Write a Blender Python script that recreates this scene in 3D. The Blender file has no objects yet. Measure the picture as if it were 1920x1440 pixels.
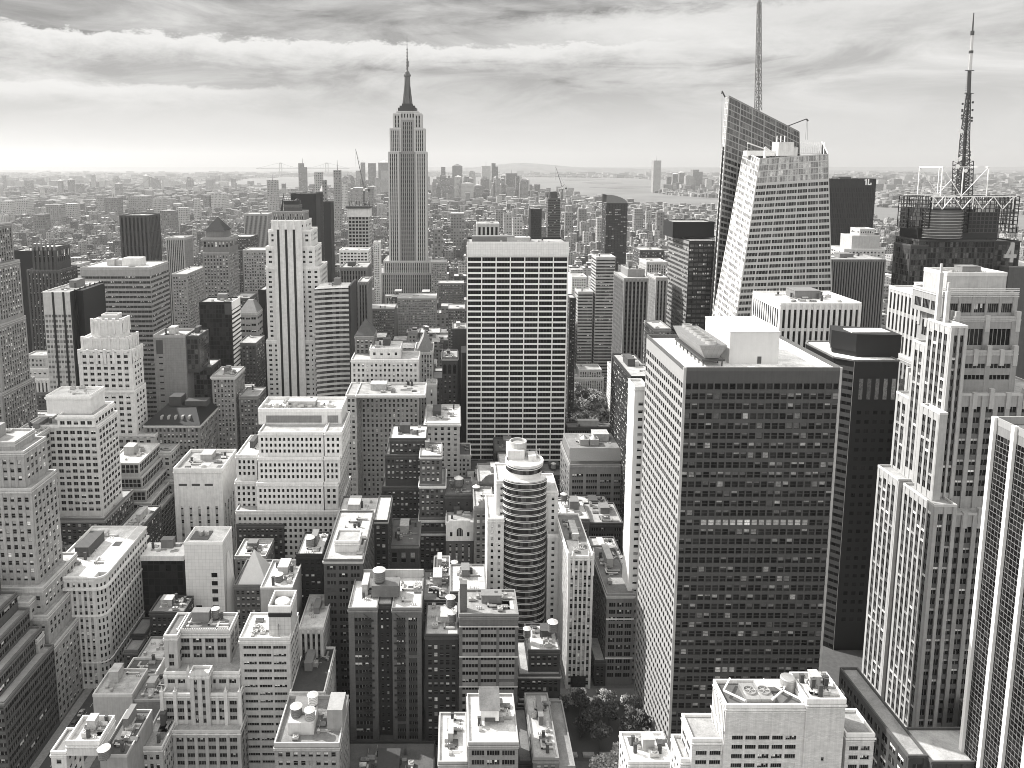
import bpy, math, random
from mathutils import Vector
random.seed(7)
R = math.radians
S = bpy.context.scene
# ------------------------------------------------------------ camera
FPX, PX0, PY0, TH, HC = 1400.0, 850.0, 496.0, R(7.65), 260.0
cd = bpy.data.cameras.new("camera"); cam = bpy.data.objects.new("camera", cd); S.collection.objects.link(cam)
cam.location = (0, 0, HC); cam.rotation_euler = (R(90) - TH, 0, 0)
cd.sensor_width = 36; cd.lens = FPX / 1920 * 36
cd.shift_x = (960 - PX0) / 1920; cd.shift_y = -(720 - PY0) / 1920
cd.clip_start = 1; cd.clip_end = 90000
S.camera = cam
# ------------------------------------------------------------ sun and sky
SUN = Vector((-0.80, 0.42, 0.80)).normalized()
el = math.asin(SUN.z); az = math.atan2(SUN.x, SUN.y)
ld = bpy.data.lights.new("sun", 'SUN'); ld.energy = 4.6; ld.angle = R(0.5); ld.color = (1, .985, .965)
sun = bpy.data.objects.new("sun", ld); S.collection.objects.link(sun)
sun.rotation_euler = SUN.to_track_quat('Z', 'Y').to_euler(); sun.location = (-300, 100, 700)
W = bpy.data.worlds.new("World"); S.world = W; W.use_nodes = True
SKY_STRENGTH = 0.10
EXPOSURE = 0.8
HAZE_D = 4.5e-5
S.view_settings.view_transform = 'Standard'; S.view_settings.look = 'None'
S.view_settings.gamma = 1; S.view_settings.exposure = EXPOSURE
S.cycles.max_bounces = 5; S.cycles.diffuse_bounces = 2; S.cycles.glossy_bounces = 2
S.cycles.volume_bounces = 0; S.cycles.transparent_max_bounces = 4
S.cycles.use_adaptive_sampling = True
S.cycles.filter_width = 0.95

class NT:
    def __init__(s, t): s.t = t; s.n = t.nodes; s.l = t.links
    def new(s, k, **kw):
        n = s.n.new(k)
        for a, b in kw.items(): setattr(n, a, b)
        return n
    def link(s, a, b): s.l.new(a, b)
    def put(s, sock, v):
        if hasattr(v, 'is_output') or isinstance(v, bpy.types.NodeSocket): s.l.new(v, sock)
        else: sock.default_value = v
    def m(s, op, a, b=None, c=None, clamp=False):
        n = s.n.new('ShaderNodeMath'); n.operation = op; n.use_clamp = clamp
        s.put(n.inputs[0], a)
        if b is not None: s.put(n.inputs[1], b)
        if c is not None: s.put(n.inputs[2], c)
        return n.outputs[0]
    def mapr(s, v, a, b, c, d, smooth=False):
        n = s.n.new('ShaderNodeMapRange'); n.interpolation_type = 'SMOOTHSTEP' if smooth else 'LINEAR'
        s.put(n.inputs[0], v)
        for i, q in enumerate((a, b, c, d)): s.put(n.inputs[i + 1], q)
        return n.outputs[0]
    def comb(s, x, y, z):
        n = s.n.new('ShaderNodeCombineXYZ')
        for i, q in enumerate((x, y, z)): s.put(n.inputs[i], q)
        return n.outputs[0]
    def noise(s, vec, scale, detail=4, rough=.55, dist=0):
        n = s.n.new('ShaderNodeTexNoise'); s.put(n.inputs['Vector'], vec)
        n.inputs['Scale'].default_value = scale; n.inputs['Detail'].default_value = detail
        n.inputs['Roughness'].default_value = rough; n.inputs['Distortion'].default_value = dist
        return n.outputs[0]
    def mix(s, f, a, b):
        n = s.n.new('ShaderNodeMix'); n.data_type = 'FLOAT'
        s.put(n.inputs[0], f); s.put(n.inputs[2], a); s.put(n.inputs[3], b)
        return n.outputs[0]
    def tint(s, v):
        return s.comb(v, s.m('MULTIPLY', v, .991), s.m('MULTIPLY', v, .972))

def build_world():
    g = NT(W.node_tree)
    for n in list(g.n): g.n.remove(n)
    out = g.new('ShaderNodeOutputWorld'); bg = g.new('ShaderNodeBackground')
    sky = g.new('ShaderNodeTexSky', sky_type='NISHITA', sun_disc=False)
    sky.sun_elevation = el; sky.sun_rotation = az; sky.altitude = 200; sky.dust_density = 3.0
    bw = g.new('ShaderNodeRGBToBW'); g.link(sky.outputs[0], bw.inputs[0])
    tc = g.new('ShaderNodeTexCoord'); sp = g.new('ShaderNodeSeparateXYZ'); g.link(tc.outputs['Generated'], sp.inputs[0])
    x, y, z = sp.outputs
    A = g.m('ARCTAN2', x, y); E = g.m('ARCSINE', z)
    # streaky cirrus seen at low angle
    v1 = g.comb(g.m('MULTIPLY', A, 3.8), g.m('MULTIPLY', g.m('ADD', E, g.m('MULTIPLY', A, .02)), 15), 0)
    n1 = g.noise(v1, 1.3, 7, .62, .5)
    v2 = g.comb(g.m('MULTIPLY', A, 9), g.m('MULTIPLY', E, 26), 3.1)
    n2 = g.noise(v2, 1.2, 8, .68, .8)
    v3 = g.comb(g.m('MULTIPLY', A, 16), g.m('MULTIPLY', E, 38), 8.2)
    n3 = g.noise(v3, 1.6, 9, .7, .3)
    # base : bright towards the horizon, mid grey higher
    base = g.mapr(E, 0.0, .13, 4.1, 3.2, True)
    left = g.mapr(A, -.25, .45, 1, 0, True)          # darker grey to the upper left
    base = g.m('MULTIPLY', base, g.mix(g.m('MULTIPLY', left, g.mapr(E, .11, .19, 0, 1, True)), 1, .80))
    right = g.mapr(A, .02, .55, 0, 1, True)
    base = g.mix(g.m('MULTIPLY', right, .75), base, 4.2)
    str_ = g.mapr(n1, .40, .68, -1, 1)
    base = g.m('ADD', base, g.m('MULTIPLY', str_, g.mapr(E, .03, .12, .1, 1.15, True)))
    # dark streaks right
    dk = g.mapr(g.noise(g.comb(g.m('MULTIPLY', A, 3.2), g.m('MULTIPLY', E, 24), 21), 1.4, 6, .6, .6), .55, .72, 0, 1, True)
    base = g.m('SUBTRACT', base, g.m('MULTIPLY', dk, g.mapr(E, .07, .12, 0, 1.3, True)))
    # the bright cloud bank: crisp puffy top, soft underside
    def bank(c0, slope, up, dn, amp, ra0, ra1, rb0, rb1):
        c = g.m('ADD', g.m('MULTIPLY', A, slope), c0)
        e = g.m('SUBTRACT', g.m('ADD', E, g.m('MULTIPLY', g.m('SUBTRACT', n3, .5), amp)), c)
        e = g.m('ADD', e, g.m('MULTIPLY', g.m('SUBTRACT', n2, .5), amp * .9))
        top = g.mapr(e, 0, up, 1, 0, True); bot = g.mapr(e, -dn, 0, 0, 1, True)
        m = g.m('MULTIPLY', top, bot)
        return g.m('MULTIPLY', g.m('MULTIPLY', m, g.mapr(A, ra0, ra1, 0, 1, True)), g.mapr(A, rb0, rb1, 1, 0, True))
    m1 = bank(.150, -.004, .006, .036, .035, -.62, -.5, .22, .42)
    m2 = bank(.093, 0, .006, .03, .022, -1, -.9, -.34, -.1)
    m3 = bank(.168, .03, .02, .06, .04, .0, .16, .5, .8)
    mm = g.m('MAXIMUM', g.m('MAXIMUM', m1, g.m('MULTIPLY', m2, .8)), g.m('MULTIPLY', m3, .75))
    low = g.mix(mm, base, 4.9)
    # above and behind the picture: added unseen cloud, bright to fill north walls
    hi = g.m('ADD', g.m('MULTIPLY', bw.outputs[0], .8), g.mapr(g.noise(g.comb(x, y, z), 2.2, 6), .4, .6, 3.8, 9.0, True))
    f = g.mapr(E, .24, .55, 0, 1, True)
    back = g.mapr(y, -.1, .5, 1, 0, True)
    val = g.mix(g.m('MAXIMUM', f, back), low, hi)
    g.link(g.tint(val), bg.inputs[0]); bg.inputs[1].default_value = SKY_STRENGTH
    g.link(bg.outputs[0], out.inputs[0])
build_world()

# ------------------------------------------------------------ picture -> place
def ray(px, py):
    a = (px - PX0) / FPX; b = (PY0 - py) / FPX
    dy = math.cos(TH) + b * math.sin(TH)
    return a / dy, (-math.sin(TH) + b * math.cos(TH)) / dy
def PX(px, py, Y): return ray(px, py)[0] * Y
def PZ(py, Y): return HC + ray(PX0, py)[1] * Y
def GY(py): return -HC / ray(PX0, py)[1]          # distance at which the ground appears at row py

# ------------------------------------------------------------ materials
MATS = {}
def principled(name):
    m = bpy.data.materials.new(name); m.use_nodes = True
    g = NT(m.node_tree); p = g.n['Principled BSDF']
    return m, g, p
def tone(v): return v if v > .66 else v * (v / .66) ** .85
def wall(v, rough=.85, var=.14, kind='plain', name=None):
    v = tone(v)
    key = ('wall', round(v, 3), rough, var, kind)
    if key in MATS: return MATS[key]
    m, g, p = principled(name or 'wall_%s_%d' % (kind, v * 1000))
    tc = g.new('ShaderNodeTexCoord'); sp = g.new('ShaderNodeSeparateXYZ'); g.link(tc.outputs['Object'], sp.inputs[0])
    x, y, z = sp.outputs
    oi = g.new('ShaderNodeObjectInfo')
    n1 = g.noise(tc.outputs['Object'], .35, 6, .65)
    n2 = g.noise(g.comb(g.m('MULTIPLY', x, 1.3), g.m('MULTIPLY', y, 1.3), g.m('MULTIPLY', z, .05)), 1.0, 4, .6)   # rain streaks
    n3 = g.noise(tc.outputs['Object'], 4.0, 3, .7)
    f = g.m('ADD', g.m('MULTIPLY', n1, .45), g.m('ADD', g.m('MULTIPLY', n2, .4), g.m('MULTIPLY', n3, .15)))
    f = g.mapr(f, .3, .7, 1 - var * 2.2, 1 + var * 1.1)
    if kind in ('brick', 'panel'):
        u = g.m('ADD', x, y)
        bs = g.new('ShaderNodeTexBrick'); g.link(g.comb(u, z, 0), bs.inputs['Vector'])
        bs.inputs['Scale'].default_value = 1.0
        bs.inputs['Brick Width'].default_value = 1.1 if kind == 'brick' else 1.9
        bs.inputs['Row Height'].default_value = .35 if kind == 'brick' else 1.9
        bs.inputs['Mortar Size'].default_value = .02 if kind == 'brick' else .04
        if kind == 'panel': bs.offset = 0
        bs.inputs['Color1'].default_value = (1, 1, 1, 1); bs.inputs['Color2'].default_value = (.82, .82, .82, 1) if kind == 'brick' else (.93, .93, .93, 1)
        bs.inputs['Mortar'].default_value = (.7, .7, .7, 1) if kind == 'brick' else (.55, .55, .55, 1)
        f = g.m('MULTIPLY', f, bs.outputs[0])
    g.link(g.tint(g.m('MULTIPLY', f, v)), p.inputs['Base Color'])
    p.inputs['Roughness'].default_value = rough
    MATS[key] = m
    return m
def roofm(v, name='roofing'):
    key = ('roof', v)
    if key in MATS: return MATS[key]
    m, g, p = principled('%s_%d' % (name, v * 100))
    tc = g.new('ShaderNodeTexCoord')
    n1 = g.noise(tc.outputs['Object'], .16, 6, .7, .4); n2 = g.noise(tc.outputs['Object'], 1.7, 4, .7)
    f = g.m('ADD', g.m('MULTIPLY', n1, .65), g.m('MULTIPLY', n2, .35))
    g.link(g.tint(g.m('MULTIPLY', g.mapr(f, .36, .64, .55, 1.2), v)), p.inputs['Base Color'])
    p.inputs['Roughness'].default_value = .9
    MATS[key] = m
    return m
def plain(name, v, rough=.7, metal=0, var=.12, scale=2.0):
    key = (name,)
    if key in MATS: return MATS[key]
    m, g, p = principled(name)
    tc = g.new('ShaderNodeTexCoord')
    g.link(g.tint(g.m('MULTIPLY', g.mapr(g.noise(tc.outputs['Object'], scale, 4, .6), .3, .7, 1 - var, 1 + var), v)), p.inputs['Base Color'])
    p.inputs['Roughness'].default_value = rough; p.inputs['Metallic'].default_value = metal
    MATS[key] = m
    return m
def glassm(name, v, rough, spread, spec=.5):
    m, g, p = principled(name)
    geo = g.new('ShaderNodeNewGeometry'); oi = g.new('ShaderNodeObjectInfo')
    r = g.m('FRACT', g.m('ADD', geo.outputs['Random Per Island'], g.m('MULTIPLY', oi.outputs['Random'], 7.3)))
    tc = g.new('ShaderNodeTexCoord')
    n = g.noise(geo.outputs['Position'], .5, 5, .7, 1.2)      # noise in the base colour stands in for uneven reflections
    f = g.m('MULTIPLY', g.m('ADD', g.m('MULTIPLY', g.m('POWER', r, 2.2), spread), .5), g.mapr(n, .3, .75, .5, 1.8))
    g.link(g.tint(g.m('MULTIPLY', f, v)), p.inputs['Base Color'])
    p.inputs['Roughness'].default_value = rough; p.inputs['Specular IOR Level'].default_value = spec
    MATS[name] = m
    return m
GL_DARK = glassm('window_glass_dark', .009, .15, 2.2, .10)
GL_MID = glassm('window_glass', .022, .10, 3.5, .25)
GL_BRIGHT = glassm('window_glass_pale', .16, .2, 1.8)
BLIND = glassm('window_blind', .60, .7, .9); BLIND_D = glassm('window_blind_dark', .13, .6, 2.2)  # BLIND_D: darker blind, paired with dark window frames
FRAME = plain('window_frame', .20, .6)
FRAME_D = plain('window_frame_dark', .06, .5)
CEM = plain('cement', .38, .85, 0, .25, .6)
METAL = plain('galvanised_metal', .42, .45, .6)
STEEL = plain('dark_steel', .05, .5, .3)
WHITEP = plain('white_painted_steel', .75, .5)
WOOD = plain('weathered_tank_wood', .16, .85, 0, .3, 3)
WOODL = plain('pale_tank_wood', .36, .85, 0, .3, 3)
CONE = plain('tank_roof_metal', .6, .5, .2)

# ------------------------------------------------------------ mesh building
class MB:
    def __init__(s, org=(0, 0, 0)): s.v = []; s.f = []; s.mi = []; s.o = org; s.pr = []
    def quad(s, a, b, c, d, mi=0):
        k = len(s.v); s.v += [a, b, c, d]; s.f.append((k, k + 1, k + 2, k + 3)); s.mi.append(mi)
    def poly(s, pts, mi=0):
        s.pr.append((len(s.v), len(s.f))); k = len(s.v); s.v += list(pts); s.f.append(tuple(range(k, k + len(pts)))); s.mi.append(mi)
    def box(s, x0, x1, y0, y1, z0, z1, mi=0, bottom=False):
        s.pr.append((len(s.v), len(s.f))); k = len(s.v)
        s.v += [(x0, y0, z0), (x1, y0, z0), (x1, y1, z0), (x0, y1, z0), (x0, y0, z1), (x1, y0, z1), (x1, y1, z1), (x0, y1, z1)]
        F = [(0, 1, 5, 4), (1, 2, 6, 5), (2, 3, 7, 6), (3, 0, 4, 7), (4, 5, 6, 7)]
        if bottom: F.append((3, 2, 1, 0))
        for f in F: s.f.append(tuple(k + i for i in f)); s.mi.append(mi)
    def bar(s, p, q, r, mi=0, n=4, r2=None):
        s.pr.append((len(s.v), len(s.f))); p = Vector(p); q = Vector(q); d = (q - p)
        if d.length < 1e-6: return
        d.normalize(); a = d.cross(Vector((0, 0, 1)))
        if a.length < .01: a = Vector((1, 0, 0))
        a.normalize(); b = d.cross(a); k = len(s.v); r2 = r if r2 is None else r2
        for pt, rr in ((p, r), (q, r2)):
            for i in range(n):
                t = 2 * math.pi * (i + .5) / n
                s.v.append(tuple(pt + a * math.cos(t) * rr + b * math.sin(t) * rr))
        for i in range(n):
            j = (i + 1) % n; s.f.append((k + i, k + j, k + n + j, k + n + i)); s.mi.append(mi)
        s.f.append(tuple(k + i for i in range(n))[::-1]); s.mi.append(mi)
        s.f.append(tuple(k + n + i for i in range(n))); s.mi.append(mi)
    def lathe(s, cx, cy, prof, n=20, mi=0, a0=0, a1=2 * math.pi, sx=1, sy=1):
        s.pr.append((len(s.v), len(s.f))); k = len(s.v); full = abs(a1 - a0 - 2 * math.pi) < 1e-6; m = n if full else n + 1
        for r, z in prof:
            for i in range(m):
                t = a0 + (a1 - a0) * i / n
                s.v.append((cx + math.cos(t) * r * sx, cy + math.sin(t) * r * sy, z))
        for j in range(len(prof) - 1):
            for i in range(n):
                i2 = (i + 1) % m
                s.f.append((k + j * m + i, k + j * m + i2, k + (j + 1) * m + i2, k + (j + 1) * m + i)); s.mi.append(mi)
    def prism(s, pts, z0, z1, mi=0, top_mi=None):
        n = len(pts)
        for i in range(n):
            a = pts[i]; b = pts[(i + 1) % n]
            s.quad((a[0], a[1], z0), (b[0], b[1], z0), (b[0], b[1], z1), (a[0], a[1], z1), mi)
        s.poly([(p[0], p[1], z1) for p in pts], mi if top_mi is None else top_mi)
    def build(s, name, mats, parent=None, loc=None, smooth=False):
        if not s.f: return None
        me = bpy.data.meshes.new(name)
        ox, oy, oz = s.o
        if ox or oy or oz: vs = [(a - ox, b - oy, c - oz) for a, b, c in s.v]
        else: vs = s.v
        me.from_pydata(vs, [], s.f)
        if not isinstance(mats, (list, tuple)): mats = [mats]
        for m in mats: me.materials.append(m)
        if len(mats) > 1: me.polygons.foreach_set('material_index', s.mi)
        if smooth: me.polygons.foreach_set('use_smooth', [True] * len(s.f))
        o = bpy.data.objects.new(name, me); S.collection.objects.link(o)
        if parent: o.parent = parent
        elif ox or oy or oz: o.location = s.o
        if loc: o.location = loc
        return o
def empty(name, loc, label, cat, group=None):
    o = bpy.data.objects.new(name, None); S.collection.objects.link(o); o.location = loc
    o.empty_display_size = 2
    o['label'] = label; o['category'] = cat
    if group: o['group'] = group
    return o
def tag(o, label, cat, group=None):
    o['label'] = label; o['category'] = cat
    if group: o['group'] = group
    return o
def struct(o, kind='structure'): o['kind'] = kind; return o

# unit windows (facing north, unit size), shared by every window object
WV = []   # variants: list of (rects, material index) ; rect = u0,u1,v0,v1,n
def wvar(*r): WV.append(r)
wvar((0, 1, 0, 1, 0, 0), (0, 1, .47, .53, .05, 2))
wvar((0, 1, 0, 1, 0, 0), (.04, .96, .66, 1, .02, 1), (0, 1, .47, .53, .05, 2))
wvar((0, 1, 0, 1, 0, 0), (.04, .96, .40, 1, .02, 1), (0, 1, .47, .53, .05, 2))
wvar((0, 1, 0, 1, 0, 0), (.05, .95, .06, .97, .02, 1), (0, 1, .47, .53, .05, 2))
wvar((0, 1, 0, 1, 0, 0),)                                              # 4 plain pane
wvar((0, 1, 0, 1, 0, 0), (.47, .53, 0, 1, .05, 2))                     # 5 casement pair
wvar((0, 1, 0, 1, 0, 0), (.02, .98, .6, 1, .02, 1), (.47, .53, 0, 1, .05, 2))
wvar((0, 1, 0, 1, 0, 0), (.31, .35, 0, 1, .05, 2), (.65, .69, 0, 1, .05, 2))   # 7 triple
wvar((0, 1, 0, 1, 0, 0), (.35, .65, .5, 1, .02, 1), (.31, .35, 0, 1, .05, 2), (.65, .69, 0, 1, .05, 2))
wvar((0, 1, 0, 1, 0, 0), (.19, .22, 0, 1, .05, 2), (.39, .42, 0, 1, .05, 2), (.59, .62, 0, 1, .05, 2), (.79, .82, 0, 1, .05, 2))  # 9 strip
wvar((0, 1, 0, 1, 0, 0), (.0, .4, .35, 1, .02, 1), (.6, .8, .5, 1, .02, 1), (.19, .22, 0, 1, .05, 2), (.39, .42, 0, 1, .05, 2), (.59, .62, 0, 1, .05, 2), (.79, .82, 0, 1, .05, 2))
WM = {}
def wmesh(v, gl, fr):
    k = (v, gl.name, fr.name)
    if k in WM: return WM[k]
    b = MB()
    for (u0, u1, v0, v1, n, mi) in WV[v]:
        b.quad((u0, -n, v0), (u1, -n, v0), (u1, -n, v1), (u0, -n, v1), mi)
    me = bpy.data.meshes.new('window'); me.from_pydata(b.v, [], b.f)
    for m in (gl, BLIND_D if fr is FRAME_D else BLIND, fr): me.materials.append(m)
    me.polygons.foreach_set('material_index', b.mi)
    WM[k] = me
    return me
SETS = {'sash': [(0, 6), (1, 4), (2, 3), (3, 1.6)], 'plain': [(4, 1)], 'pair': [(5, 6), (6, 2)], 'triple': [(7, 5), (8, 2)],
        'strip': [(9, 8), (10, 1.5)], 'dark': [(0, 12), (1, 2), (2, 1)], 'bright': [(0, 3), (1, 3), (2, 3), (3, 3)]}

ST = {}
def style(n, **k):
    d = dict(bay=3.2, fl=3.6, ww=.58, wh=.58, rec=.4, pp=0.0, sp=-.012, wall=.35, kind='plain', spm=None, gl=GL_DARK, fr=FRAME, set='sash', top=1.6, bot=0, mar=.8, grp=1, gap=.12, sides='NEW', roof=.35, par=1.0, var=.14, rough=.85)
    d.update(k); ST[n] = d
style('cream', wall=.70, ww=.55, wh=.56, bay=3.0)
style('creambig', wall=.68, bay=4.0, ww=.68, wh=.56, set='pair', fl=3.8)
style('beige', wall=.45, kind='brick', bay=2.9, ww=.56, wh=.55)
style('brick', wall=.22, kind='brick', bay=2.8, ww=.58, wh=.58)
style('darkbrick', wall=.14, kind='brick', bay=2.9, ww=.55, wh=.55)
style('greybrick', wall=.3, kind='brick', bay=2.8, ww=.56, wh=.56)
style('loft', wall=.33, bay=6.4, fl=3.9, ww=.82, wh=.55, set='strip', kind='brick')
style('loftdark', wall=.15, bay=5.4, fl=3.9, ww=.8, wh=.55, set='triple', kind='brick')
style('whitegrid', wall=.78, bay=2.75, fl=3.7, ww=.52, wh=.58, set='plain', rec=.6)
style('limestone', wall=.6, bay=2.6, ww=.54, wh=.6, pp=.25, spm=.40)
style('gothic', wall=.34, bay=2.5, ww=.42, wh=.6, pp=.45, spm=.2)
style('bands', wall=.5, bay=5.5, fl=3.8, ww=.985, wh=.5, set='strip', pp=-.02, sp=.12, mar=.3)
style('bandsdark', wall=.12, bay=5.5, fl=3.8, ww=.985, wh=.55, set='strip', pp=-.02, sp=.1, mar=.3)
style('ribsdark', wall=.12, bay=1.9, fl=4, ww=.55, wh=.85, set='plain', pp=.5, spm=.05)
style('ribs', wall=.45, bay=2.2, fl=3.9, ww=.5, wh=.6, set='plain', pp=.45, spm=.16)
style('ribswhite', wall=.72, bay=3.6, fl=16, ww=.52, wh=.82, set='plain', pp=.7, spm=.7, roof=.55)
style('glass', wall=.06, bay=1.6, fl=3.9, ww=.86, wh=.86, set='plain', gl=GL_MID, rec=.08)
style('glassgrid', wall=.45, bay=2.0, fl=2.6, ww=.84, wh=.86, set='plain', gl=GL_DARK, rec=.2)
style('blank', wall=.5, bay=9999)
style('blankdark', wall=.06, bay=9999)

PICK = 100
SPLIT = set('pylon roof_brace fin louvre_fin tank_hoop support_frame safety_post door corner_post pier mullion floor_band turret finial string_course belt_course dormer roof_house buttress black_stripe pinnacle arched_window planter gothic_crest mast_wing aerial side_band louvre tall_window crenellation'.split())
class Building:
    def __init__(s, name, label, cat='building', loc=None, group=None):
        s.name, s.label, s.cat, s.group = name, label, cat, group
        s.walls = {}; s.wins = []; s.picked = 0; s.rects = []; s.root = None; s.loc = loc
    def start(s, x, y):
        if s.root is None:
            s.loc = (x, y, 0); s.root = empty(s.name, s.loc, s.label, s.cat, s.group)
    def mb(s): return MB(s.loc)
    def part(s, mb, name, mats, smooth=False, label=None):
        if name in SPLIT and 1 < len(mb.pr) <= 100 and mb.pr[0] == (0, 0):
            ends = mb.pr[1:] + [(len(mb.v), len(mb.f))]
            for (v0, f0), (v1, f1) in zip(mb.pr, ends):
                q = MB(mb.o); q.v = mb.v[v0:v1]; q.f = [tuple(i - v0 for i in f) for f in mb.f[f0:f1]]; q.mi = mb.mi[f0:f1]
                o = q.build(name, mats, s.root)
            return o
        o = mb.build(name, mats, s.root, smooth=smooth)
        if o and label: o['label'] = label
        return o
    def facade(s, B, F, u0, u1, z0, z1, pos, st):
        """add one facade to mesh B (slot 0 wall, 1 spandrel)"""
        def P(u, v, n):
            if F == 'N': return (u, pos - n, v)
            if F == 'S': return (u, pos + n, v)
            if F == 'E': return (pos - n, u, v)
            return (pos + n, u, v)
        def bx(a, b, c, d, n0, n1, mi, ends=True):
            B.quad(P(a, c, n1), P(b, c, n1), P(b, d, n1), P(a, d, n1), mi)
            B.quad(P(a, d, n0), P(b, d, n0), P(b, d, n1), P(a, d, n1), mi)
            B.quad(P(a, c, n0), P(b, c, n0), P(b, c, n1), P(a, c, n1), mi)
            if ends:
                B.quad(P(a, c, n0), P(a, d, n0), P(a, d, n1), P(a, c, n1), mi)
                B.quad(P(b, c, n0), P(b, d, n0), P(b, d, n1), P(b, c, n1), mi)
        if F in 'EW': st = dict(st, rec=min(st['rec'], .16), pp=min(st['pp'], .08), sp=min(st['sp'], .06))
        rec = st['rec']; mar = st['mar']; Wd = u1 - u0; H = z1 - z0
        n = int(round((Wd - 2 * mar) / st['bay'])); top = st['top']; bot = st['bot']
        rows = int((H - top - bot) / st['fl'] + .001)
        if n < 1 or rows < 1 or st['bay'] > 999:
            bx(u0, u1, z0, z1, -rec, 0, 0); return
        bay = (Wd - 2 * mar) / n; ww = bay * st['ww']; wh = st['fl'] * st['wh']
        pp, sp = st['pp'], st['sp']; smi = 1 if st['spm'] is not None else 0
        # margins + piers
        edges = [u0]
        for i in range(n):
            c = u0 + mar + bay * (i + .5); edges += [c - ww / 2, c + ww / 2]
        edges.append(u1)
        for i in range(0, len(edges), 2):
            if edges[i + 1] - edges[i] > .02: bx(edges[i], edges[i + 1], z0, z1, -rec, max(pp, -.004) if 0 < i < len(edges) - 2 or pp > 0 else 0, 0)
        zt = z1 - top; zs = []
        for r in range(rows):
            hi = zt - r * st['fl'] - st['fl'] * (1 - st['wh']) * .5; lo = hi - wh; zs.append((lo, hi))
        prev = z1
        ua, ub = u0 + mar * .2, u1 - mar * .2
        for (lo, hi) in zs:
            bx(ua, ub, hi, prev, -rec, sp, smi if prev != z1 else 0, False); prev = lo
        bx(ua, ub, z0, prev, -rec, sp, 0, False)
        keys = SETS[st['set']]; tot = sum(k[1] for k in keys)
        for i in range(n):
            c = edges[1 + 2 * i]
            for (lo, hi) in zs:
                if st['kind'] == 'brick' and random.random() < .03: continue
                t = random.random() * tot; v = keys[-1][0]
                for kk, wgt in keys:
                    t -= wgt
                    if t <= 0: v = kk; break
                s.wins.append((F, c, c + ww, lo, hi, pos, rec - .05, v, st['gl'], st['fr']))
    def tier(s, x0, x1, y0, y1, z0, z1, sty='cream', parapet=True, roofcol=None, sides=None, **ov):
        st = dict(ST[sty]); st.update(ov)
        s.start((x0 + x1) / 2, (y0 + y1) / 2)
        if y0 < 1400: s.rects.append((x0, x1, y0, y1)); OCC.append((x0, x1, y0, y1))
        wm = wall(st['wall'], st['rough'], st['var'], st['kind']); spm = wall(st['spm'], .8, .12) if st['spm'] is not None else wm
        key = (wm.name, spm.name)
        if key not in s.walls: s.walls[key] = (s.mb(), [wm, spm])
        B = s.walls[key][0]; rec = st['rec']; sides = sides or st['sides']
        rs = min(rec, .16); ix0 = x0 + (rs if 'E' in sides else 0); ix1 = x1 - (rs if 'W' in sides else 0); iy0 = y0 + (rec if 'N' in sides else 0)
        B.box(ix0, ix1, iy0, y1, z0, z1 - .3, 0)
        if 'N' in sides: s.facade(B, 'N', x0, x1, z0, z1, y0, st)
        if 'E' in sides: s.facade(B, 'E', y0 + rec, y1, z0, z1, x0, st)
        if 'W' in sides: s.facade(B, 'W', y0 + rec, y1, z0, z1, x1, st)
        if parapet:
            rm = s.mb(); rm.quad((x0 + .3, y0 + .3, z1 + .02), (x1 - .3, y0 + .3, z1 + .02), (x1 - .3, y1 - .3, z1 + .02), (x0 + .3, y1 - .3, z1 + .02))
            rc = st['roof'] if roofcol is None else roofcol
            s.part(rm, 'roof', roofm(rc))
            h = st['par']; t = .45; pm = s.mb()
            zb = z1 - .003
            pm.box(x0 - .1, x1 + .1, y0 - .1, y0 + t, zb, zb + h, 0, True); pm.box(x0 - .1, x1 + .1, y1 - t, y1 + .1, zb, zb + h, 0, True)
            pm.box(x0 - .1, x0 + t, y0 + t, y1 - t, zb, zb + h, 0, True); pm.box(x1 - t, x1 + .1, y0 + t, y1 - t, zb, zb + h, 0, True)
            if y0 < 700 and sty not in ('blank', 'blankdark', 'glass', 'glassgrid'):
                cm = s.mb(); o_ = .35
                cm.box(x0 - o_, x1 + o_, y0 - o_, y0 - .101, z1 - .9, z1 - .45, 0, True); cm.box(x0 - .22, x1 + .22, y0 - .22, y0 - .101, z1 - 1.5, z1 - 1.3, 0, True); cm.box(x1 + .101, x1 + o_, y0, y1, z1 - .9, z1 - .45, 0, True); cm.box(x0 - o_, x0 - .101, y0, y1, z1 - .9, z1 - .45, 0, True)
                s.part(cm, 'coping_moulding', wall(min(.8, st['wall'] * 1.2 + .05), .85, .2))
            s.part(pm, 'parapet', wall(min(.8, st['wall'] * 1.12 + .03), .85, .1))
        else:
            rm = s.mb(); rm.quad((x0, y0, z1), (x1, y0, z1), (x1, y1, z1), (x0, y1, z1)); s.part(rm, 'roof', roofm(st['roof'] if roofcol is None else roofcol))
    def cornice(s, x0, x1, y0, y1, z, h=.8, out=.8, v=.6):
        m = s.mb(); m.box(x0 - out, x1 + out, y0 - out, y1, z - h, z, 0, True)
        m.box(x0 - out * .5, x1 + out * .5, y0 - out * .5, y1, z - h * 1.8, z - h, 0, True)
        s.part(m, 'cornice', wall(v, .85, .12))
    def boxpart(s, name, x0, x1, y0, y1, z0, z1, mat):
        m = s.mb(); m.box(x0, x1, y0, y1, z0, z1, 0, True); return s.part(m, name, mat)
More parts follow.
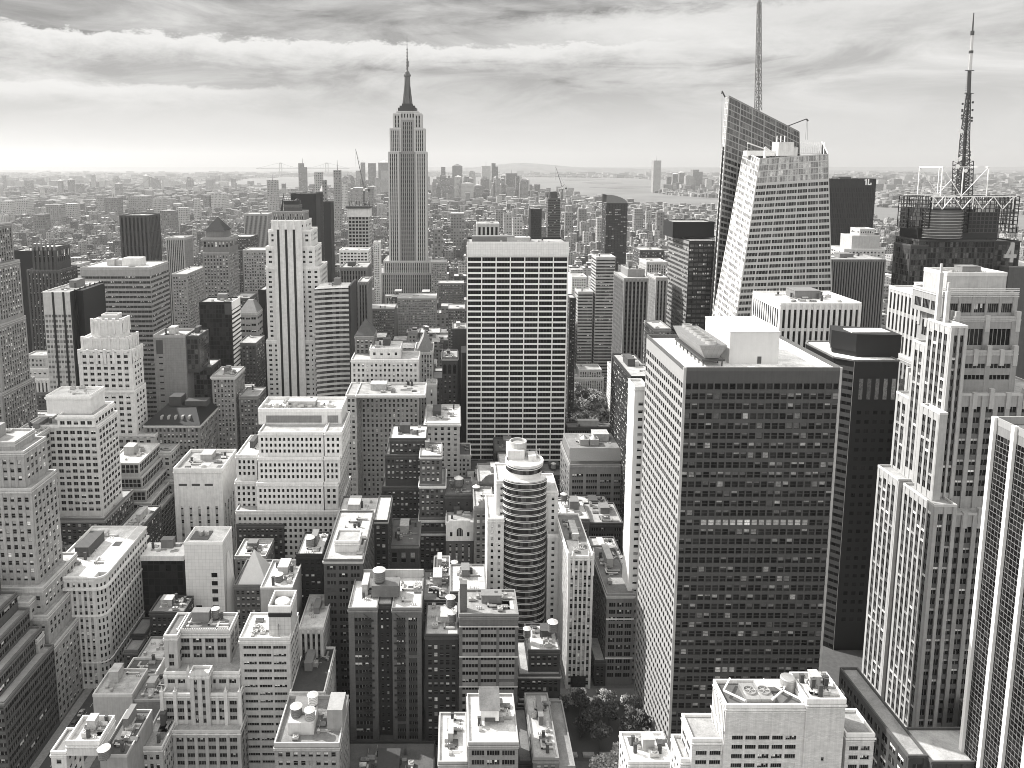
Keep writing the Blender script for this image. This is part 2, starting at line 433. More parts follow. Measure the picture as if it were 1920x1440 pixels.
    def clutter(s, x0, x1, y0, y1, z, n=5, big=True, seed=None):
        rr = random.Random(seed if seed is not None else int(x0 * 13 + y0 * 7))
        wdt, d = x1 - x0, y1 - y0
        if wdt < 6 or d < 6: return
        if big:
            w_, d_ = wdt * rr.uniform(.22, .38), d * rr.uniform(.25, .4); h = rr.uniform(3, 5.5)
            bx_, by_ = x0 + rr.uniform(.15, .5) * wdt, y0 + rr.uniform(.35, .55) * d
            mt = rr.choice([CEM, wall(.5), wall(.2, kind='brick'), wall(.32)])
            m = s.mb(); m.box(bx_, bx_ + w_, by_, by_ + d_, z, z + h); m.box(bx_ - .2, bx_ + w_ + .2, by_ - .2, by_ + d_ + .2, z + h, z + h + .35, 0, True)
            m.box(bx_ + w_ * .3, bx_ + w_ * .3 + 1.1, by_ - .06, by_, z, z + 2.1)
            s.part(m, 'stair_bulkhead', mt)
        for i in range(int(n * (2.6 if y0 < 480 else 1.6)) + 1):
            k = rr.randrange(7); cx, cy = x0 + rr.uniform(.1, .85) * wdt, y0 + rr.uniform(.06, .9) * d
            m = s.mb()
            if k == 0:
                a, b_, h = rr.uniform(1.5, 3.5), rr.uniform(1.2, 3), rr.uniform(1, 2.2)
                m.box(cx, cx + a, cy, cy + b_, z + .3, z + h, 0, True)
                m.lathe(cx + a * .5, cy + b_ * .5, [(min(a, b_) * .38, z + h), (min(a, b_) * .38, z + h + .3), (min(a, b_) * .3, z + h + .3), (min(a, b_) * .3, z + h + .05), (0.01, z + h + .05)], 12)
                for q in (0, 1): m.box(cx + q * (a - .2), cx + q * (a - .2) + .2, cy, cy + b_, z, z + .3)
                s.part(m, 'air_conditioner', METAL)
            elif k == 1:
                for q in range(3):
                    m.bar((cx + q * .9, cy, z), (cx + q * .9, cy, z + 1.1), .16, 0, 8); m.lathe(cx + q * .9, cy, [(.35, z + 1.1), (.01, z + 1.35)], 8)
                s.part(m, 'roof_vent', METAL)
            elif k == 2:
                L = rr.uniform(4, 9); m.box(cx, min(cx + L, x1 - .6), cy, cy + .8, z + .3, z + 1.0, 0, True)
                m.box(cx, cx + .8, cy, min(cy + L * .7, y1 - .6), z + .35, z + 1.1, 0, True)
                s.part(m, 'duct', METAL if rr.random() < .6 else CEM)
            elif k == 3:
                a = rr.uniform(2, 4); m.box(cx, cx + a, cy, cy + a * .7, z, z + .8)
                m.quad((cx, cy, z + .8), (cx + a, cy, z + .8), (cx + a, cy + a * .35, z + 1.6), (cx, cy + a * .35, z + 1.6)); m.quad((cx, cy + a * .7, z + .8), (cx + a, cy + a * .7, z + .8), (cx + a, cy + a * .35, z + 1.6), (cx, cy + a * .35, z + 1.6))
                s.part(m, 'skylight', GL_BRIGHT)
            elif k == 5:
                a, d_ = rr.uniform(3, 8), rr.uniform(2.5, 7); xe, ye = min(cx + a, x1 - .5), min(cy + d_, y1 - .5)
                if xe > cx and ye > cy:
                    m.box(cx, xe, cy, ye, z + .03, z + .12); s.part(m, 'roof_patch', roofm(rr.choice([.06, .12, .5, .7])))
            elif k == 6:
                h = rr.uniform(.5, 1.1)
                for q in range(3):
                    xe = min(cx + 4 + q, x1 - .4); m.bar((cx, cy + q * .5, z + h), (max(xe, cx + .5), cy + q * .5, z + h), .1)
                m.bar((cx, cy, z + h), (cx, min(cy + 6, y1 - .4), z + h), .14); m.box(cx - .4, cx + .8, cy - .4, cy + .8, z, z + h + .5)
                s.part(m, 'roof_pipes', METAL)
            else:
                h = rr.uniform(2, 4); m.box(cx, cx + 1.2, cy, cy + .9, z, z + h); m.box(cx - .1, cx + 1.3, cy - .1, cy + 1, z + h, z + h + .2, 0, True)
                s.part(m, 'chimney', wall(.2, kind='brick'))
    def finish(s):
        for k, (B, ms) in s.walls.items(): s.part(B, 'wall', ms)
        def score(w):
            F, a, b, lo, hi, pos = w[:6]
            if F in 'NS': p = Vector(((a + b) / 2, pos, (lo + hi) / 2)); nn = Vector((0, -1, 0))
            else: p = Vector((pos, (a + b) / 2, (lo + hi) / 2)); nn = Vector((-1 if F == 'E' else 1, 0, 0))
            d = Vector((0, 0, HC)) - p
            c = nn.dot(d) / d.length
            return max(0, c) * (b - a) * (hi - lo) / d.length_squared
        s.wins.sort(key=score, reverse=True)
        ox, oy, oz = s.loc
        npk = max(0, PICK - s.picked); s.picked += min(npk, len(s.wins))
        for w in s.wins[:npk]:
            F, a, b, lo, hi, pos, rec, v, gl, fr = w
            o = bpy.data.objects.new('window', wmesh(v, gl, fr)); S.collection.objects.link(o); o.parent = s.root
            if F == 'N': o.location = (a - ox, pos + rec - oy, lo)
            elif F == 'W': o.location = (pos - rec - ox, a - oy, lo); o.rotation_euler.z = math.pi / 2
            else: o.location = (pos + rec - ox, b - oy, lo); o.rotation_euler.z = -math.pi / 2
            o.scale = (b - a, 1, hi - lo)
        rest = s.wins[npk:]
        if rest:
            mats = []; B = s.mb()
            for (F, a, b, lo, hi, pos, rec, v, gl, fr) in rest:
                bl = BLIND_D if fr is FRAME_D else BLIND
                for m in (gl, bl, fr):
                    if m not in mats: mats.append(m)
                mm = (mats.index(gl), mats.index(bl), mats.index(fr))
                w_, h_ = b - a, hi - lo
                for (u0, u1, v0, v1, n, mi) in WV[v]:
                    p, q, r, t = a + u0 * w_, a + u1 * w_, lo + v0 * h_, lo + v1 * h_
                    if F == 'N': yy = pos + rec - n; B.quad((p, yy, r), (q, yy, r), (q, yy, t), (p, yy, t), mm[mi])
                    elif F == 'W': xx = pos - rec + n; B.quad((xx, p, r), (xx, q, r), (xx, q, t), (xx, p, t), mm[mi])
                    else: xx = pos + rec - n; B.quad((xx, q, r), (xx, p, r), (xx, p, t), (xx, q, t), mm[mi])
            o = s.part(B, 'window', mats); o['kind'] = 'stuff'
        return s.root
OCC = []

def PB(name, label, tiers, cl=4, tank=None, cat='building', group=None, cornice=None):
    """building from tiers measured on the photograph: (xl, xr, ytop, Y, depth, style, {opts}); z0 = None -> top of the next tier or the ground"""
    b = Building(name, label, cat, group=group)
    geo = []
    for t in tiers:
        xl, xr, yt, Y, L, sty = t[:6]; o = dict(t[6]) if len(t) > 6 else {}
        geo.append([PX(xl, yt, Y), PX(xr, yt, Y), Y, Y + L, o.pop('z0', None), PZ(yt, Y), sty, o])
    # anchor at the widest, lowest tier
    lo = geo[-1]; b.start((lo[0] + lo[1]) / 2, (lo[2] + lo[3]) / 2)
    for i, g in enumerate(geo):
        x0, x1, y0, y1, z0, z1, sty, o = g
        if z0 is None: z0 = geo[i + 1][5] if i + 1 < len(geo) else 0
        if z0 == 'base': z0 = 0
        c = o.pop('clutter', cl if i == 0 else 1); cor = o.pop('cor', None)
        b.tier(x0, x1, y0, y1, z0, z1, sty, **o)
        if cor: b.cornice(x0, x1, y0, y1, z1 - .2, *cor)
        if c: b.clutter(x0 + 1, x1 - 1, y0 + 1, y1 - 1, z1 + .02, c, big=(i == 0 and c > 2))
        g[4] = z0
    b.geo = geo
    b.finish()
    return b
TANKN = 0
def water_tank(x, y, z, label, r=2.1, h=4.2, leg=2.2, wood=None, cone=None):
    wood = wood or WOOD; cone = cone or CONE
    root = empty('water_tank', (x, y, z), label, 'water tank')
    m = MB(); m.lathe(0, 0, [(r, leg), (r * .96, leg + h), (0.01, leg + h + .02)], 20); m.lathe(0, 0, [(r, leg), (.01, leg)], 20)
    m.build('tank', wood, root, smooth=False)
    m = MB()
    for q in range(5): zz = leg + .3 + q * h / 5; m.lathe(0, 0, [(r * 1.015, zz), (r * 1.015, zz + .1)], 20)
    m.build('hoop', STEEL, root)
    m = MB(); m.lathe(0, 0, [(r * 1.1, leg + h - .05), (0.03, leg + h + r * .62)], 20); m.build('tank_roof', cone, root)
    for a in range(4):
        m = MB(); t = math.pi / 4 + a * math.pi / 2; m.bar((math.cos(t) * r * .85, math.sin(t) * r * .85, 0), (math.cos(t) * r * .85, math.sin(t) * r * .85, leg), .14); m.build('leg', STEEL, root)
    m = MB()
    for a in range(4):
        t = math.pi / 4 + a * math.pi / 2; t2 = t + math.pi / 2
        m.bar((math.cos(t) * r * .85, math.sin(t) * r * .85, .1), (math.cos(t2) * r * .85, math.sin(t2) * r * .85, leg), .07)
        m.bar((math.cos(t) * r * .85, math.sin(t) * r * .85, leg - .1), (math.cos(t2) * r * .85, math.sin(t2) * r * .85, leg - .1), .12)
    m.build('brace', STEEL, root)
    return root
def tank_px(px, py, Y, label, **k):
    """tank whose foot shows at this pixel, at distance Y"""
    return water_tank(PX(px, py, Y), Y, PZ(py, Y), label, **k)
# ============================================================ NEAR RIGHT
# white stepped apartment house with cooling plant on its roof (bottom right)
b = PB('apartment_tower', 'white brick stepped tower with two round fans in its framed open roof, bottom right',
   [(1361, 1512, 1327, 205, 11, 'cream', dict(z0='base', wall=.66, kind='brick', bay=4.2, fl=3.1, ww=.82, wh=.5, set='strip', top=8.5, mar=2, par=1.2, clutter=0, roofcol=.10, sides='NW')),
    (1513, 1586, 1319, 204.5, 12, 'cream', dict(z0='base', wall=.66, kind='brick', bay=9, ww=.12, fl=7, wh=.22, top=15, mar=2, par=1.5, clutter=0, roofcol=.5)),
    (1298, 1360, 1390, 206, 10.5, 'cream', dict(z0='base', wall=.66, kind='brick', bay=4.4, fl=3.1, ww=.8, wh=.5, set='strip', top=2.5, clutter=0, roofcol=.3)),
    (1587, 1640, 1381, 206, 10.5, 'cream', dict(z0='base', wall=.66, kind='brick', bay=4.4, fl=3.1, ww=.8, wh=.5, set='strip', top=2.5, clutter=0, roofcol=.3)),
    (1276, 1297.5, 1428, 207, 10, 'cream', dict(z0='base', wall=.66, kind='brick', bay=2.8, fl=3.1, top=1.5, clutter=0))], cl=0)
g = b.geo[0]; x0, x1, y0, y1, zt = g[0], g[1], g[2], g[3], g[5]
m = b.mb()
for (p, q) in (((x0 + 1, y0 + 5), (x0 + 6, y0 + .6)), ((x0 + 1, y0 + 5), (x0 + 5, y1 - .6)), ((x1 - 5, y0 + 5), (x1 - 1, y0 + 1)), ((x1 - 5, y0 + 5), (x1 - 10, y0 + 1)), ((x1 - 5, y0 + 5), (x1 - 1, y1 - 1)), ((x1 - 5, y0 + 5), (x1 - 9, y1 - 1))):
    m.bar((p[0], p[1], zt + 1.9), (q[0], q[1], zt + 1.9), .32)
b.part(m, 'roof_brace', WHITEP)
for i in range(2):
    cx, cy = x0 + 9.2 + i * 4.3, y0 + 5.4
    m = b.mb(); m.box(cx - 2.1, cx + 2.1, cy - 3.6, cy + 3.6, zt - .5, zt + 1.4, 0, True); b.part(m, 'cooling_unit', METAL)
    m = b.mb(); m.lathe(cx, cy, [(1.9, zt + 1.4), (1.9, zt + 1.9), (1.65, zt + 1.9), (1.65, zt + 1.5)], 28)
    for k in range(6): t = k * math.pi / 3; m.bar((cx, cy, zt + 1.6), (cx + math.cos(t) * 1.6, cy + math.sin(t) * 1.6, zt + 1.65), .16)
    b.part(m, 'fan', METAL)
cx, cy = x1 - 2.3, y0 + 8
m = b.mb(); m.lathe(cx, cy, [(2.2, zt), (2.2, zt + 4), (2, zt + 4.2), (.01, zt + 4.4)], 24); b.part(m, 'round_tank', METAL)
m = b.mb()
for k in range(5): m.lathe(cx, cy, [(2.26, zt + .5 + k * .75), (2.26, zt + .62 + k * .75)], 24)
b.part(m, 'tank_hoop', CEM)
m = b.mb(); m.box(x1 - 12, x1 - .5, y1 - 4, y1 - 1, zt, zt + 1.6); b.part(m, 'roof_screen', wall(.5))
# vertical slats of the open side screens
m = b.mb()
for k in range(9): m.box(x0 - .35, x0 - .12, y0 + .6 + k * 1.15, y0 + 1.0 + k * 1.15, zt - 16, zt + .5)
m.box(x0 - .5, x0 - .36, y0, y1, zt - 8.5, zt - 7.7, 0, True)
b.part(m, 'louvre_fin', WHITEP)
g = b.geo[1]; m = b.mb(); xx = g[0] + 4
m.bar((xx + 3, g[2] + 4, g[5]), (xx + 3, g[2] + 4, g[5] + 7), .12); m.bar((xx + 3, g[2] + 4, g[5] + 5), (xx + 5, g[2] + 4, g[5] + 5), .07)
b.part(m, 'mast', STEEL); b.clutter(g[0] + 1, g[1] - 1, g[2] + 2, g[3] - 1, g[5], 7, seed=3)

# white finned tower, right edge
b = Building('office_tower', 'black gridded glass tower with bright white fins, cut by the right edge')
X0 = 181.0; ZT = 174; yb = 240.5
b.start(X0 + 20, 170)
b.tier(X0, X0 + 45, 96, yb, 0, ZT, 'glassgrid', wall=.34, bay=1.5, fl=1.9, ww=.92, wh=.88, mar=.4, top=3, sides='E', roofcol=.12, rec=.05, par=2.5)
m = b.mb(); k = 0
y = yb - .6
while y > 100:
    m.box(X0 - 1.1, X0 + .4, y - .7, y + .7, 0, ZT + 2.6); y -= 9.0
b.part(m, 'fin', wall(.78, .6, .05))
b.clutter(X0 + 3, X0 + 40, 150, yb - 4, ZT, 6)
b.finish()

# tall stepped post-modern tower
Y = 326
b = PB('office_tower', 'tall pale stone tower with many setbacks and little pylons along its parapets, near right edge',
   [(1776, 1888, 518, Y + 10, 17, 'blank', dict(wall=.50, par=1.8, roofcol=.5, clutter=3)),
    (1768, 1909, 553, Y + 6, 22, 'bandsdark', dict(wall=.42, bay=6.5, fl=7, wh=.6, ww=.82, top=2.5, pp=.3, mar=1.6, clutter=0)),
    (1790, 1913, 597, Y + 3, 26, 'bandsdark', dict(wall=.40, bay=10, fl=11.5, wh=.66, ww=.78, top=2.8, pp=.3, mar=2.4, clutter=0)),
    (1800, 1908, 661, Y, 30, 'bandsdark', dict(wall=.40, bay=9.5, fl=5.2, ww=.8, wh=.42, top=3.6, pp=.2, mar=1.5, clutter=0)),
    (1791, 1990, 742, Y - 6, 36, 'glassgrid', dict(wall=.45, bay=5.2, fl=4.9, ww=.62, wh=.55, rec=.45, pp=.35, sp=-.1, mar=2.2, set='pair', top=4, clutter=0, gl=GL_DARK, spm=.26)),
    (1776, 2010, 966, Y - 13, 42, 'glassgrid', dict(wall=.45, bay=5.2, fl=4.9, ww=.62, wh=.55, rec=.45, pp=.35, sp=-.1, mar=2.2, set='pair', top=4.5, clutter=0, z0='base', spm=.26))], cl=3)
G = b.geo
BT = b
def add_piece(b, x0, x1, y0, y1, z0, z1, sty, **o):
    n0 = len(b.wins); b.walls = {}; b.wins = []
    b.tier(x0, x1, y0, y1, z0, z1, sty, **o); b.finish()
# east shoulders, stepping down to the left
gm = G[4]; xm = gm[0] - .05
sp = dict(wall=.5, spm=.2, bay=3.4, fl=4.9, ww=.64, wh=.62, pp=.4, sp=-.1, rec=.4, mar=.9, set='pair', top=2.5)
add_piece(b, 215, xm, 316, 332, 112.6, 190, 'glassgrid', **sp)
add_piece(b, 215, xm, 332.05, 341, 112.6, 178, 'glassgrid', **sp)
add_piece(b, 215.1, xm, 341.05, 351, 112.6, 150, 'glassgrid', **sp)
add_piece(b, 211.5, 214.95, 313, 326, 112.6, 152, 'glassgrid', **sp)
add_piece(b, 209, G[5][0] - .05, 307.5, 330, 0, 112.5, 'glassgrid', **sp)
add_piece(b, 211, G[5][0] - .05, 330.05, 334, 0, 108, 'glassgrid', **sp)
add_piece(b, 209, G[5][0] - .05, 334.05, 351, 0, 112.5, 'glassgrid', **sp)
m = b.mb()
for (xx, yy, zb, h) in ((217.5, Y + 4, 190, 22), (219.5, Y + 1, 190, 14)):
    m.box(xx, xx + 1.6, yy, yy + 1.6, zb - 12, zb + h)
    m.box(xx + .4, xx + 1.2, yy + .4, yy + 1.2, zb + h, zb + h + 4)
b.part(m, 'pylon', wall(.55))
for gi, nx in ((4, 7), (2, 3), (5, 9), (3, 5)):
    g = G[gi]; m = b.mb()
    for k in range(nx):
        xx = g[0] + .2 + (g[1] - g[0] - 2.2) * k / (nx - 1)
        m.box(xx, xx + 2.0, g[2] - .5, g[2] + 1.2, g[5] - 6, g[5] + (3.2 if k % 2 == 0 else 1.4))
    for k in range(5):
        yy = g[2] + 2 + k * (g[3] - g[2] - 4) / 4
        m.box(g[0] - .5, g[0] + .9, yy, yy + 1.8, g[5] - 8, g[5] + (3.2 if k % 2 == 0 else 1.4))
    b.part(m, 'pylon', wall(.5))
# rounded glass corner bay
g = G[4]; m = b.mb()
for k in range(0, 60):
    z = 20 + k * 2.4
    if z + 2.4 > g[5] - 3: break
    m.lathe(g[0] - .2, g[2] + .6, [(2.7, z), (2.7, z + .35)], 12, 1)
    m.lathe(g[0] - .2, g[2] + .6, [(2.55, z + .35), (2.55, z + 2.4)], 12, 0)
b.part(m, 'corner_bay', [GL_MID, wall(.46)])
m = b.mb(); c = G[1]
for k in range(4): m.box(c[0] - .3, c[1] + .3, c[2] - .32, c[2] - .12, G[0][4] - 3.4 + k * .8 + 3.6, G[0][4] - 3.0 + k * .8 + 3.6, 0, True)
b.part(m, 'ribbed_band', wall(.6))
# long low wing with metal roof at its foot
add_b = Building('low_wing_building', 'long low block with ribbed roof edge along the foot of the stepped stone tower')
add_b.start(206, 290)
zl = PZ(1421, 245)
def yz(py, X):   # distance & height helper on the line seen at px,py with lateral X
    return X
a_, c_ = ray(1702, 1421); yq = 236; xq = a_ * yq; zq = HC + c_ * yq
a2, c2 = ray(1575, 1252); y2 = xq / a2; 
add_b.tier(xq, xq + 7, yq, y2, 0, zq, 'glassgrid', wall=.16, bay=5, fl=4.6, ww=.7, wh=.6, rec=.5, pp=.5, sides='NE', roofcol=.3, set='pair')
add_b.tier(xq + 7.02, xq + 40, yq - 2, yq + 14, 0, zq - .6, 'glassgrid', wall=.16, bay=5, fl=4.6, ww=.7, wh=.6, rec=.5, pp=.5, sides='N', roofcol=.42, set='pair')
add_b.finish()

# the big dark gridded slab
XL, XR, YN, YS, ZB = 90.7, 152.6, 285.0, 342.0, 179.5
b = Building('office_slab', 'huge dark gridded office slab with one row of bright blinds and a side coloured sunlit')
b.start((XL + XR) / 2, (YN + YS) / 2)
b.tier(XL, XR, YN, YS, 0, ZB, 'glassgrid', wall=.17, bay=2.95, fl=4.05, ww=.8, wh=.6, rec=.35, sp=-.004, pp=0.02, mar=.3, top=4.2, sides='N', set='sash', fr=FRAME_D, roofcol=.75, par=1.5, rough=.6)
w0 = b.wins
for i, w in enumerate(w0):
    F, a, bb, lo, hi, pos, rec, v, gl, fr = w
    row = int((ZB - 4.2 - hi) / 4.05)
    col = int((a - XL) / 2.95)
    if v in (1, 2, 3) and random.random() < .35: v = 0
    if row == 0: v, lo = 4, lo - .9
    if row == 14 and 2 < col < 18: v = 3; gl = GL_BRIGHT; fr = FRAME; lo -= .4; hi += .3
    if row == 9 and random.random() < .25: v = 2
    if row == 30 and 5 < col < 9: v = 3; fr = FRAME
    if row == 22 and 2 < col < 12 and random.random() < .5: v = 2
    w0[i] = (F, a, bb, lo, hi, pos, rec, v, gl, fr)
fin = dict(ST['glassgrid']);  # base style of the side facade, which has no fins
B2 = b.mb(); key = ('side', 'side'); b.walls[key] = (B2, [wall(.44, .6, .06), wall(.46, .7, .08)])  # side coloured lighter than the front to stand for sunlight
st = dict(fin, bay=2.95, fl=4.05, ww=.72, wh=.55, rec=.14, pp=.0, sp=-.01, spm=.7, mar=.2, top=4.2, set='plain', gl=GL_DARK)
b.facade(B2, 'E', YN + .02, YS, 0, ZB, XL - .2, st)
g0 = b.mb(); g0.box(XL - .3, XL + .8, YN - .12, YN + .5, 0, ZB + 1.5); g0.box(XR - .8, XR + .1, YN - .12, YN + .5, 0, ZB + 1.5); b.part(g0, 'corner_post', wall(.5))
# long cooling tower hopper with fans
hx0, hx1, hy0, hy1 = XL + 9.5, XL + 17.5, YN + 7, YN + 44
m = b.mb()
for (a, c) in (((hx0 - 1.6, hx1 + 1.6), (hx0 + 1.2, hx1 - 1.2)),):
    zt, zb = ZB + 8.6, ZB + 3.0
    P8 = [(c[0], hy0 + 1.4, zb), (c[1], hy0 + 1.4, zb), (c[1], hy1 - 1.4, zb), (c[0], hy1 - 1.4, zb), (a[0], hy0, zt), (a[1], hy0, zt), (a[1], hy1, zt), (a[0], hy1, zt)]
    for f in ((0, 1, 5, 4), (1, 2, 6, 5), (2, 3, 7, 6), (3, 0, 4, 7), (4, 5, 6, 7), (0, 1, 2, 3)): m.quad(*[P8[i] for i in f])
b.part(m, 'cooling_tower', wall(.42, .6, .1, 'panel'))
m = b.mb()
m.box(hx0 - .6, hx1 + .6, hy0 - .5, hy1, ZB + 2.2, ZB + 2.95, 0, True)
for k in range(8):
    for xx in (hx0, hx1 - .4): m.box(xx, xx + .4, hy0 + k * 5.1, hy0 + k * 5.1 + .4, ZB, ZB + 2.2)
b.part(m, 'support_frame', STEEL)
for k in range(7):
    m = b.mb(); cy = hy0 + 3 + k * 5.2; cx = (hx0 + hx1) / 2
    m.lathe(cx, cy, [(2.3, ZB + 8.6), (2.1, ZB + 9.9), (1.85, ZB + 9.9), (1.85, ZB + 9.0), (.01, ZB + 8.9)], 20)
    m.bar((cx - 2.4, cy, ZB + 10), (cx + 2.4, cy, ZB + 10), .12); b.part(m, 'fan', METAL)
m = b.mb(); m.box(XL + 21.5, XL + 41.5, YN + 11, YN + 41, ZB, ZB + 13); m.box(XL + 21.3, XL + 41.7, YN + 10.8, YN + 41.2, ZB + 13, ZB + 13.4, 0, True)
b.part(m, 'plant_room', wall(.62, .8, .05))
m = b.mb(); m.box(XL + 33, XL + 34.6, YN + 10.86, YN + 10.98, ZB, ZB + 3); m.box(XL + 21.36, XL + 21.48, YN + 20, YN + 22, ZB, ZB + 3); b.part(m, 'door', FRAME_D)
m = b.mb()
for k in range(20): m.bar((XL + 3 + 3 * k, YN + 1.2, ZB), (XL + 3 + 3 * k, YN + 1.2, ZB + 1.2), .03)
b.part(m, 'safety_post', STEEL)
b.finish()

# dark octagonal tower behind it
YA = 372
xa, xb, za = PX(1602, 678, YA), PX(1686, 678, YA), PZ(678, YA)
b = Building('office_tower', 'black tower with a dark box on its white roof, behind the huge gridded slab')
b.start((xa + xb) / 2, YA + 20)
OCC.append((xa - 9, xb + 2, YA, YA + 45))
ch = 7.0; Y1 = YA + 42
pts = [(xa, YA), (xb, YA), (xb, Y1), (xa - ch + 3, Y1), (xa - ch, Y1 - 4), (xa - ch, YA + ch)]
m = b.mb(); m.prism([(p[0], p[1]) for p in pts], 0, za, 0, 0); b.part(m, 'wall', wall(.028, .5, .2))
m = b.mb(); m.poly([(p[0] + .3 if p[0] < xa + 2 else p[0] - .3, p[1], za + .25) for p in pts]); b.part(m, 'roof', roofm(.75))
m = b.mb()
for i in range(len(pts)):
    p, q = pts[i], pts[(i + 1) % len(pts)]; m.bar((p[0], p[1], za + .5), (q[0], q[1], za + .5), .55)
b.part(m, 'parapet', wall(.3))
# chamfer + east windows
def slanted(b, p, q, z0, z1, fl, nb, wh, wallm, off=.12, glass=GL_DARK, ww=.8):
    """window strips on a vertical wall from p to q (plan)"""
    d = Vector((q[0] - p[0], q[1] - p[1], 0)); L = d.length; d.normalize(); n = Vector((d.y, -d.x, 0))
    if n.dot(Vector((-p[0], -p[1], 0))) < 0: n = -n
    A = b.mb(); C = b.mb(); wn = []
    def pt(u, v, o): return (p[0] + d.x * u + n.x * o, p[1] + d.y * u + n.y * o, v)
    rows = int((z1 - z0) / fl)
    for r in range(rows):
        zt_ = z1 - r * fl
        A.quad(pt(0, zt_ - fl * (1 - wh), off), pt(L, zt_ - fl * (1 - wh), off), pt(L, zt_, off), pt(0, zt_, off))
        A.quad(pt(0, zt_ - fl * (1 - wh), 0), pt(L, zt_ - fl * (1 - wh), 0), pt(L, zt_ - fl * (1 - wh), off), pt(0, zt_ - fl * (1 - wh), off))
        A.quad(pt(0, zt_, 0), pt(L, zt_, 0), pt(L, zt_, off), pt(0, zt_, off))
        for i in range(nb):
            u0 = L * (i + (1 - ww) / 2) / nb; u1 = L * (i + (1 + ww) / 2) / nb
            wn.append((pt(u0, zt_ - fl + .05, .03), pt(u1, zt_ - fl + .05, .03), pt(u1, zt_ - fl * (1 - wh) - .05, .03), pt(u0, zt_ - fl * (1 - wh) - .05, .03)))
    b.part(A, 'spandrel', wallm)
    wn.sort(key=lambda w: -w[0][2])
    for w in wn[:60]:
        c = b.mb(); c.quad(*w); b.part(c, 'window', glass)
    for w in wn[60:]: C.quad(*w)
    o = b.part(C, 'window', glass)
    if o: o['kind'] = 'stuff'
slanted(b, (xa - ch, YA + ch), (xa, YA), 0, za - 3, 4.1, 4, .45, wall(.17, .6))
slanted(b, (xa - ch, Y1 - 4), (xa - ch, YA + ch), 0, za - 3, 4.1, 14, .45, wall(.17, .6))
m = b.mb(); m.bar((xa, YA - .05, 0), (xa, YA - .05, za), .12); b.part(m, 'corner_strip', METAL)
m = b.mb()
for k in range(6):
    u = xa + 3.2 + k * 4.2
    m.quad((u, YA - .12, za - 20), (u + 2, YA - .12, za - 20), (u + 2, YA - .12, za - 9), (u, YA - .12, za - 9))
b.part(m, 'tall_window', GL_BRIGHT)
m = b.mb()
for r in range(24):
    for k in range(6): u = xa + 3.2 + k * 4.2; m.quad((u, YA - .06, za - 28 - r * 5), (u + 2.2, YA - .06, za - 28 - r * 5), (u + 2.2, YA - .06, za - 26 - r * 5), (u, YA - .06, za - 26 - r * 5))
o = b.part(m, 'window', GL_DARK); o['kind'] = 'stuff'
px0, px1 = PX(1607, 650, YA + 7), PX(1687, 650, YA + 7)
m = b.mb(); m.prism([(px0, YA + 8), (px1, YA + 6), (px1 + 1, YA + 22), (px0 - 3, YA + 30), (px0 - 8, YA + 18)], za + 3, za + 12.5, 0, 0)
m.prism([(px0 + .6, YA + 8.6), (px1 - .6, YA + 6.6), (px1 + .4, YA + 21.5), (px0 - 2.5, YA + 29.3), (px0 - 7.2, YA + 18)], za, za + 3)
b.part(m, 'plant_room', wall(.05, .6)); 
m = b.mb(); m.box(px0 - 1, px1 - 3, YA + 11, YA + 20, za + 12.5, za + 13.1, 0, True); b.part(m, 'roof_deck', roofm(.6))

# ============================================================ CENTRE FOREGROUND
# U shaped old brick block with dark courts and fire escapes
b = PB('brick_apartment_block', 'old dark brick block with U shaped front and iron fire escapes, bottom centre',
   [(653, 707, 1143, 307, 27, 'darkbrick', dict(z0='base', bay=7, fl=3.6, ww=.72, wh=.5, set='strip', wall=.27, pp=.15, spm=.14, roofcol=.6, mar=1.2, clutter=3, top=3)),
    (735, 790, 1143, 307, 27, 'darkbrick', dict(z0='base', bay=7, fl=3.6, ww=.72, wh=.5, set='strip', wall=.27, pp=.15, spm=.14, roofcol=.5, mar=1.2, clutter=4, top=3)),
    (707.5, 734.5, 1135, 311.5, 22, 'darkbrick', dict(z0='base', bay=3, fl=3.6, ww=.4, wh=.45, wall=.12, roofcol=.5, clutter=0, par=.6))], cl=3)
g = b.geo
zc = g[0][5]
m = b.mb(); m.box(g[0][1] - 3.2, g[1][0] + 2.6, 315, 322, zc + .9, zc + 6.5); b.part(m, 'roof_house', wall(.3, kind='brick'))
m = b.mb(); m.box(g[0][0], g[1][1], 332.3, 332.8, zc, zc + 4.4); b.part(m, 'screen_wall', wall(.55))
for (xx, w_) in ((g[0][1] - 6.6, 2.8), (g[1][0] + .8, 2.8)):
    for r in range(14):
        m = b.mb(); z = zc - 5 - r * 3.6
        if z < 6: break
        m.box(xx, xx + 5.2, 305.7, 307 - .02, z, z + .14, 0, True)
        for q in range(7): m.bar((xx + q * .86, 305.75, z), (xx + q * .86, 305.75, z + 1.05), .045)
        m.bar((xx, 305.75, z + 1.05), (xx + 5.2, 305.75, z + 1.05), .05)
        s_ = 1 if r % 2 else -1
        for q in (0, .45): m.bar((xx + 2.6 - 1.9 * s_, 306.0 + q, z), (xx + 2.6 + 1.9 * s_, 306.0 + q, z + 3.5), .09)
        b.part(m, 'fire_escape', STEEL)
water_tank(PX(712, 1118, 319), 318.5, zc + 6.5, 'brown wooden water tank in the middle of the U shaped brick block roof', r=2.7, h=5.0, leg=.8)
tank_px(935, 1136, 313, 'left pale wooden water tank of the close pair beside the curved glass hotel', r=2.0, h=4.4, leg=.6, wood=WOODL)
tank_px(915, 1134, 313, 'right pale wooden water tank of the close pair behind the ribbed loft block roof', r=2.0, h=4.4, leg=.6, wood=WOODL)
S.objects  # (tanks stand on the plinth below)
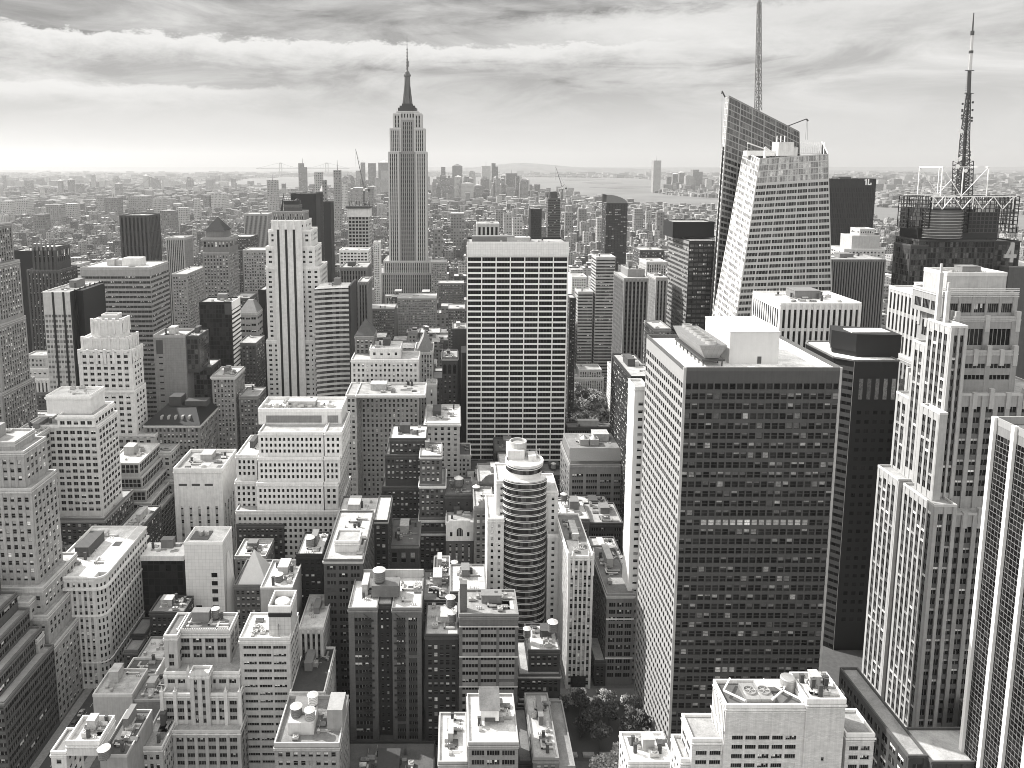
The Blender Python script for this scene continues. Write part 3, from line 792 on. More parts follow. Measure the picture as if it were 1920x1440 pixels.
b = PB('brick_building', 'narrow dark brick walk up wedged between the U shaped block and white trimmed loft',
   [(797, 859.5, 1193, 304, 24, 'brick', dict(wall=.12, bay=2.6, top=3.5, roofcol=.45))], cl=6)
tank_px(847, 1170, 312, 'wooden tank with a conical cap above the speckled roof left of the loft block', r=1.9, h=4, leg=1.6)
tank_px(845, 1140, 321, 'dark old water tank with a ragged conical roof behind the conical capped tank', r=2.2, h=4, leg=1.5)
b = PB('loft_building', 'pale brick loft block with white trim bands and wide windows, below the curved hotel',
   [(861, 972, 1155, 300, 19, 'loft', dict(wall=.27, fl=3.55, ww=.84, wh=.5, bay=7.2, top=4, roofcol=.25, spm=.36))], cl=6)
g = b.geo[0]; m = b.mb(); m.box(PX(908, 1150, 308), PX(946, 1150, 308), 308, 316, g[5], PZ(1134, 313)); b.part(m, 'tank_plinth', wall(.3, kind='brick'))
m = b.mb(); m.box(g[0] + .3, g[0] + 3.5, 303, 306, g[5], g[5] + 13); b.part(m, 'chimney', wall(.28, kind='brick'))
m = b.mb()
for k in range(3):
    zz = g[5] - 5 - k * 14.2; m.box(g[0] - .1, g[1] + .1, 299.5, 299.8, zz, zz + .5, 0, True)
b.part(m, 'belt_course', wall(.55))
b = PB('brick_building', 'dark stepped brick building with two water tanks, just right of the loft block',
   [(991, 1050, 1222, 315, 20, 'brick', dict(wall=.14, bay=2.5, roofcol=.5, fl=3.3, clutter=5)),
    (972.5, 1051, 1268, 312, 25, 'brick', dict(wall=.13, bay=2.5, fl=3.3, clutter=0, cor=(.5, .4, .55))),
    (972.5, 1052, 1318, 309, 30, 'brick', dict(wall=.12, bay=2.5, fl=3.3, clutter=0, cor=(.5, .4, .55)))], cl=5)
tank_px(988, 1200, 322, 'dark slim water tank, left one of two above the dark stepped brick building', r=1.7, h=3.8, leg=2)
tank_px(1036, 1188, 322, 'larger brown wooden tank, right one of two above the stepped brick building', r=2.3, h=4.4, leg=1.6)
b = PB('gothic_tower', 'slim white terracotta tower with spiky gothic corner turrets beside the plaza trees',
   [(1066, 1113, 1046, 342, 45, 'gothic', dict(wall=.62, bay=2.2, fl=3.75, ww=.6, wh=.62, pp=.3, spm=.5, sp=-.05, roofcol=.18, top=1, mar=.7, set='sash'))], cl=5)
g = b.geo[0]; m = b.mb()
for (xx, n) in ((g[0] - .3, 0), (g[0] + 1.9, 1), (g[1] - 2.6, 1), (g[1] - .6, 0)):
    m.box(xx, xx + .9, g[2] - .45, g[2] + .8, g[5] - 9, g[5] + 3); m.bar((xx + .45, g[2] + .1, g[5] + 3), (xx + .45, g[2] + .1, g[5] + 5.2), .45, r2=.05)
b.part(m, 'turret', wall(.66))
m = b.mb(); m.box(g[0] + 2.4, g[1] - 2.4, g[2] - .4, g[2] - .1, 1, 7); b.part(m, 'shopfront', GL_DARK)
b = PB('brick_building', 'brick building with pale crown and three window bays, left of the huge slab base',
   [(1138, 1190, 1117, 345, 48, 'loftdark', dict(wall=.30, bay=4.1, fl=3.8, ww=.78, wh=.6, set='triple', top=3, roofcol=.16, cor=(.7, .5, .5), kind='plain'))], cl=8)
g = b.geo[0]; m = b.mb(); m.box(g[0] - .12, g[1], g[2] - .25, g[2] - .05, g[5] - 12.8, g[5] - 12.1, 0, True); m.box(g[0] - .12, g[1], g[2] - .25, g[2] - .05, 14, 14.8, 0, True); b.part(m, 'belt_course', wall(.66))
b = PB('small_brick_house', 'low dark townhouse squeezed between the gothic tower and the three bay brick building', [(1114.5, 1136, 1242, 344, 20, 'darkbrick', dict(wall=.12, bay=2))], cl=2)
tank_px(1143, 1044, 389, 'pale conical capped water tank on the cluttered roof behind the gothic tower', r=2.3, h=5, leg=1.6, wood=WOODL)
tank_px(1166, 1070, 385, 'darker small tank next to the tall thin white slab', r=1.9, h=4.2, leg=1.4)
b = PB('brick_building', 'cluttered roof brick building behind the three bay brick building', [(1122, 1172, 1058, 394, 30, 'darkbrick', dict(roofcol=.4))], cl=8)
b = PB('white_slab', 'very thin bright white slab seen edge on, left of the huge dark gridded slab',
   [(1190, 1215, 728, 349, 13, 'cream', dict(wall=.74, bay=4, fl=3.85, ww=.42, wh=.42, var=.06, sides='NW', mar=.6, top=6))], cl=2)

# curved hotel tower
b = Building('hotel_tower', 'round fronted glass hotel tower with white bands and a tall round stack on top')
Y = 372; cx = PX(987, 900, Y); zt = PZ(887, Y); zs = PZ(905, Y)
b.start(cx, Y + 14); OCC.append((PX(914, 970, Y), PX(1064, 1000, Y), Y, Y + 35))
WB = wall(.66, .7, .05)
def round_front(cx, cy, rx, z0, z1, fl=3.55, a0=math.pi, a1=2 * math.pi, n=26, sy=.55):
    m = b.mb(); w = b.mb()
    rows = int((z1 - z0) / fl)
    for r in range(rows):
        z = z1 - (r + 1) * fl
        m.lathe(cx, cy, [(rx, z + fl * .66), (rx + .25, z + fl * .66), (rx + .25, z + fl * .77), (rx, z + fl * .77)], n, 0, a0, a1, 1, sy)
        m.lathe(cx, cy, [(rx, z + fl * .9), (rx + .18, z + fl * .9), (rx + .18, z + fl * .96), (rx, z + fl * .96)], n, 0, a0, a1, 1, sy)
        for k in range(0, n):
            t0 = a0 + (a1 - a0) * k / n; t1 = a0 + (a1 - a0) * (k + 1) / n
            w.quad((cx + math.cos(t0) * rx, cy + math.sin(t0) * rx * sy, z), (cx + math.cos(t1) * rx, cy + math.sin(t1) * rx * sy, z), (cx + math.cos(t1) * rx, cy + math.sin(t1) * rx * sy, z + fl), (cx + math.cos(t0) * rx, cy + math.sin(t0) * rx * sy, z + fl))
    m.lathe(cx, cy, [(rx - .4, z0), (rx - .4, z1), (.01, z1 + .01)], n, 0, a0, a1, 1, sy)
    b.part(m, 'curved_wall', WB); b.part(w, 'window_band', GL_MID)
rx = (PX(1029, 905, Y) - PX(945, 905, Y)) / 2
round_front(cx, Y + 8, rx, 0, zs, sy=.7)
round_front(cx, Y + 13, rx * .84, zs, zt + 1, a0=0, a1=2 * math.pi, n=40, sy=1)
m = b.mb(); m.lathe(cx, Y + 13, [(rx * .84 + .5, zt + 1), (rx * .84 + .5, zt + 2.4), (rx * .84 - .4, zt + 2.4), (rx * .84 - .4, zt + 1.02), (.01, zt + 1.02)], 40); b.part(m, 'roof_ring', wall(.7))
wx0, wx1 = PX(914, 975, Y + 2), PX(932, 975, Y + 2)
for (xa_, xb_, yy, ztop, sd) in ((PX(914, 975, Y + 3), PX(945, 975, Y + 3), Y + 3, PZ(975, Y + 3), 'NEW'), (PX(931, 905, Y + 8), cx, Y + 8.5, PZ(905, Y + 8), 'NEW'), (cx + .05, PX(1047, 925, Y + 8), Y + 8.5, PZ(925, Y + 8), 'NEW'), (PX(1027, 1006, Y + 3), PX(1064, 1006, Y + 3), Y + 3, PZ(1006, Y + 3), 'NEW')):
    b.tier(xa_, xb_, yy, Y + 32, 0, ztop, 'cream', wall=.66, bay=4.2, ww=.34, wh=.5, fl=3.55, sides=sd, roofcol=.5, mar=.6)
m = b.mb(); sx = PX(971, 850, Y + 22); sr = (PX(987, 850, Y + 22) - PX(955, 850, Y + 22)) / 2; z1 = PZ(832, Y + 22 - sr)
m.lathe(sx, Y + 22, [(sr, zt - 4), (sr, z1), (sr - .5, z1), (sr - .5, z1 - 2.5), (.01, z1 - 2.5)], 32); b.part(m, 'round_stack', wall(.55, .7, .08, 'panel'))
m = b.mb(); m.lathe(sx, Y + 22, [(sr * .6, z1 - 2.5), (sr * .6, z1 - 1), (.01, z1 - 1)], 20); b.part(m, 'fan', METAL)
m = b.mb(); m.box(sx - 6, sx + 3, Y + 15, Y + 30, zt, zt + 6); m.box(sx + 5, sx + 9, Y + 13, Y + 20, zt, zt + 4); m.bar((sx + 9, Y + 12, zt), (sx + 9, Y + 12, zt + 11), .15); m.bar((sx + 11, Y + 14, zt), (sx + 11, Y + 14, zt + 8), .15)
b.part(m, 'plant_room', wall(.6))
b.finish()

# long banded block between the hotel and the thin slab
b = PB('office_block', 'mid rise office block with a sloping ribbed metal crown behind the curved hotel',
   [(1068, 1178, 873, 500, 44, 'loft', dict(wall=.36, bay=11, fl=4.45, ww=.78, wh=.45, set='strip', spm=.30, pp=.06, roofcol=.3, top=5, mar=1, clutter=0, kind='plain'))], cl=0)
g = b.geo[0]; m = b.mb(); zz = g[5]
m.box(g[0] + 1, g[1] - 1, g[2] + 3, g[3] - 2, zz, zz + 3.5)
for k in range(58):
    u0 = g[0] + .6 + k * (g[1] - g[0] - 1.2) / 58; u1 = u0 + (g[1] - g[0] - 1.2) / 58 * .7
    m.quad((u0, g[2] + .6, zz + 3.3), (u1, g[2] + .6, zz + 3.3), (u1, g[2] + 3.5, zz + 11.5), (u0, g[2] + 3.5, zz + 11.5))
m.quad((g[0] + .4, g[2] + .9, zz + 3.3), (g[1] - .4, g[2] + .9, zz + 3.3), (g[1] - .4, g[2] + 3.8, zz + 11.4), (g[0] + .4, g[2] + 3.8, zz + 11.4))
m.box(g[0] + .4, g[1] - .4, g[2] + 3.9, g[3] - 8, zz + 3.5, zz + 10.4); b.part(m, 'ribbed_crown', METAL)
m = b.mb(); m.quad((g[0] + 1, g[2] + 5, zz + 10.6), (g[1] - 1, g[2] + 5, zz + 10.6), (g[1] - 1, g[3] - 9, zz + 10.6), (g[0] + 1, g[3] - 9, zz + 10.6)); b.part(m, 'roof', roofm(.2))
b.clutter(g[0] + 3, g[1] - 3, g[2] + 6, g[3] - 12, zz + 10.6, 9, seed=5)
for k in range(2):
    m = b.mb(); c = g[0] + 12 + k * 7; m.box(c - 3.2, c + 3.2, g[2] + 10, g[2] + 17, zz + 10.6, zz + 15); m.lathe(c, g[2] + 13.5, [(3, zz + 15), (.4, zz + 17)], 14); b.part(m, 'cooling_tower', METAL)
b = PB('low_flat_block', 'low dark roofed block with pale piping between the park trees and the ribbed crown block', [(1064, 1184, 803, 590, 13, 'loftdark', dict(roofcol=.13))], cl=10)

# the white banded slab with concave profile
b = PB('office_tower', 'white framed slab with black horizontal window strips standing in the centre of the photo',
   [(876.5, 1065, 457, 583, 36, 'blank', dict(z0='base', wall=.055, sides='', clutter=0, par=1.6, roofcol=.3, top=0))], cl=0)
g = b.geo[0]; x0, x1, yy, zt = g[0], g[1], g[2], g[5]; BW = wall(.78, .6, .05)
zc = PZ(479, 583); m = b.mb()
m.box(x0 - .5, x1 + .5, yy - 2.2, yy, zc, zt + 1.5, 0, True)
nb = 7
for i in range(1, nb): u = x0 + (x1 - x0) * i / nb; m.box(u - .07, u + .07, yy - 2.28, yy - 2.21, zc, zt + 1.4)
b.part(m, 'crown_band', wall(.70, .7, .05, 'panel'))
m = b.mb(); rows = 42; fl = (zc - 4) / rows
for r in range(rows + 1): z = zc - r * fl; m.box(x0 - .3, x1 + .3, yy - .8, yy, z - fl * .31, z, 0, True)
b.part(m, 'floor_band', BW)
m = b.mb(); nb = 7
for i in range(nb + 1): u = x0 + (x1 - x0) * i / nb; m.box(u - .4, u + .4, yy - 1.0, yy, 0, zc)
b.part(m, 'pier', BW)
n_ = 0; REST = b.mb()
for r in range(rows):
    for i in range(nb):
        u0 = x0 + (x1 - x0) * i / nb + .45; u1 = x0 + (x1 - x0) * (i + 1) / nb - .45; z1 = zc - r * fl - fl * .31; z0 = zc - (r + 1) * fl
        if r < 14:
            m = b.mb(); m.quad((u0, yy - .3, z0), (u1, yy - .3, z0), (u1, yy - .3, z1), (u0, yy - .3, z1)); b.part(m, 'window_strip', GL_DARK)
        else: REST.quad((u0, yy - .3, z0), (u1, yy - .3, z0), (u1, yy - .3, z1), (u0, yy - .3, z1))
o = b.part(REST, 'window_strip', GL_DARK); o['kind'] = 'stuff'
m = b.mb()
for r in range(rows):
    z0 = zc - (r + 1) * fl
    for i in range(nb):
        for q in range(1, 5): u = x0 + (x1 - x0) * (i + q / 5) / nb; m.box(u - .08, u + .08, yy - .5, yy - .3, z0, z0 + fl * .64)
b.part(m, 'mullion', FRAME_D)
b.clutter(x0 + 3, x1 - 3, yy + 4, yy + 30, zt, 10, seed=8)
m = b.mb(); m.box(x0 + 4, x0 + 38, yy + 14, yy + 24, zt, zt + 4.5); b.part(m, 'plant_room', wall(.3)); 
m = b.mb(); m.box(x0 - 4.5, x0 - .6, yy + 2, yy + 24, 0, 110); b.part(m, 'side_wing', wall(.03))

# lower clutter around the hotel's left
b = PB('arched_gable_building', 'low building with a curved stepped gable at the foot of the white banded slab', [(897, 950, 905, 470, 30, 'beige', dict(wall=.3, clutter=3, roofcol=.4))], cl=3)
g = b.geo[0]; m = b.mb(); c = (g[0] + g[1]) / 2
m.poly([(c - 8 + 0, g[2] - .3, g[5])] + [(c - math.cos(t * math.pi / 8) * 6.5, g[2] - .3, g[5] + 1 + math.sin(t * math.pi / 8) * 5) for t in range(9)] + [(c + 8, g[2] - .3, g[5])]); m.box(c - 7, c + 7, g[2] - .28, g[2] + .5, g[5], g[5] + 2.2); b.part(m, 'gable', wall(.42, kind='brick'))
b = PB('brick_building', 'dark brick building with a wooden tank, left of the curved gable building', [(834, 886, 930, 430, 26, 'darkbrick', dict(wall=.16, bay=6, fl=7, ww=.2, wh=.3, roofcol=.12))], cl=6)
tank_px(860, 912, 440, 'round wooden tank with shallow cone on a dark roof left of white banded slab', r=2.7, h=4.4, leg=1)
tank_px(893, 925, 432, 'short wooden tank half hidden among roof parapets below the white banded slab', r=2.2, h=3.6, leg=.8)
b = PB('ornate_house', 'small white baroque front with a big arched window above brick', [(836, 888, 982, 415, 26, 'brick', dict(wall=.26, bay=4, ww=.3, wh=.6, roofcol=.3, top=12, spm=.5))], cl=4)
g = b.geo[0]; m = b.mb(); c = (g[0] + g[1]) / 2; m.box(g[0], g[1], g[2] - .5, g[2] - .05, g[5] - 10.5, g[5] + 1.2, 0, True); m.box(g[0] + 2, g[1] - 2, g[2] - .5, g[2], g[5] + 1.2, g[5] + 2.4); b.part(m, 'stone_front', wall(.72))
m = b.mb(); m.poly([(c - 1.8, g[2] - .56, g[5] - 7.5)] + [(c - math.cos(t * math.pi / 8) * 1.8, g[2] - .56, g[5] - 4.2 + math.sin(t * math.pi / 8) * 1.8) for t in range(9)] + [(c + 1.8, g[2] - .56, g[5] - 7.5)]); b.part(m, 'arched_window', GL_DARK)
m = b.mb()
for k in range(-1, 2): m.box(c + k * .9 - .06, c + k * .9 + .06, g[2] - .62, g[2] - .57, g[5] - 7.5, g[5] - 2.8)
b.part(m, 'window_bar', WHITEP)
for q in (-1, 1):
    m = b.mb(); m.box(c + q * 5 - .7, c + q * 5 + .7, g[2] - .56, g[2] - .52, g[5] - 7.5, g[5] - 5); b.part(m, 'window', GL_DARK)
b = PB('curved_gable_house', 'tall narrow house with a rounded gable just left of the curved hotel', [(889, 926, 952, 408, 26, 'beige', dict(wall=.33, bay=3, top=3))], cl=2)
g = b.geo[0]; m = b.mb(); c = (g[0] + g[1]) / 2; w_ = (g[1] - g[0]) / 2 - .6
P = [(c - w_, g[5])] + [(c - math.cos(t * math.pi / 8) * w_ * .6, g[5] + 1.4 + math.sin(t * math.pi / 8) * 3) for t in range(9)] + [(c + w_, g[5])]
m.poly([(p[0], g[2] - .3, p[1]) for p in P]); m.poly([(p[0], g[2] + .3, p[1]) for p in P]); b.part(m, 'gable', wall(.42))

b = PB('brick_tower', 'dark brick tower with many pale blinds and white roof, left of narrow stepped tower',
   [(730, 799, 824, 452, 24, 'brick', dict(wall=.16, bay=2.6, fl=3.7, ww=.56, wh=.5, roofcol=.72, set='bright', top=2, kind='brick')),
    (722, 800, 855, 449, 30, 'brick', dict(wall=.155, bay=2.6, fl=3.7, ww=.56, wh=.5, set='bright')),
    (716, 800, 915, 446, 36, 'brick', dict(wall=.15, bay=2.6, fl=3.7, ww=.56, wh=.5, set='bright'))], cl=5)
b = PB('narrow_tower', 'narrow stepped grey brick tower with white cornices beside the dark brick tower',
   [(787, 828, 857, 437, 22, 'greybrick', dict(wall=.26, bay=3, fl=3.7, ww=.55, set='bright', roofcol=.75, cor=(.6, .5, .7))),
    (786, 835, 911, 434, 26, 'greybrick', dict(wall=.24, bay=3, fl=3.7, ww=.55, set='bright', cor=(.8, .6, .75))),
    (785.5, 836, 975, 431, 30, 'greybrick', dict(wall=.2, bay=3, fl=3.7, ww=.55, set='bright', cor=(.8, .6, .75))),
    (785, 836, 1000, 429, 32, 'greybrick', dict(wall=.18, bay=3, fl=3.7, ww=.55, set='bright', cor=(.8, .6, .75)))], cl=4)
b = PB('club_house', 'low stone palazzo with two tall arched windows between the lofts in the centre foreground', [(728, 785, 1024, 402, 32, 'beige', dict(wall=.22, bay=4.6, fl=11, wh=.55, ww=.5, top=1.5, roofcol=.12, cor=(.6, .5, .4)))], cl=6)
b = PB('loft_building', 'grey brick loft with white penthouse, just left of the U shaped block',
   [(627, 673, 1018, 338, 12, 'cream', dict(wall=.62, bay=4, ww=.75, fl=4.2, wh=.6, set='triple', roofcol=.3, z0=PZ(1052, 330), clutter=0)),
    (606.5, 680, 1052, 330, 50, 'loftdark', dict(wall=.20, bay=5.1, fl=3.75, ww=.72, wh=.52, roofcol=.42, z0='base', cor=(.6, .5, .5), clutter=5))], cl=0)
b = PB('loft_building', 'taller brick loft with cluttered pale roof behind the loft with the white penthouse',
   [(622, 699, 1000, 383, 44, 'loftdark', dict(wall=.17, bay=4.5, fl=3.8, roofcol=.5))], cl=9)
b = PB('brick_building', 'slim dark brick building with a snow white flat roof right of the cluttered loft roof', [(700.5, 727, 978, 384, 30, 'brick', dict(wall=.13, roofcol=.7, cor=(.6, .5, .5)))], cl=3)
b = PB('dark_brick_building', 'nearly black brick building with dark tank on white roof, left of white penthouse loft',
   [(555, 605, 1042, 338, 22, 'darkbrick', dict(wall=.035, bay=2.8, roofcol=.6, set='dark'))], cl=3)
tank_px(582, 1028, 346, 'black water tank standing on the snow white roof of the nearly black brick building', r=2.2, h=4.6, leg=1.2)
# small things between
b = PB('mixed_house', 'small pale blank walled house with an open roof pit left of the curved gable house', [(812, 843, 1082, 372, 20, 'blank', dict(wall=.5, roofcol=.12))], cl=4)
b = PB('low_house', 'low house with a pale gabled roof right of the small blank walled house', [(844, 912, 1112, 352, 26, 'beige', dict(wall=.3, roofcol=.5, clutter=5))], cl=5)
tank_px(852, 1075, 385, 'pale round tank on legs above the small pale houses left of the hotel', r=1.9, h=4.2, leg=2.6, wood=WOODL)
b = PB('low_house', 'low grey house with dark flat roof right of the U shaped block', [(791, 842, 1128, 350, 28, 'greybrick', dict(wall=.18, roofcol=.14))], cl=8)
# ============================================================ BOTTOM EDGE
b = PB('low_roof_building', 'flat pale roof with a small white pavilion at the bottom edge below the loft block',
   [(878, 972, 1396, 252, 26, 'loft', dict(wall=.4, roofcol=.6, clutter=4))], cl=4)
g = b.geo[0]; m = b.mb(); m.box(g[0] + 5, g[0] + 12, 262, 269, g[5] + 1.5, g[5] + 6); b.part(m, 'roof_pavilion', wall(.7))
m = b.mb(); m.quad((g[0] + 4.5, 261.5, g[5] + 6.1), (g[0] + 12.5, 261.5, g[5] + 6.1), (g[0] + 12.5, 270, g[5] + 10), (g[0] + 4.5, 270, g[5] + 10)); m.box(g[0] + 5, g[0] + 12, 269.4, 269.6, g[5] + 6, g[5] + 9.8); b.part(m, 'pavilion_roof', roofm(.14))
m = b.mb(); m.box(g[0] + 6.5, g[0] + 10.5, 261.6, 261.95, g[5] + 1.6, g[5] + 3); b.part(m, 'opening', FRAME_D)
b = PB('low_roof_building', 'bare pale concrete roof left of the roof with the white pavilion at the bottom edge', [(822, 876, 1432, 258, 26, 'beige', dict(wall=.4, roofcol=.6))], cl=4)
b = PB('low_roof_building', 'row house with long pale roof strips at the bottom edge left of the plaza', [(1000, 1048, 1425, 262, 36, 'beige', dict(wall=.3, roofcol=.45))], cl=7)
b = PB('low_roof_building', 'narrow roof beside the plaza trees at the bottom edge', [(1049, 1078, 1440, 262, 36, 'beige', dict(wall=.3, roofcol=.22))], cl=3)
b = PB('low_roof_building', 'small bright white roof at the bottom edge under the huge dark slab', [(1178, 1262, 1432, 240, 14, 'beige', dict(wall=.7, roofcol=.8))], cl=4)
b = Building('low_roof_building', 'dark low building with a shallow roof behind the bottom water tank group'); b.tier(-50, -8, 262, 296, 0, 9, 'darkbrick', wall=.06, roofcol=.1); b.clutter(-48, -10, 264, 294, 9, 8); b.finish()
b = PB('low_roof_building', 'dark roof strip left of the row house with long pale roof strips', [(973, 998, 1432, 268, 30, 'darkbrick', dict(wall=.08, roofcol=.16))], cl=4)

# ============================================================ BOTTOM LEFT
b = PB('gothic_office_building', 'stepped stone building with gothic arches and small finials on every setback, bottom left of centre',
   [(331, 430, 1186, 296, 13, 'gothic', dict(z0=PZ(1264, 289), wall=.48, bay=5, fl=3.5, ww=.72, wh=.55, set='triple', pp=.15, spm=.40, top=2, roofcol=.16, clutter=4)),
    (307, 332, 1195, 292, 16, 'gothic', dict(wall=.5, bay=5, ww=.55, fl=3.5, wh=.55, set='pair', pp=.2, spm=.40, top=7, roofcol=.14, clutter=0)),
    (307.5, 449, 1264, 289, 20, 'gothic', dict(wall=.56, bay=4.6, fl=3.5, ww=.7, wh=.55, set='triple', pp=.2, spm=.40, clutter=0)),
    (304, 450, 1304, 285, 24, 'gothic', dict(wall=.56, bay=4.6, fl=3.5, ww=.7, wh=.55, set='triple', pp=.2, spm=.40, clutter=0)),
    (303, 451, 1374, 280, 29, 'gothic', dict(wall=.46, bay=4.6, fl=3.5, ww=.7, wh=.55, set='triple', pp=.3, spm=.40, clutter=0))], cl=4)
G = b.geo
m = b.mb()
for g, ps in ((G[2], (.33, .56)), (G[3], (0, .17, .82, 1))):
    for f in ps:
        xx = g[0] + (g[1] - g[0]) * f; m.box(xx - .7, xx + .7, g[2] - .9, g[2] + .3, g[5] - 16, g[5] + 2.4); m.bar((xx, g[2] - .3, g[5] + 2.4), (xx, g[2] - .3, g[5] + 4.6), .6, r2=.05)
b.part(m, 'finial', wall(.6))
g = G[3]; xa_, xb_ = PX(360, 1264, 287), PX(396, 1264, 287)
add_piece(b, xa_, xb_, 284, 288.8, G[3][4], PZ(1266, 284), 'gothic', wall=.52, bay=2.6, fl=3.5, set='triple', pp=.2, spm=.4)
m = b.mb(); c = (xa_ + xb_) / 2; zz = PZ(1266, 284)
m.poly([(c - 3.8, 283.7, zz)] + [(c - math.cos(t * math.pi / 8) * 3.6, 283.7, zz + .6 + math.sin(t * math.pi / 8) * 2) for t in range(9)] + [(c + 3.8, 283.7, zz)]); b.part(m, 'arched_parapet', wall(.62))
m = b.mb()
for q in (1, 4):
    g = G[1]
for g, z in ((G[0], G[0][5] - 2), (G[2], G[2][5] - 1), (G[3], G[3][5] - .8), (G[4], G[4][5] - .6)):
    m.box(g[0] - .3, g[1] + .3, g[2] - .55, g[2] - .3, z, z + .45, 0, True)
b.part(m, 'string_course', wall(.66))
m = b.mb(); g = G[0]
for k in range(30): u = g[0] + k * (g[1] - g[0]) / 30; m.box(u, u + .35, g[2] - .32, g[2] + .15, g[5] + 1, g[5] + 1.8)
b.part(m, 'crenellation', wall(.6))
water_tank(PX(404, 1175, 305), 306, G[0][5], 'squat wooden tank on the dark ribbed roof of the stepped gothic building', r=1.7, h=4.2, leg=.6)
b = PB('office_building', 'modern white banded office building with a round tank well on its roof tower',
   [(503, 545, 1148, 293, 12, 'blank', dict(wall=.56, kind='panel', z0=PZ(1200, 290), roofcol=.2, par=2.8, clutter=0)),
    (448.5, 543, 1200, 290, 18, 'bands', dict(wall=.52, bay=6.4, fl=3.55, ww=.86, wh=.42, pp=.1, sp=.2, roofcol=.72, set='strip', mar=1.2, clutter=5))], cl=0)
g = b.geo[0]; m = b.mb(); c = (g[0] + g[1]) / 2; m.lathe(c, 298.5, [(3.1, g[5]), (3.1, g[5] + 1.9), (.01, g[5] + 2.3)], 28); b.part(m, 'round_tank', CONE)
m = b.mb(); m.box(g[0] - .06, g[1] + .06, g[2] - .08, g[2] + 2, g[5] - 2.2, g[5] - .4); b.part(m, 'dark_band', wall(.06))
m = b.mb(); m.bar((g[1] - 5, 292, b.geo[1][5]), (g[1] - 5, 292, b.geo[1][5] + 6), .12); m.bar((g[1] - 5.8, 292, b.geo[1][5] + 5), (g[1] - 4.2, 292, b.geo[1][5] + 5), .08); b.part(m, 'antenna', STEEL)
b = PB('stucco_building', 'pale stucco building with an open roof and stair tower left of the stepped gothic building',
   [(174, 248, 1307, 300, 17, 'blank', dict(wall=.5, roofcol=.42, par=1.4, clutter=3)),], cl=3)
b = PB('stucco_building', 'brick side wall with small roof huts between the pale stucco building and the gothic building', [(249, 304, 1316, 301, 16, 'blank', dict(wall=.36, kind='brick', roofcol=.3))], cl=6)
b = PB('stair_block', 'white stair block with open tops behind the pale stucco building', [(230, 291, 1268, 318, 12, 'blank', dict(wall=.55, roofcol=.1))], cl=2)
b = PB('low_house', 'small dark roofed house behind the white stair block', [(232, 258, 1222, 336, 24, 'brick', dict(roofcol=.2))], cl=3)
b = PB('low_house', 'pale flat roofed house left of the gothic building top', [(258, 306, 1236, 330, 16, 'blank', dict(wall=.3, roofcol=.5))], cl=2)
b = PB('corner_building', 'white trimmed low building with a water tank on its corner at the bottom left edge',
   [(124, 186, 1397, 252, 13, 'creambig', dict(wall=.6, bay=3.4, fl=3.6, ww=.5, wh=.55, set='sash', roofcol=.55, par=1.8)),
    (95, 123.6, 1413, 253, 12, 'creambig', dict(wall=.6, bay=3.6, fl=3.6, ww=.45, set='sash', roofcol=.2, z0='base')),], cl=5)
b2 = PB('party_wall_building', 'dark building with a tall pale side wall right of the white trimmed corner building', [(187, 238, 1420, 256, 24, 'blank', dict(wall=.4, roofcol=.1))], cl=5)
tank_px(196, 1421, 251, 'large dark tank with a white cone at the corner of the white trimmed low building', r=2.2, h=3.6, leg=.5)
b = PB('low_house', 'dark cluttered house between the stucco walls and the gothic building at the bottom', [(262, 304, 1405, 270, 30, 'beige', dict(wall=.5, bay=2.2, fl=4, roofcol=.3))], cl=8)
tank_px(300, 1372, 290, 'small white tank poking up beside the gothic building', r=1.6, h=3, leg=1, wood=WHITEP)
b = PB('brick_building', 'small pale tank roof building at the bottom edge beside the white banded office',
   [(514, 636, 1400, 258, 26, 'beige', dict(wall=.42, roofcol=.2, clutter=4, par=1.6))], cl=4)
g = b.geo[0]; m = b.mb(); m.box(g[0] + 4, g[0] + 14, 264, 273, g[5], g[5] + 5); b.part(m, 'roof_house', wall(.6))
m = b.mb(); m.box(g[0] + 19, g[0] + 25, 266, 276, g[5], g[5] + 9); b.part(m, 'stair_tower', wall(.42))
water_tank(g[0] + 6.6, 268, g[5] + 5, 'left dark tank with a bright cone in the group of three at the bottom edge', r=2.2, h=3.6, leg=.6)
water_tank(g[0] + 12.0, 274, g[5] + 5, 'rear white tank with a bright cone in the group of three at the bottom edge', r=2.0, h=3.6, leg=.9, wood=WHITEP)
water_tank(g[0] + 12.2, 266.5, g[5] + 4.6, 'front pale tank in the group of three at the bottom edge', r=2.0, h=3.7, leg=.5, wood=WOODL)
b = PB('terracotta_building', 'small white ornamented building with a black sloping roof behind the three tank roof', [(543, 608, 1302, 288, 30, 'gothic', dict(wall=.66, bay=3.2, fl=4, ww=.62, wh=.6, pp=.2, spm=.55, roofcol=.05))], cl=3)
b = PB('side_street_building', 'pale flat roofed building with a long ribbed side right of the white banded office tower', [(560, 606, 1180, 312, 26, 'ribs', dict(wall=.5, roofcol=.55))], cl=3)
b = PB('stepped_roof_building', 'pale house with nested roof terraces in front of the glass pyramid skylight', [(488, 548, 1105, 318, 24, 'blank', dict(wall=.42, roofcol=.55))], cl=5)
tank_px(523, 1094, 325, 'brown tank standing on the nested pale terraces left of the nearly black building', r=2.0, h=4.2, leg=.5)

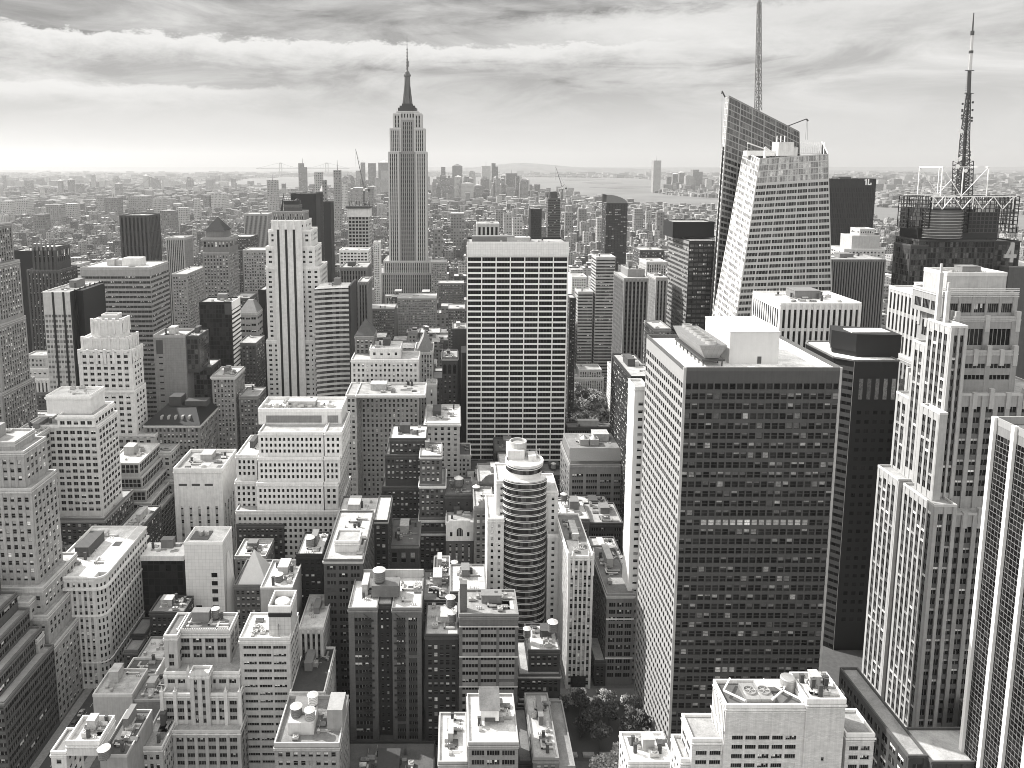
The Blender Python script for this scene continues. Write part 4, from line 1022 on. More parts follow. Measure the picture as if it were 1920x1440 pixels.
# gallery tower of pale panels with a slanted bright edge
b = PB('panel_tower', 'pale square panelled tower with few dark windows and a slanted bright side',
   [(345, 417, 1021, 370, 17, 'blank', dict(wall=.68, kind='panel', roofcol=.62, par=1.4, clutter=0, var=.05))], cl=0)
g = b.geo[0]
for k, (uu, n) in enumerate([(.68, 0), (.68, 1), (.68, 2), (.68, 3), (.68, 4), (.68, 5), (.24, 4), (.24, 5), (.24, 6)]):
    m = b.mb(); u = g[0] + (g[1] - g[0]) * uu; z = g[5] - 16 - n * 4.6; m.box(u, u + 3.1, g[2] - .08, g[2] + .1, z - 2.4, z); b.part(m, 'window', GL_DARK)
m = b.mb(); m.box(g[0] + 1.5, g[0] + 11, g[2] + 5, g[2] + 14, g[5], g[5] + .6); b.part(m, 'roof_well', roofm(.1))
for k in range(2):
    m = b.mb(); m.lathe(g[0] + 6 + k * 3.2, g[2] + 9, [(1.2, g[5] + .6), (1.2, g[5] + 2.8), (.9, g[5] + 2.8), (.01, g[5] + 2)], 16); b.part(m, 'fan', METAL)
m = b.mb(); m.poly([(g[1] + .3, g[2] + 6, g[5] - 8), (g[1] + .3, g[2] + 9, g[5] - 8), (g[1] + 5, g[3] - 1, 8), (g[1] + 5, g[2] + 11, 8)]); m.poly([(g[1] + .1, g[2] + .2, 0), (g[1] + .2, g[2] + 6, g[5] - 8), (g[1] + 5, g[2] + 11, 8), (g[1] + 5, g[2] + 8, 0)]); b.part(m, 'slanted_side', wall(.78, .5, .05))
# glass pyramid skylight
gx, gy = PX(470, 1095, 372), 372; zb = PZ(1098, 372)
b = PB('gallery_wing', 'low dark gallery block carrying a pale glass pyramid beside the panelled tower', [(438, 500, 1100, 372, 26, 'beige', dict(wall=.25, roofcol=.25))], cl=3)
g = b.geo[0]; c = (g[0] + g[1]) / 2 + 1; m = b.mb(); ap = (c - 1, g[2] + 10, g[5] + 16)
bs = [(c - 8, g[2] + 1, g[5]), (c + 8, g[2] + 1, g[5]), (c + 8, g[2] + 18, g[5]), (c - 8, g[2] + 18, g[5])]
for i in range(4): m.poly([bs[i], bs[(i + 1) % 4], ap])
b.part(m, 'glass_pyramid', wall(.68, .3, .05))
b = PB('arcaded_house', 'ornate house with a row of arched windows behind the pale glass pyramid', [(440, 498, 1045, 402, 20, 'limestone', dict(wall=.45, bay=2.6, roofcol=.5))], cl=6)
b = PB('roof_terrace_block', 'grey block with crowded pale roof machinery right of the white blank topped tower', [(443, 532, 985, 425, 36, 'greybrick', dict(wall=.16, roofcol=.5))], cl=14)
b = PB('glass_pavilion', 'black glass block with a white overhanging roof slab left of the panelled tower',
   [(262, 344.5, 1043, 385, 14, 'glass', dict(wall=.03, bay=3.2, fl=4, roofcol=.75, gl=GL_DARK, top=1, par=.5, clutter=4))], cl=4)
g = b.geo[0]; m = b.mb(); m.box(g[0] - .6, g[1] + .2, g[2] - 1, g[3], g[5] - 2.2, g[5] + .6, 0, True); b.part(m, 'roof_slab', wall(.75))
b = PB('low_skylight_house', 'low dark roof with a cracked skylight grid at the foot of the panelled tower', [(280, 345, 1150, 352, 14, 'darkbrick', dict(wall=.12, roofcol=.2))], cl=4)
b = PB('low_house', 'small roof hut left of the cracked skylight house', [(244, 272, 1192, 345, 14, 'darkbrick', dict(wall=.07, roofcol=.12))], cl=3)
b = PB('stepped_tower', 'blank topped white tower with deep roof well and tall window slots, above the panelled tower',
   [(325, 416, 884, 450, 32, 'limestone', dict(wall=.76, bay=5.2, fl=4.6, ww=.3, wh=.5, top=22, pp=.0, spm=.5, roofcol=.3, par=2.2, mar=1.6, clutter=7, kind='plain'))], cl=7)
g = b.geo[0]
for k in range(3):
    m = b.mb(); u = g[0] + 3 + k * 8.2; m.box(u, u + 5.2, g[2] - .06, g[2] + .1, g[5] - 9.6, g[5] - 8.2); b.part(m, 'vent_slot', FRAME_D)
# ziggurat of glass boxes
b = PB('ziggurat_building', 'glass block stepping out in five white edged terraces left of the blank topped white tower',
   [(201, 261, 870, 470, 35, 'glassgrid', dict(fl=2.9, bay=2.6, roofcol=.62, wall=.5, top=.6)),
    (201, 266, 897, 468, 40, 'glassgrid', dict(fl=2.9, bay=2.6, clutter=0, top=.6)),
    (201, 274, 921, 466, 46, 'glassgrid', dict(fl=2.9, bay=2.6, clutter=0, top=.6)),
    (201, 283, 945, 464, 52, 'glassgrid', dict(fl=2.9, bay=2.6, clutter=0, top=.6)),
    (201, 290, 968, 462, 58, 'glassgrid', dict(fl=2.9, bay=2.6, clutter=0, wall=.35))], cl=3)

# the cream tower left
b = PB('cream_tower', 'broad cream stone tower with a white penthouse and heavy cornice, upper left foreground',
   [(86, 169, 744, 426, 18, 'cream', dict(wall=.68, bay=5.4, fl=4.2, ww=.5, wh=.5, set='pair', top=7, cor=(.9, .7, .7), roofcol=.6)),
    (107, 176, 782, 420, 26, 'creambig', dict(wall=.72, cor=(.9, .9, .66), fl=3.95, clutter=0)),
    (74, 183, 800, 421, 26, 'creambig', dict(wall=.6, fl=3.95, clutter=0)),
    (81, 195, 975, 416, 40, 'brick', dict(wall=.22, bay=3.2, fl=3.8, set='bright', clutter=3, cor=(.9, .5, .4)))], cl=2)
b = PB('rounded_corner_building', 'pale stone building with a rounded corner and deep white cornice beside the avenue',
   [(78, 176, 1085, 342, 52, 'limestone', dict(wall=.62, bay=2.8, fl=3.7, ww=.52, wh=.58, pp=.15, spm=.5, roofcol=.66, clutter=8))], cl=8)
g = b.geo[0]; x1 = g[1]; m = b.mb(); w = b.mb(); q_ = []
cx, cy, rr_ = x1 - .05, g[2] + 4.6, 4.6
n = 8
m.lathe(cx, cy, [(rr_, 0), (rr_, g[5] + .9)], n, 0, -math.pi / 2, 0)
m.box(cx, cx + rr_, cy, g[3], 0, g[5] + .9)
for r in range(15):
    z = g[5] - 5 - r * 3.7
    if z < 5: break
    for k in (1, 3, 5): 
        t = -math.pi / 2 + (k + .5) / n * math.pi / 2; t0, t1 = t - .085, t + .085
        w.quad((cx + math.cos(t0) * (rr_ + .05), cy + math.sin(t0) * (rr_ + .05), z), (cx + math.cos(t1) * (rr_ + .05), cy + math.sin(t1) * (rr_ + .05), z), (cx + math.cos(t1) * (rr_ + .05), cy + math.sin(t1) * (rr_ + .05), z + 2), (cx + math.cos(t0) * (rr_ + .05), cy + math.sin(t0) * (rr_ + .05), z + 2))
    for k in range(15):
        yy = cy + 1 + k * 3.1
        if yy + 1.4 < g[3]: w.quad((cx + rr_ + .05, yy, z), (cx + rr_ + .05, yy + 1.5, z), (cx + rr_ + .05, yy + 1.5, z + 2), (cx + rr_ + .05, yy, z + 2))
b.part(m, 'rounded_corner', wall(.58)); o = b.part(w, 'window', GL_DARK); o['kind'] = 'stuff'
m = b.mb()
for zz in (g[5] - 5.6, g[5] - .2, 14, g[5] - 20):
    h_ = 1.0 if zz > 20 else .6; o_ = 1.4 if zz > g[5] - 7 and zz < g[5] - 1 else .5
    m.box(g[0], cx, g[2] - o_, g[2], zz, zz + h_, 0, True); m.lathe(cx, cy, [(rr_, zz), (rr_ + o_, zz), (rr_ + o_, zz + h_), (rr_, zz + h_)], 10, 0, -math.pi / 2, 0); m.box(cx + rr_, cx + rr_ + o_, cy, g[3], zz, zz + h_, 0, True)
b.part(m, 'cornice', wall(.72))
b = PB('brick_building', 'dark brick building with pale jagged roofs behind the rounded corner building', [(206, 250, 1010, 400, 40, 'brick', dict(wall=.16, roofcol=.45)), ], cl=9)
b = PB('brick_building', 'low dark building on the avenue behind the rounded corner building', [(200, 222, 1100, 398, 10, 'limestone', dict(wall=.3, roofcol=.3))], cl=1)
b = PB('low_house', 'dark yard building with a pale hut between the stone tower and the rounded corner building', [(77, 116, 1052, 398, 20, 'darkbrick', dict(wall=.1, roofcol=.3))], cl=5)

# left edge stone tower with setbacks
Xw = -195
b = Building('stone_tower', 'weathered stone tower with many setbacks filling the left edge of the photo')
b.start(-225, 345)
lm = dict(wall=.46, bay=3.3, fl=3.9, ww=.56, wh=.56, pp=.12, spm=.44, kind='plain', var=.22, top=2.5)
def T(x0, x1, y0, y1, z0, z1, **k): b.tier(x0, x1, y0, y1, z0, z1, 'limestone', **dict(lm, **k))
z_ = lambda X, px, py: HC + X / ray(px, py)[0] * ray(px, py)[1]
T(-262, -196, 328, 352, 66, 108, clutter=0) if False else None
T(-270, -195, 328, 350, 64, z_(-195, 78, 905))
T(-268, -199, 331, 350, z_(-195, 78, 905), z_(-199, 66, 835))
T(-266, -204, 333, 350, z_(-199, 66, 835), z_(-204, 58, 812))
T(-270, -191, 324, 356, 52, 64); T(-270, -188, 321, 362, 38, 52); T(-270, -185, 318, 388, 0, 38)
T(-202, -194.6, 318.5, 324, 52, 60); T(-198, -188.3, 312, 318, 38, 46)
for k in range(5):
    y = 356 + k * 6.4; T(-199 + k * 1.6, -188.2 + k * .5, y, y + 5.6, 38, 56 - k * 4.2, bay=2.6, par=.8)
b.clutter(-260, -208, 336, 348, z_(-204, 58, 812), 4)
b.finish()
m = b.mb(); m.box(-230, -215, 334, 345, z_(-204, 58, 812), z_(-204, 58, 812) + 6); b.part(m, 'penthouse', wall(.4))
# dark slatted terraced block, bottom left corner
b = Building('terraced_office_block', 'dark banded office block with long stepped terraces in the bottom left corner')
b.start(-220, 285)
tt = dict(wall=.20, spm=None, bay=8, fl=3.7, wh=.58, ww=.985, set='strip', sp=.35, pp=-.1, top=.9, mar=.3, sides='NW', roofcol=.3, gl=GL_DARK)
tr = [(-184, 279, 40), (-189, 284, 49), (-194, 290, 58), (-199, 297, 66), (-206, 303, 74)]
zprev = 0
for i, (xx, y0, zz) in enumerate(tr):
    b.tier(-262, xx, y0, 317.5 if i else 317.5, zprev, zz, 'bandsdark', **tt); zprev = zz
    if i:
        m = b.mb(); px_ = tr[i - 1]; m.box(xx + 1.2, px_[0] - 1.2, y0 - 3, 312, px_[2], px_[2] + .5); b.part(m, 'planter', wall(.4))
b.finish()

# tall deco tower, cream
b = PB('art_deco_tower', 'cream art deco tower with crenellated crown, right of the black striped glass tower',
   [(190, 219, 592, 532, 8, 'blank', dict(wall=.55, z0=PZ(604, 528), clutter=0)),
    (170, 229, 603, 527, 12, 'limestone', dict(wall=.72, bay=6, fl=11, ww=.3, wh=.5, pp=.5, mar=1, top=3, roofcol=.4)),
    (152, 241, 636, 523, 16, 'limestone', dict(wall=.72, bay=6, fl=8, ww=.3, wh=.5, pp=.5, mar=1, top=3, roofcol=.5, clutter=0)),
    (146, 247, 659, 519, 18, 'creambig', dict(wall=.7, bay=5, fl=4.3, ww=.6, wh=.5, pp=.35, mar=2, roofcol=.5, clutter=0)),
    (146, 252, 735, 517, 20, 'creambig', dict(wall=.7, bay=5, fl=4.3, ww=.6, wh=.5, pp=.35, mar=2, roofcol=.5, clutter=0)),
    (150, 290, 818, 514, 30, 'creambig', dict(wall=.55, bay=5, fl=4.3, ww=.6, wh=.5, pp=.35, mar=2, roofcol=.5, clutter=0))], cl=1)
G = b.geo; m = b.mb()
for g, n, h in ((G[1], 5, 2.4), (G[2], 6, 2.2), (G[3], 7, 1.6)):
    for k in range(n):
        xx = g[0] + (g[1] - g[0] - 1.8) * k / (n - 1); m.box(xx, xx + 1.8, g[2] - .9, g[2] + .8, g[5] - 9, g[5] + h)
    for k in range(4):
        yy = g[2] + 2 + k * (g[3] - g[2] - 4) / 3; m.box(g[1] - .8, g[1] + .8, yy, yy + 1.6, g[5] - 8, g[5] + h)
b.part(m, 'buttress', wall(.68))
b = PB('stepped_wing', 'cream wing stepping down between the deco tower and the glass ziggurat', [(236, 320, 850, 502, 34, 'creambig', dict(wall=.5, bay=4.2, fl=4, ww=.6)), (285, 325, 905, 496, 40, 'creambig', dict(wall=.4, bay=4.2, fl=4))], cl=2)

# glass tower with black stripes
b = PB('striped_glass_tower', 'pale glass tower with black vertical stripes and a black side, upper left',
   [(80, 131, 549, 560, 52, 'glassgrid', dict(wall=.55, bay=2.4, fl=4, ww=.8, wh=.55, gl=GL_BRIGHT, roofcol=.2, top=16, spm=.5, sides='N', mar=.3)),], cl=6)
g = b.geo[0]; b.walls = {}; b.wins = []
m = b.mb()
for f in (.33, .72): u = g[0] + (g[1] - g[0]) * f; m.box(u, u + 1.5, g[2] - .3, g[2] + .1, 0, g[5] + .5)
m.box(g[1] - .02, g[1] + 1.2, g[2] - .2, g[3], 0, g[5] + 1); m.box(g[1] + 1.2, g[1] + 6, g[2] + 8, g[3] - 8, 0, g[5] + .5)
for k in range(6): m.box(g[1] + 1.3, g[1] + 1.9, g[2] + 4 + k * 8, g[2] + 5 + k * 8, 0, g[5] + 2)
b.part(m, 'black_stripe', wall(.02, .35))
# banded big block
b = PB('banded_office_block', 'wide office block of alternating pale and dark bands with a flat grey roof, upper left',
   [(151, 281, 503, 640, 42, 'bands', dict(wall=.42, fl=4.3, wh=.5, bay=3.2, ww=.97, roofcol=.6, gl=GL_DARK, top=6))], cl=6)
g = b.geo[0]; m = b.mb(); m.box(g[0] + 30, g[0] + 46, g[2] + 14, g[2] + 26, g[5], g[5] + 7); b.part(m, 'plant_room', wall(.6)); m = b.mb(); m.box(g[0] + 18, g[0] + 23, g[2] + 14, g[2] + 24, g[5], g[5] + 6); b.part(m, 'plant_room', wall(.5))
b = PB('blank_wall_tower', 'tower with blank pale end wall and small slots, right of the banded block',
   [(287, 347, 633, 560, 24, 'blank', dict(wall=.36, kind='panel', roofcol=.45, sides='NW', par=2)),], cl=6)
g = b.geo[0]
for k in range(8):
    m = b.mb(); m.box(g[0] + 3.6, g[0] + 6.6, g[2] - .06, g[2] + .1, g[5] - 16 - k * 5, g[5] - 15 - k * 5); b.part(m, 'window', GL_DARK)
m = b.mb(); m.box(g[0] + 2, g[0] + 7.2, g[2] - .05, g[2] + .1, g[5] - 13, g[5] - 2); b.part(m, 'louvre', wall(.16))
b = PB('glass_block', 'dark gridded glass building attached to the blank pale end wall', [(348, 372, 632, 562, 24, 'glass', dict(wall=.14, bay=3, fl=4, roofcol=.4)), (352, 396, 690, 575, 24, 'glass', dict(wall=.14, bay=3, fl=4, roofcol=.4, z0='base'))], cl=3)
b = PB('dark_glass_tower', 'black glass tower with a bright white ribbed side, upper left of centre',
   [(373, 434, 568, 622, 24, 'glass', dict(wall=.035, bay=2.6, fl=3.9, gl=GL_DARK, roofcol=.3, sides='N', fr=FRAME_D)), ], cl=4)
g = b.geo[0]; m = b.mb()
for k in range(36): m.box(g[1], g[1] + .6, g[2], g[3], g[5] - 9 - k * 3.9, g[5] - 7 - k * 3.9, 0, True)
m.box(g[1], g[1] + .6, g[2], g[3], g[5] - 6, g[5] + 1, 0, True); b.part(m, 'side_band', wall(.7))
m = b.mb(); m.box(g[1] - 6, g[1], g[2] - .2, g[2], g[5] - 10, g[5] - .5); b.part(m, 'louvre', wall(.16))
b = PB('cornice_tower', 'pale brick tower with deep decorated cornice below the black glass tower',
   [(397, 440, 706, 560, 26, 'limestone', dict(wall=.40, bay=2.7, fl=3.9, ww=.5, pp=.1, spm=.36, cor=(1.2, 1.1, .6), roofcol=.5)), ], cl=7)
b = PB('mansard_building', 'building with a dark hipped mansard roof and dormers below the blank end wall tower',
   [(272, 374, 797, 520, 40, 'limestone', dict(wall=.36, bay=3.0, fl=4.4, ww=.55, wh=.6, cor=(1, 1.3, .6), roofcol=.1, clutter=0))], cl=0)
g = b.geo[0]; m = b.mb(); z0 = g[5] + .5; z1 = g[5] + 9
q = [(g[0] - 1, g[2] - 1), (g[1] + 1, g[2] - 1), (g[1] + 1, g[3]), (g[0] - 1, g[3])]; t_ = [(g[0] + 9, g[2] + 12), (g[1] - 6, g[2] + 12), (g[1] - 6, g[3] - 6), (g[0] + 9, g[3] - 6)]
for i in range(4): j = (i + 1) % 4; m.quad((*q[i], z0), (*q[j], z0), (*t_[j], z1), (*t_[i], z1))
m.poly([(*p, z1) for p in t_]); b.part(m, 'mansard_roof', wall(.05, .7))
for k in range(5):
    m = b.mb(); u = g[0] + 10 + k * 5; m.box(u, u + 1.6, g[2] + 3, g[2] + 7, z0 + 2, z0 + 5); b.part(m, 'dormer', wall(.45))
m = b.mb(); m.box(g[0] + 12, g[0] + 21, g[2] + 16, g[2] + 26, z1, z1 + 7); m.box(g[0] + 24, g[0] + 40, g[2] + 15, g[2] + 24, z1, z1 + 4); b.part(m, 'roof_house', wall(.16))
# 500-fifth like tower
b = PB('white_striped_tower', 'tall slender white tower with three black full height stripes, left of centre',
   [(532, 562, 386, 632, 10, 'gothic', dict(wall=.2, bay=2, fl=6, clutter=0, z0=PZ(398, 628))),
    (510, 571, 398, 628, 18, 'gothic', dict(wall=.36, bay=2.0, fl=6, ww=.4, wh=.8, pp=.4, clutter=0, roofcol=.3, top=.6)),
    (508, 573, 415, 622, 26, 'limestone', dict(wall=.66, bay=5.6, fl=4.2, ww=.45, wh=.45, set='pair', pp=0.02, spm=None, clutter=0, roofcol=.4)),
    (503, 583, 433, 621, 30, 'limestone', dict(wall=.66, bay=5.6, fl=4.2, ww=.45, wh=.45, set='pair', pp=0.02, spm=None, clutter=0, roofcol=.4)),
    (498, 590, 464, 620, 32, 'limestone', dict(wall=.66, bay=5.6, fl=4.2, ww=.45, wh=.45, set='pair', pp=0.02, spm=None, clutter=0, roofcol=.4)),
    (498, 600, 502, 619.5, 36, 'limestone', dict(wall=.62, bay=5.6, fl=4.2, ww=.45, wh=.45, set='pair', pp=.02, spm=None, clutter=0, roofcol=.4)),
    (499, 629, 640, 618, 44, 'limestone', dict(wall=.6, bay=5.4, fl=4.2, ww=.5, wh=.45, set='pair', pp=.02, spm=None, clutter=0))], cl=0)
G = b.geo; g = G[2]; m = b.mb(); xx0 = PX(510, 420, 620); xx1 = PX(571, 420, 620)
m.box(PX(514, 420, 620), PX(567, 420, 620), 616.6, 617.9, 0, g[5] + 1); b.part(m, 'stone_shaft', wall(.64))
for px_ in (521, 535.5, 550.5):
    m = b.mb(); u = PX(px_, 430, 620); m.box(u, u + 1.9, 616.3, 616.55, 0, PZ(424, 617)); b.part(m, 'window_stripe', wall(.015, .3))
m = b.mb()
for px_ in (522, 537, 552):
    u = PX(px_, 430, 620) + .3; m.bar((u, 616.4, PZ(430, 617)), (u, 616.4, PZ(410, 617)), 1.8, r2=.1)
b.part(m, 'gothic_crest', wall(.66))
m = b.mb(); u = PX(548, 380, 636); m.box(u - 7, u + 6, 634, 644, G[0][5], G[0][5] + 4); m.bar((u - 9, 634, G[1][5]), (u - 6.5, 634, PZ(362, 634)), 1.3, r2=.1, n=4)
for q in range(4): m.bar((u - 6 + q * 3.6, 635, G[0][5] + 3), (u - 6 + q * 3.6, 635, PZ(372, 634)), .25)
m.lathe(u + 4, 637, [(2.6, G[0][5] + 4), (2.6, PZ(376, 634)), (.05, PZ(372, 634))], 12); b.part(m, 'crown', wall(.12))
b = PB('stepped_wing', 'white brick wing with darker windows stepping down right of the striped tower', [(587, 616, 628, 612, 26, 'creambig', dict(wall=.6, bay=4, fl=4.2, ww=.55, z0=PZ(668, 612))), (587, 627, 668, 611, 30, 'creambig', dict(wall=.58, bay=4, fl=4.2, ww=.55))], cl=1)

# cream gridded stepped block
b = PB('gridded_office_block', 'wide cream block with regular punched windows in three stepped groups below the white striped tower',
   [(484, 640, 772, 448, 24, 'blank', dict(wall=.66, roofcol=.5, clutter=12, par=2)),
    (484, 606, 813, 432, 38, 'whitegrid', dict(z0=PZ(860, 430), wall=.76, top=1.8, clutter=0)),
    (608, 640, 813, 431, 38, 'whitegrid', dict(wall=.76, top=1.8, clutter=0, z0=PZ(860, 430))),
    (483, 606, 860, 430, 42, 'whitegrid', dict(z0=PZ(908, 428), wall=.76, top=2.2, clutter=0)),
    (608, 637, 860, 429, 42, 'whitegrid', dict(wall=.66, top=2.2, clutter=0, z0=PZ(908, 428))),
    (481, 606, 908, 428, 46, 'whitegrid', dict(z0=PZ(960, 426), wall=.74, top=2.2, clutter=0)),
    (608, 634, 908, 427.5, 46, 'whitegrid', dict(wall=.64, top=2.2, clutter=0, z0=PZ(958, 426))),
    (442, 636, 960, 426, 50, 'whitegrid', dict(wall=.58, top=2.6, bay=3.1, clutter=0))], cl=12)
G = b.geo
m = b.mb(); g = G[0]; u0, u1 = PX(499, 780, 448), PX(603, 780, 448); m.box(u0, u1, g[2] - .1, g[2] + .1, g[5] - 7, g[5] - 2.4); u0, u1 = PX(614, 780, 448), PX(634, 780, 448); m.box(u0, u1, g[2] - .1, g[2] + .1, g[5] - 7, g[5] - 2.4); b.part(m, 'louvre', wall(.35, .8, .2))
for k in range(7):
    m = b.mb(); u = g[0] + 4 + k * 6.6; m.lathe(u, g[2] + 10, [(2.4, g[5]), (2.2, g[5] + 1.8), (1.9, g[5] + 1.8), (.01, g[5] + 1)], 16); b.part(m, 'fan', METAL)
b = PB('gridded_wing', 'left wing of the cream gridded block with rows of dark punched windows', [(442, 481, 856, 436, 34, 'whitegrid', dict(wall=.64, roofcol=.6)), (440, 482, 905, 434, 34, 'whitegrid', dict(wall=.64, roofcol=.6))], cl=3)
# beige lofts in the centre
b = PB('beige_loft', 'broad beige brick loft block with dense white blinds left of white banded slab',
   [(667, 797, 742, 520, 30, 'beige', dict(wall=.66, bay=2.7, fl=4.0, ww=.62, wh=.56, set='bright', roofcol=.3, cor=(.8, .6, .6))),
    (648, 668, 742, 524, 30, 'beige', dict(wall=.55, bay=2.7, fl=4.0, ww=.62, wh=.5, set='bright', roofcol=.3, z0='base', clutter=0))], cl=12)
b = PB('beige_loft', 'cream block with a big blank wall panel behind the broad beige loft block',
   [(693, 751, 655, 562, 22, 'cream', dict(wall=.66, bay=6, ww=.35, fl=4, roofcol=.5)),
    (658, 785, 676, 556, 26, 'cream', dict(wall=.6, bay=3.4, fl=4, ww=.46, roofcol=.4))], cl=4)
b = PB('cornice_building', 'cream building with a decorated attic just left of the white banded slab', [(797, 862, 795, 505, 40, 'cream', dict(wall=.55, bay=4.5, fl=3.8, ww=.42, cor=(1, 1, .66), roofcol=.5))], cl=10)
b = PB('pale_blank_tower', 'small pale blank tower between the beige loft and the ornate narrow building', [(799, 819, 722, 560, 14, 'cream', dict(wall=.5, bay=6, fl=9, ww=.2))], cl=1)
b = PB('gothic_gable_building', 'gothic building with a steep pointed gable above narrow windows, centre left', [(777, 812, 660, 602, 30, 'limestone', dict(wall=.55, bay=2.4, fl=4, roofcol=.2))], cl=0)
g = b.geo[0]; m = b.mb(); c = (g[0] + g[1]) / 2; 
for yy in (g[2] - .2,): m.poly([(g[0] + 2, yy, g[5]), (g[1] - 2, yy, g[5]), (c, yy, g[5] + 13)])
m.quad((g[0] + 2, g[2], g[5]), (c, g[2], g[5] + 13), (c, g[3], g[5] + 13), (g[0] + 2, g[3], g[5])); m.quad((g[1] - 2, g[2], g[5]), (c, g[2], g[5] + 13), (c, g[3], g[5] + 13), (g[1] - 2, g[3], g[5])); b.part(m, 'gable', wall(.4))
b = PB('venetian_building', 'narrow ornate building with three tall arches under its cornice left of the white banded slab', [(829, 858, 672, 602, 26, 'brick', dict(wall=.2, bay=4, fl=4.2, ww=.4, top=14, cor=(1, .8, .5), roofcol=.3))], cl=5)
g = b.geo[0]; m = b.mb()
for k in range(3): c = g[0] + 2.2 + k * 4; m.poly([(c - 1.4, g[2] - .1, g[5] - 13)] + [(c - math.cos(t * math.pi / 6) * 1.4, g[2] - .1, g[5] - 7 + math.sin(t * math.pi / 6) * 2) for t in range(7)] + [(c + 1.4, g[2] - .1, g[5] - 13)])
b.part(m, 'arched_window', GL_DARK)
b = PB('brick_block', 'plain grey brick slab right of the ornate narrow building', [(848, 876, 618, 640, 26, 'blank', dict(wall=.2, kind='brick'))], cl=4)
# curved glass slab and neighbours
b = Building('curved_glass_slab', 'banded slab with a concave curved face and black side right of the white striped tower')
x0, x1, y0, zt = PX(592, 540, 600), PX(653, 540, 600), 600, PZ(540, 600)
b.start((x0 + x1) / 2, 615); OCC.append((x0, x1 + 2, 600, 640))
m = b.mb(); w = b.mb(); N = 10
def cf(u): return x0 + (x1 - x0) * u, y0 - 6 + 7 * math.sin(u * math.pi * .5) 
fl = 4.1
for k in range(N):
    (xa_, ya_), (xb_, yb_) = cf(k / N), cf((k + 1) / N)
    w.quad((xa_, ya_, 0), (xb_, yb_, 0), (xb_, yb_, zt), (xa_, ya_, zt))
    for r in range(int(zt / fl)):
        z = zt - 3 - r * fl; h = fl * .45
        m.quad((xa_, ya_ - .4, z), (xb_, yb_ - .4, z), (xb_, yb_ - .4, z + h), (xa_, ya_ - .4, z + h)); m.quad((xa_, ya_ - .4, z + h), (xb_, yb_ - .4, z + h), (xb_, yb_, z + h), (xa_, ya_, z + h))
b.part(m, 'floor_band', wall(.55)); b.part(w, 'window_band', GL_MID)
m = b.mb(); m.box(x0 + .5, x1, y0 + 1.5, 628, 0, zt); b.part(m, 'wall', wall(.3)); m = b.mb(); m.box(x1, x1 + 1.5, y0 + 1, 640, 0, zt + 1.5); b.part(m, 'side_wall', wall(.025, .4))
m = b.mb(); m.poly([(*cf(k / N), zt + .02) for k in range(N + 1)] + [(x1, 628, zt + .02), (x0, 628, zt + .02)]); b.part(m, 'roof', roofm(.7)); b.clutter(x0 + 4, x1 - 4, 606, 626, zt, 4)
b = PB('office_tower', 'dark ribbed tower with a pale attic of tall windows behind the curved glass slab', [(637, 688, 503, 700, 40, 'ribs', dict(wall=.3, bay=2.6, fl=5, roofcol=.3))], cl=3)
b = PB('office_tower', 'slim ribbed tower between the curved glass slab and the pyramid topped block', [(671, 690, 530, 660, 30, 'ribs', dict(wall=.34, bay=2.2, spm=.1))], cl=1)
b = PB('pyramid_building', 'small block with a grey pyramid roof below the slim ribbed tower', [(665, 701, 632, 575, 22, 'beige', dict(wall=.34, bay=3.2, fl=4, roofcol=.2, clutter=0))], cl=0)
g = b.geo[0]; m = b.mb(); c = ((g[0] + g[1]) / 2, (g[2] + g[3]) / 2, g[5] + 13)
q = [(g[0], g[2]), (g[1], g[2]), (g[1], g[3]), (g[0], g[3])]
for i in range(4): m.poly([(*q[i], g[5] + 1.2), (*q[(i + 1) % 4], g[5] + 1.2), c])
b.part(m, 'pyramid_roof', wall(.2))
b = PB('pyramid_building', 'pale tower with a truncated pyramid roof right of the black glass tower', [(447, 482, 588, 680, 26, 'creambig', dict(wall=.46, bay=6, ww=.8, fl=6, wh=.35, roofcol=.2, clutter=0))], cl=0)
g = b.geo[0]; m = b.mb(); cx_, cy_ = (g[0] + g[1]) / 2, (g[2] + g[3]) / 2
q = [(g[0], g[2]), (g[1], g[2]), (g[1], g[3]), (g[0], g[3])]; t_ = [(cx_ - 2.5, cy_ - 2.5), (cx_ + 2.5, cy_ - 2.5), (cx_ + 2.5, cy_ + 2.5), (cx_ - 2.5, cy_ + 2.5)]
for i in range(4): j = (i + 1) % 4; m.quad((*q[i], g[5] + 1), (*q[j], g[5] + 1), (*t_[j], g[5] + 11), (*t_[i], g[5] + 11))
m.poly([(*p, g[5] + 11) for p in t_]); b.part(m, 'pyramid_roof', wall(.34))
b = PB('black_slab', 'black sliver of a slab at the left side of the white striped tower', [(484, 498, 545, 700, 26, 'blankdark', dict(wall=.03))], cl=0)
b = PB('brown_gothic_tower', 'brown gothic tower with a pinnacled crown at the far left',
   [(60, 104, 465, 640, 24, 'gothic', dict(wall=.15, bay=3.6, fl=12, ww=.4, wh=.8, pp=.8, spm=.1, clutter=0)), (50, 112, 508, 636, 30, 'gothic', dict(wall=.17, bay=3, fl=4, pp=.5, spm=.1))], cl=0)
g = b.geo[0]; m = b.mb()
for k in range(6): u = g[0] + .8 + k * (g[1] - g[0] - 1.6) / 5; m.bar((u, g[2], g[5] - 2), (u, g[2], g[5] + 7), 1.4, r2=.2)
b.part(m, 'pinnacle', wall(.3))
b = PB('black_slab', 'wide black slab behind the brown gothic tower', [(22, 62, 472, 700, 30, 'blankdark', dict(wall=.035))], cl=2)
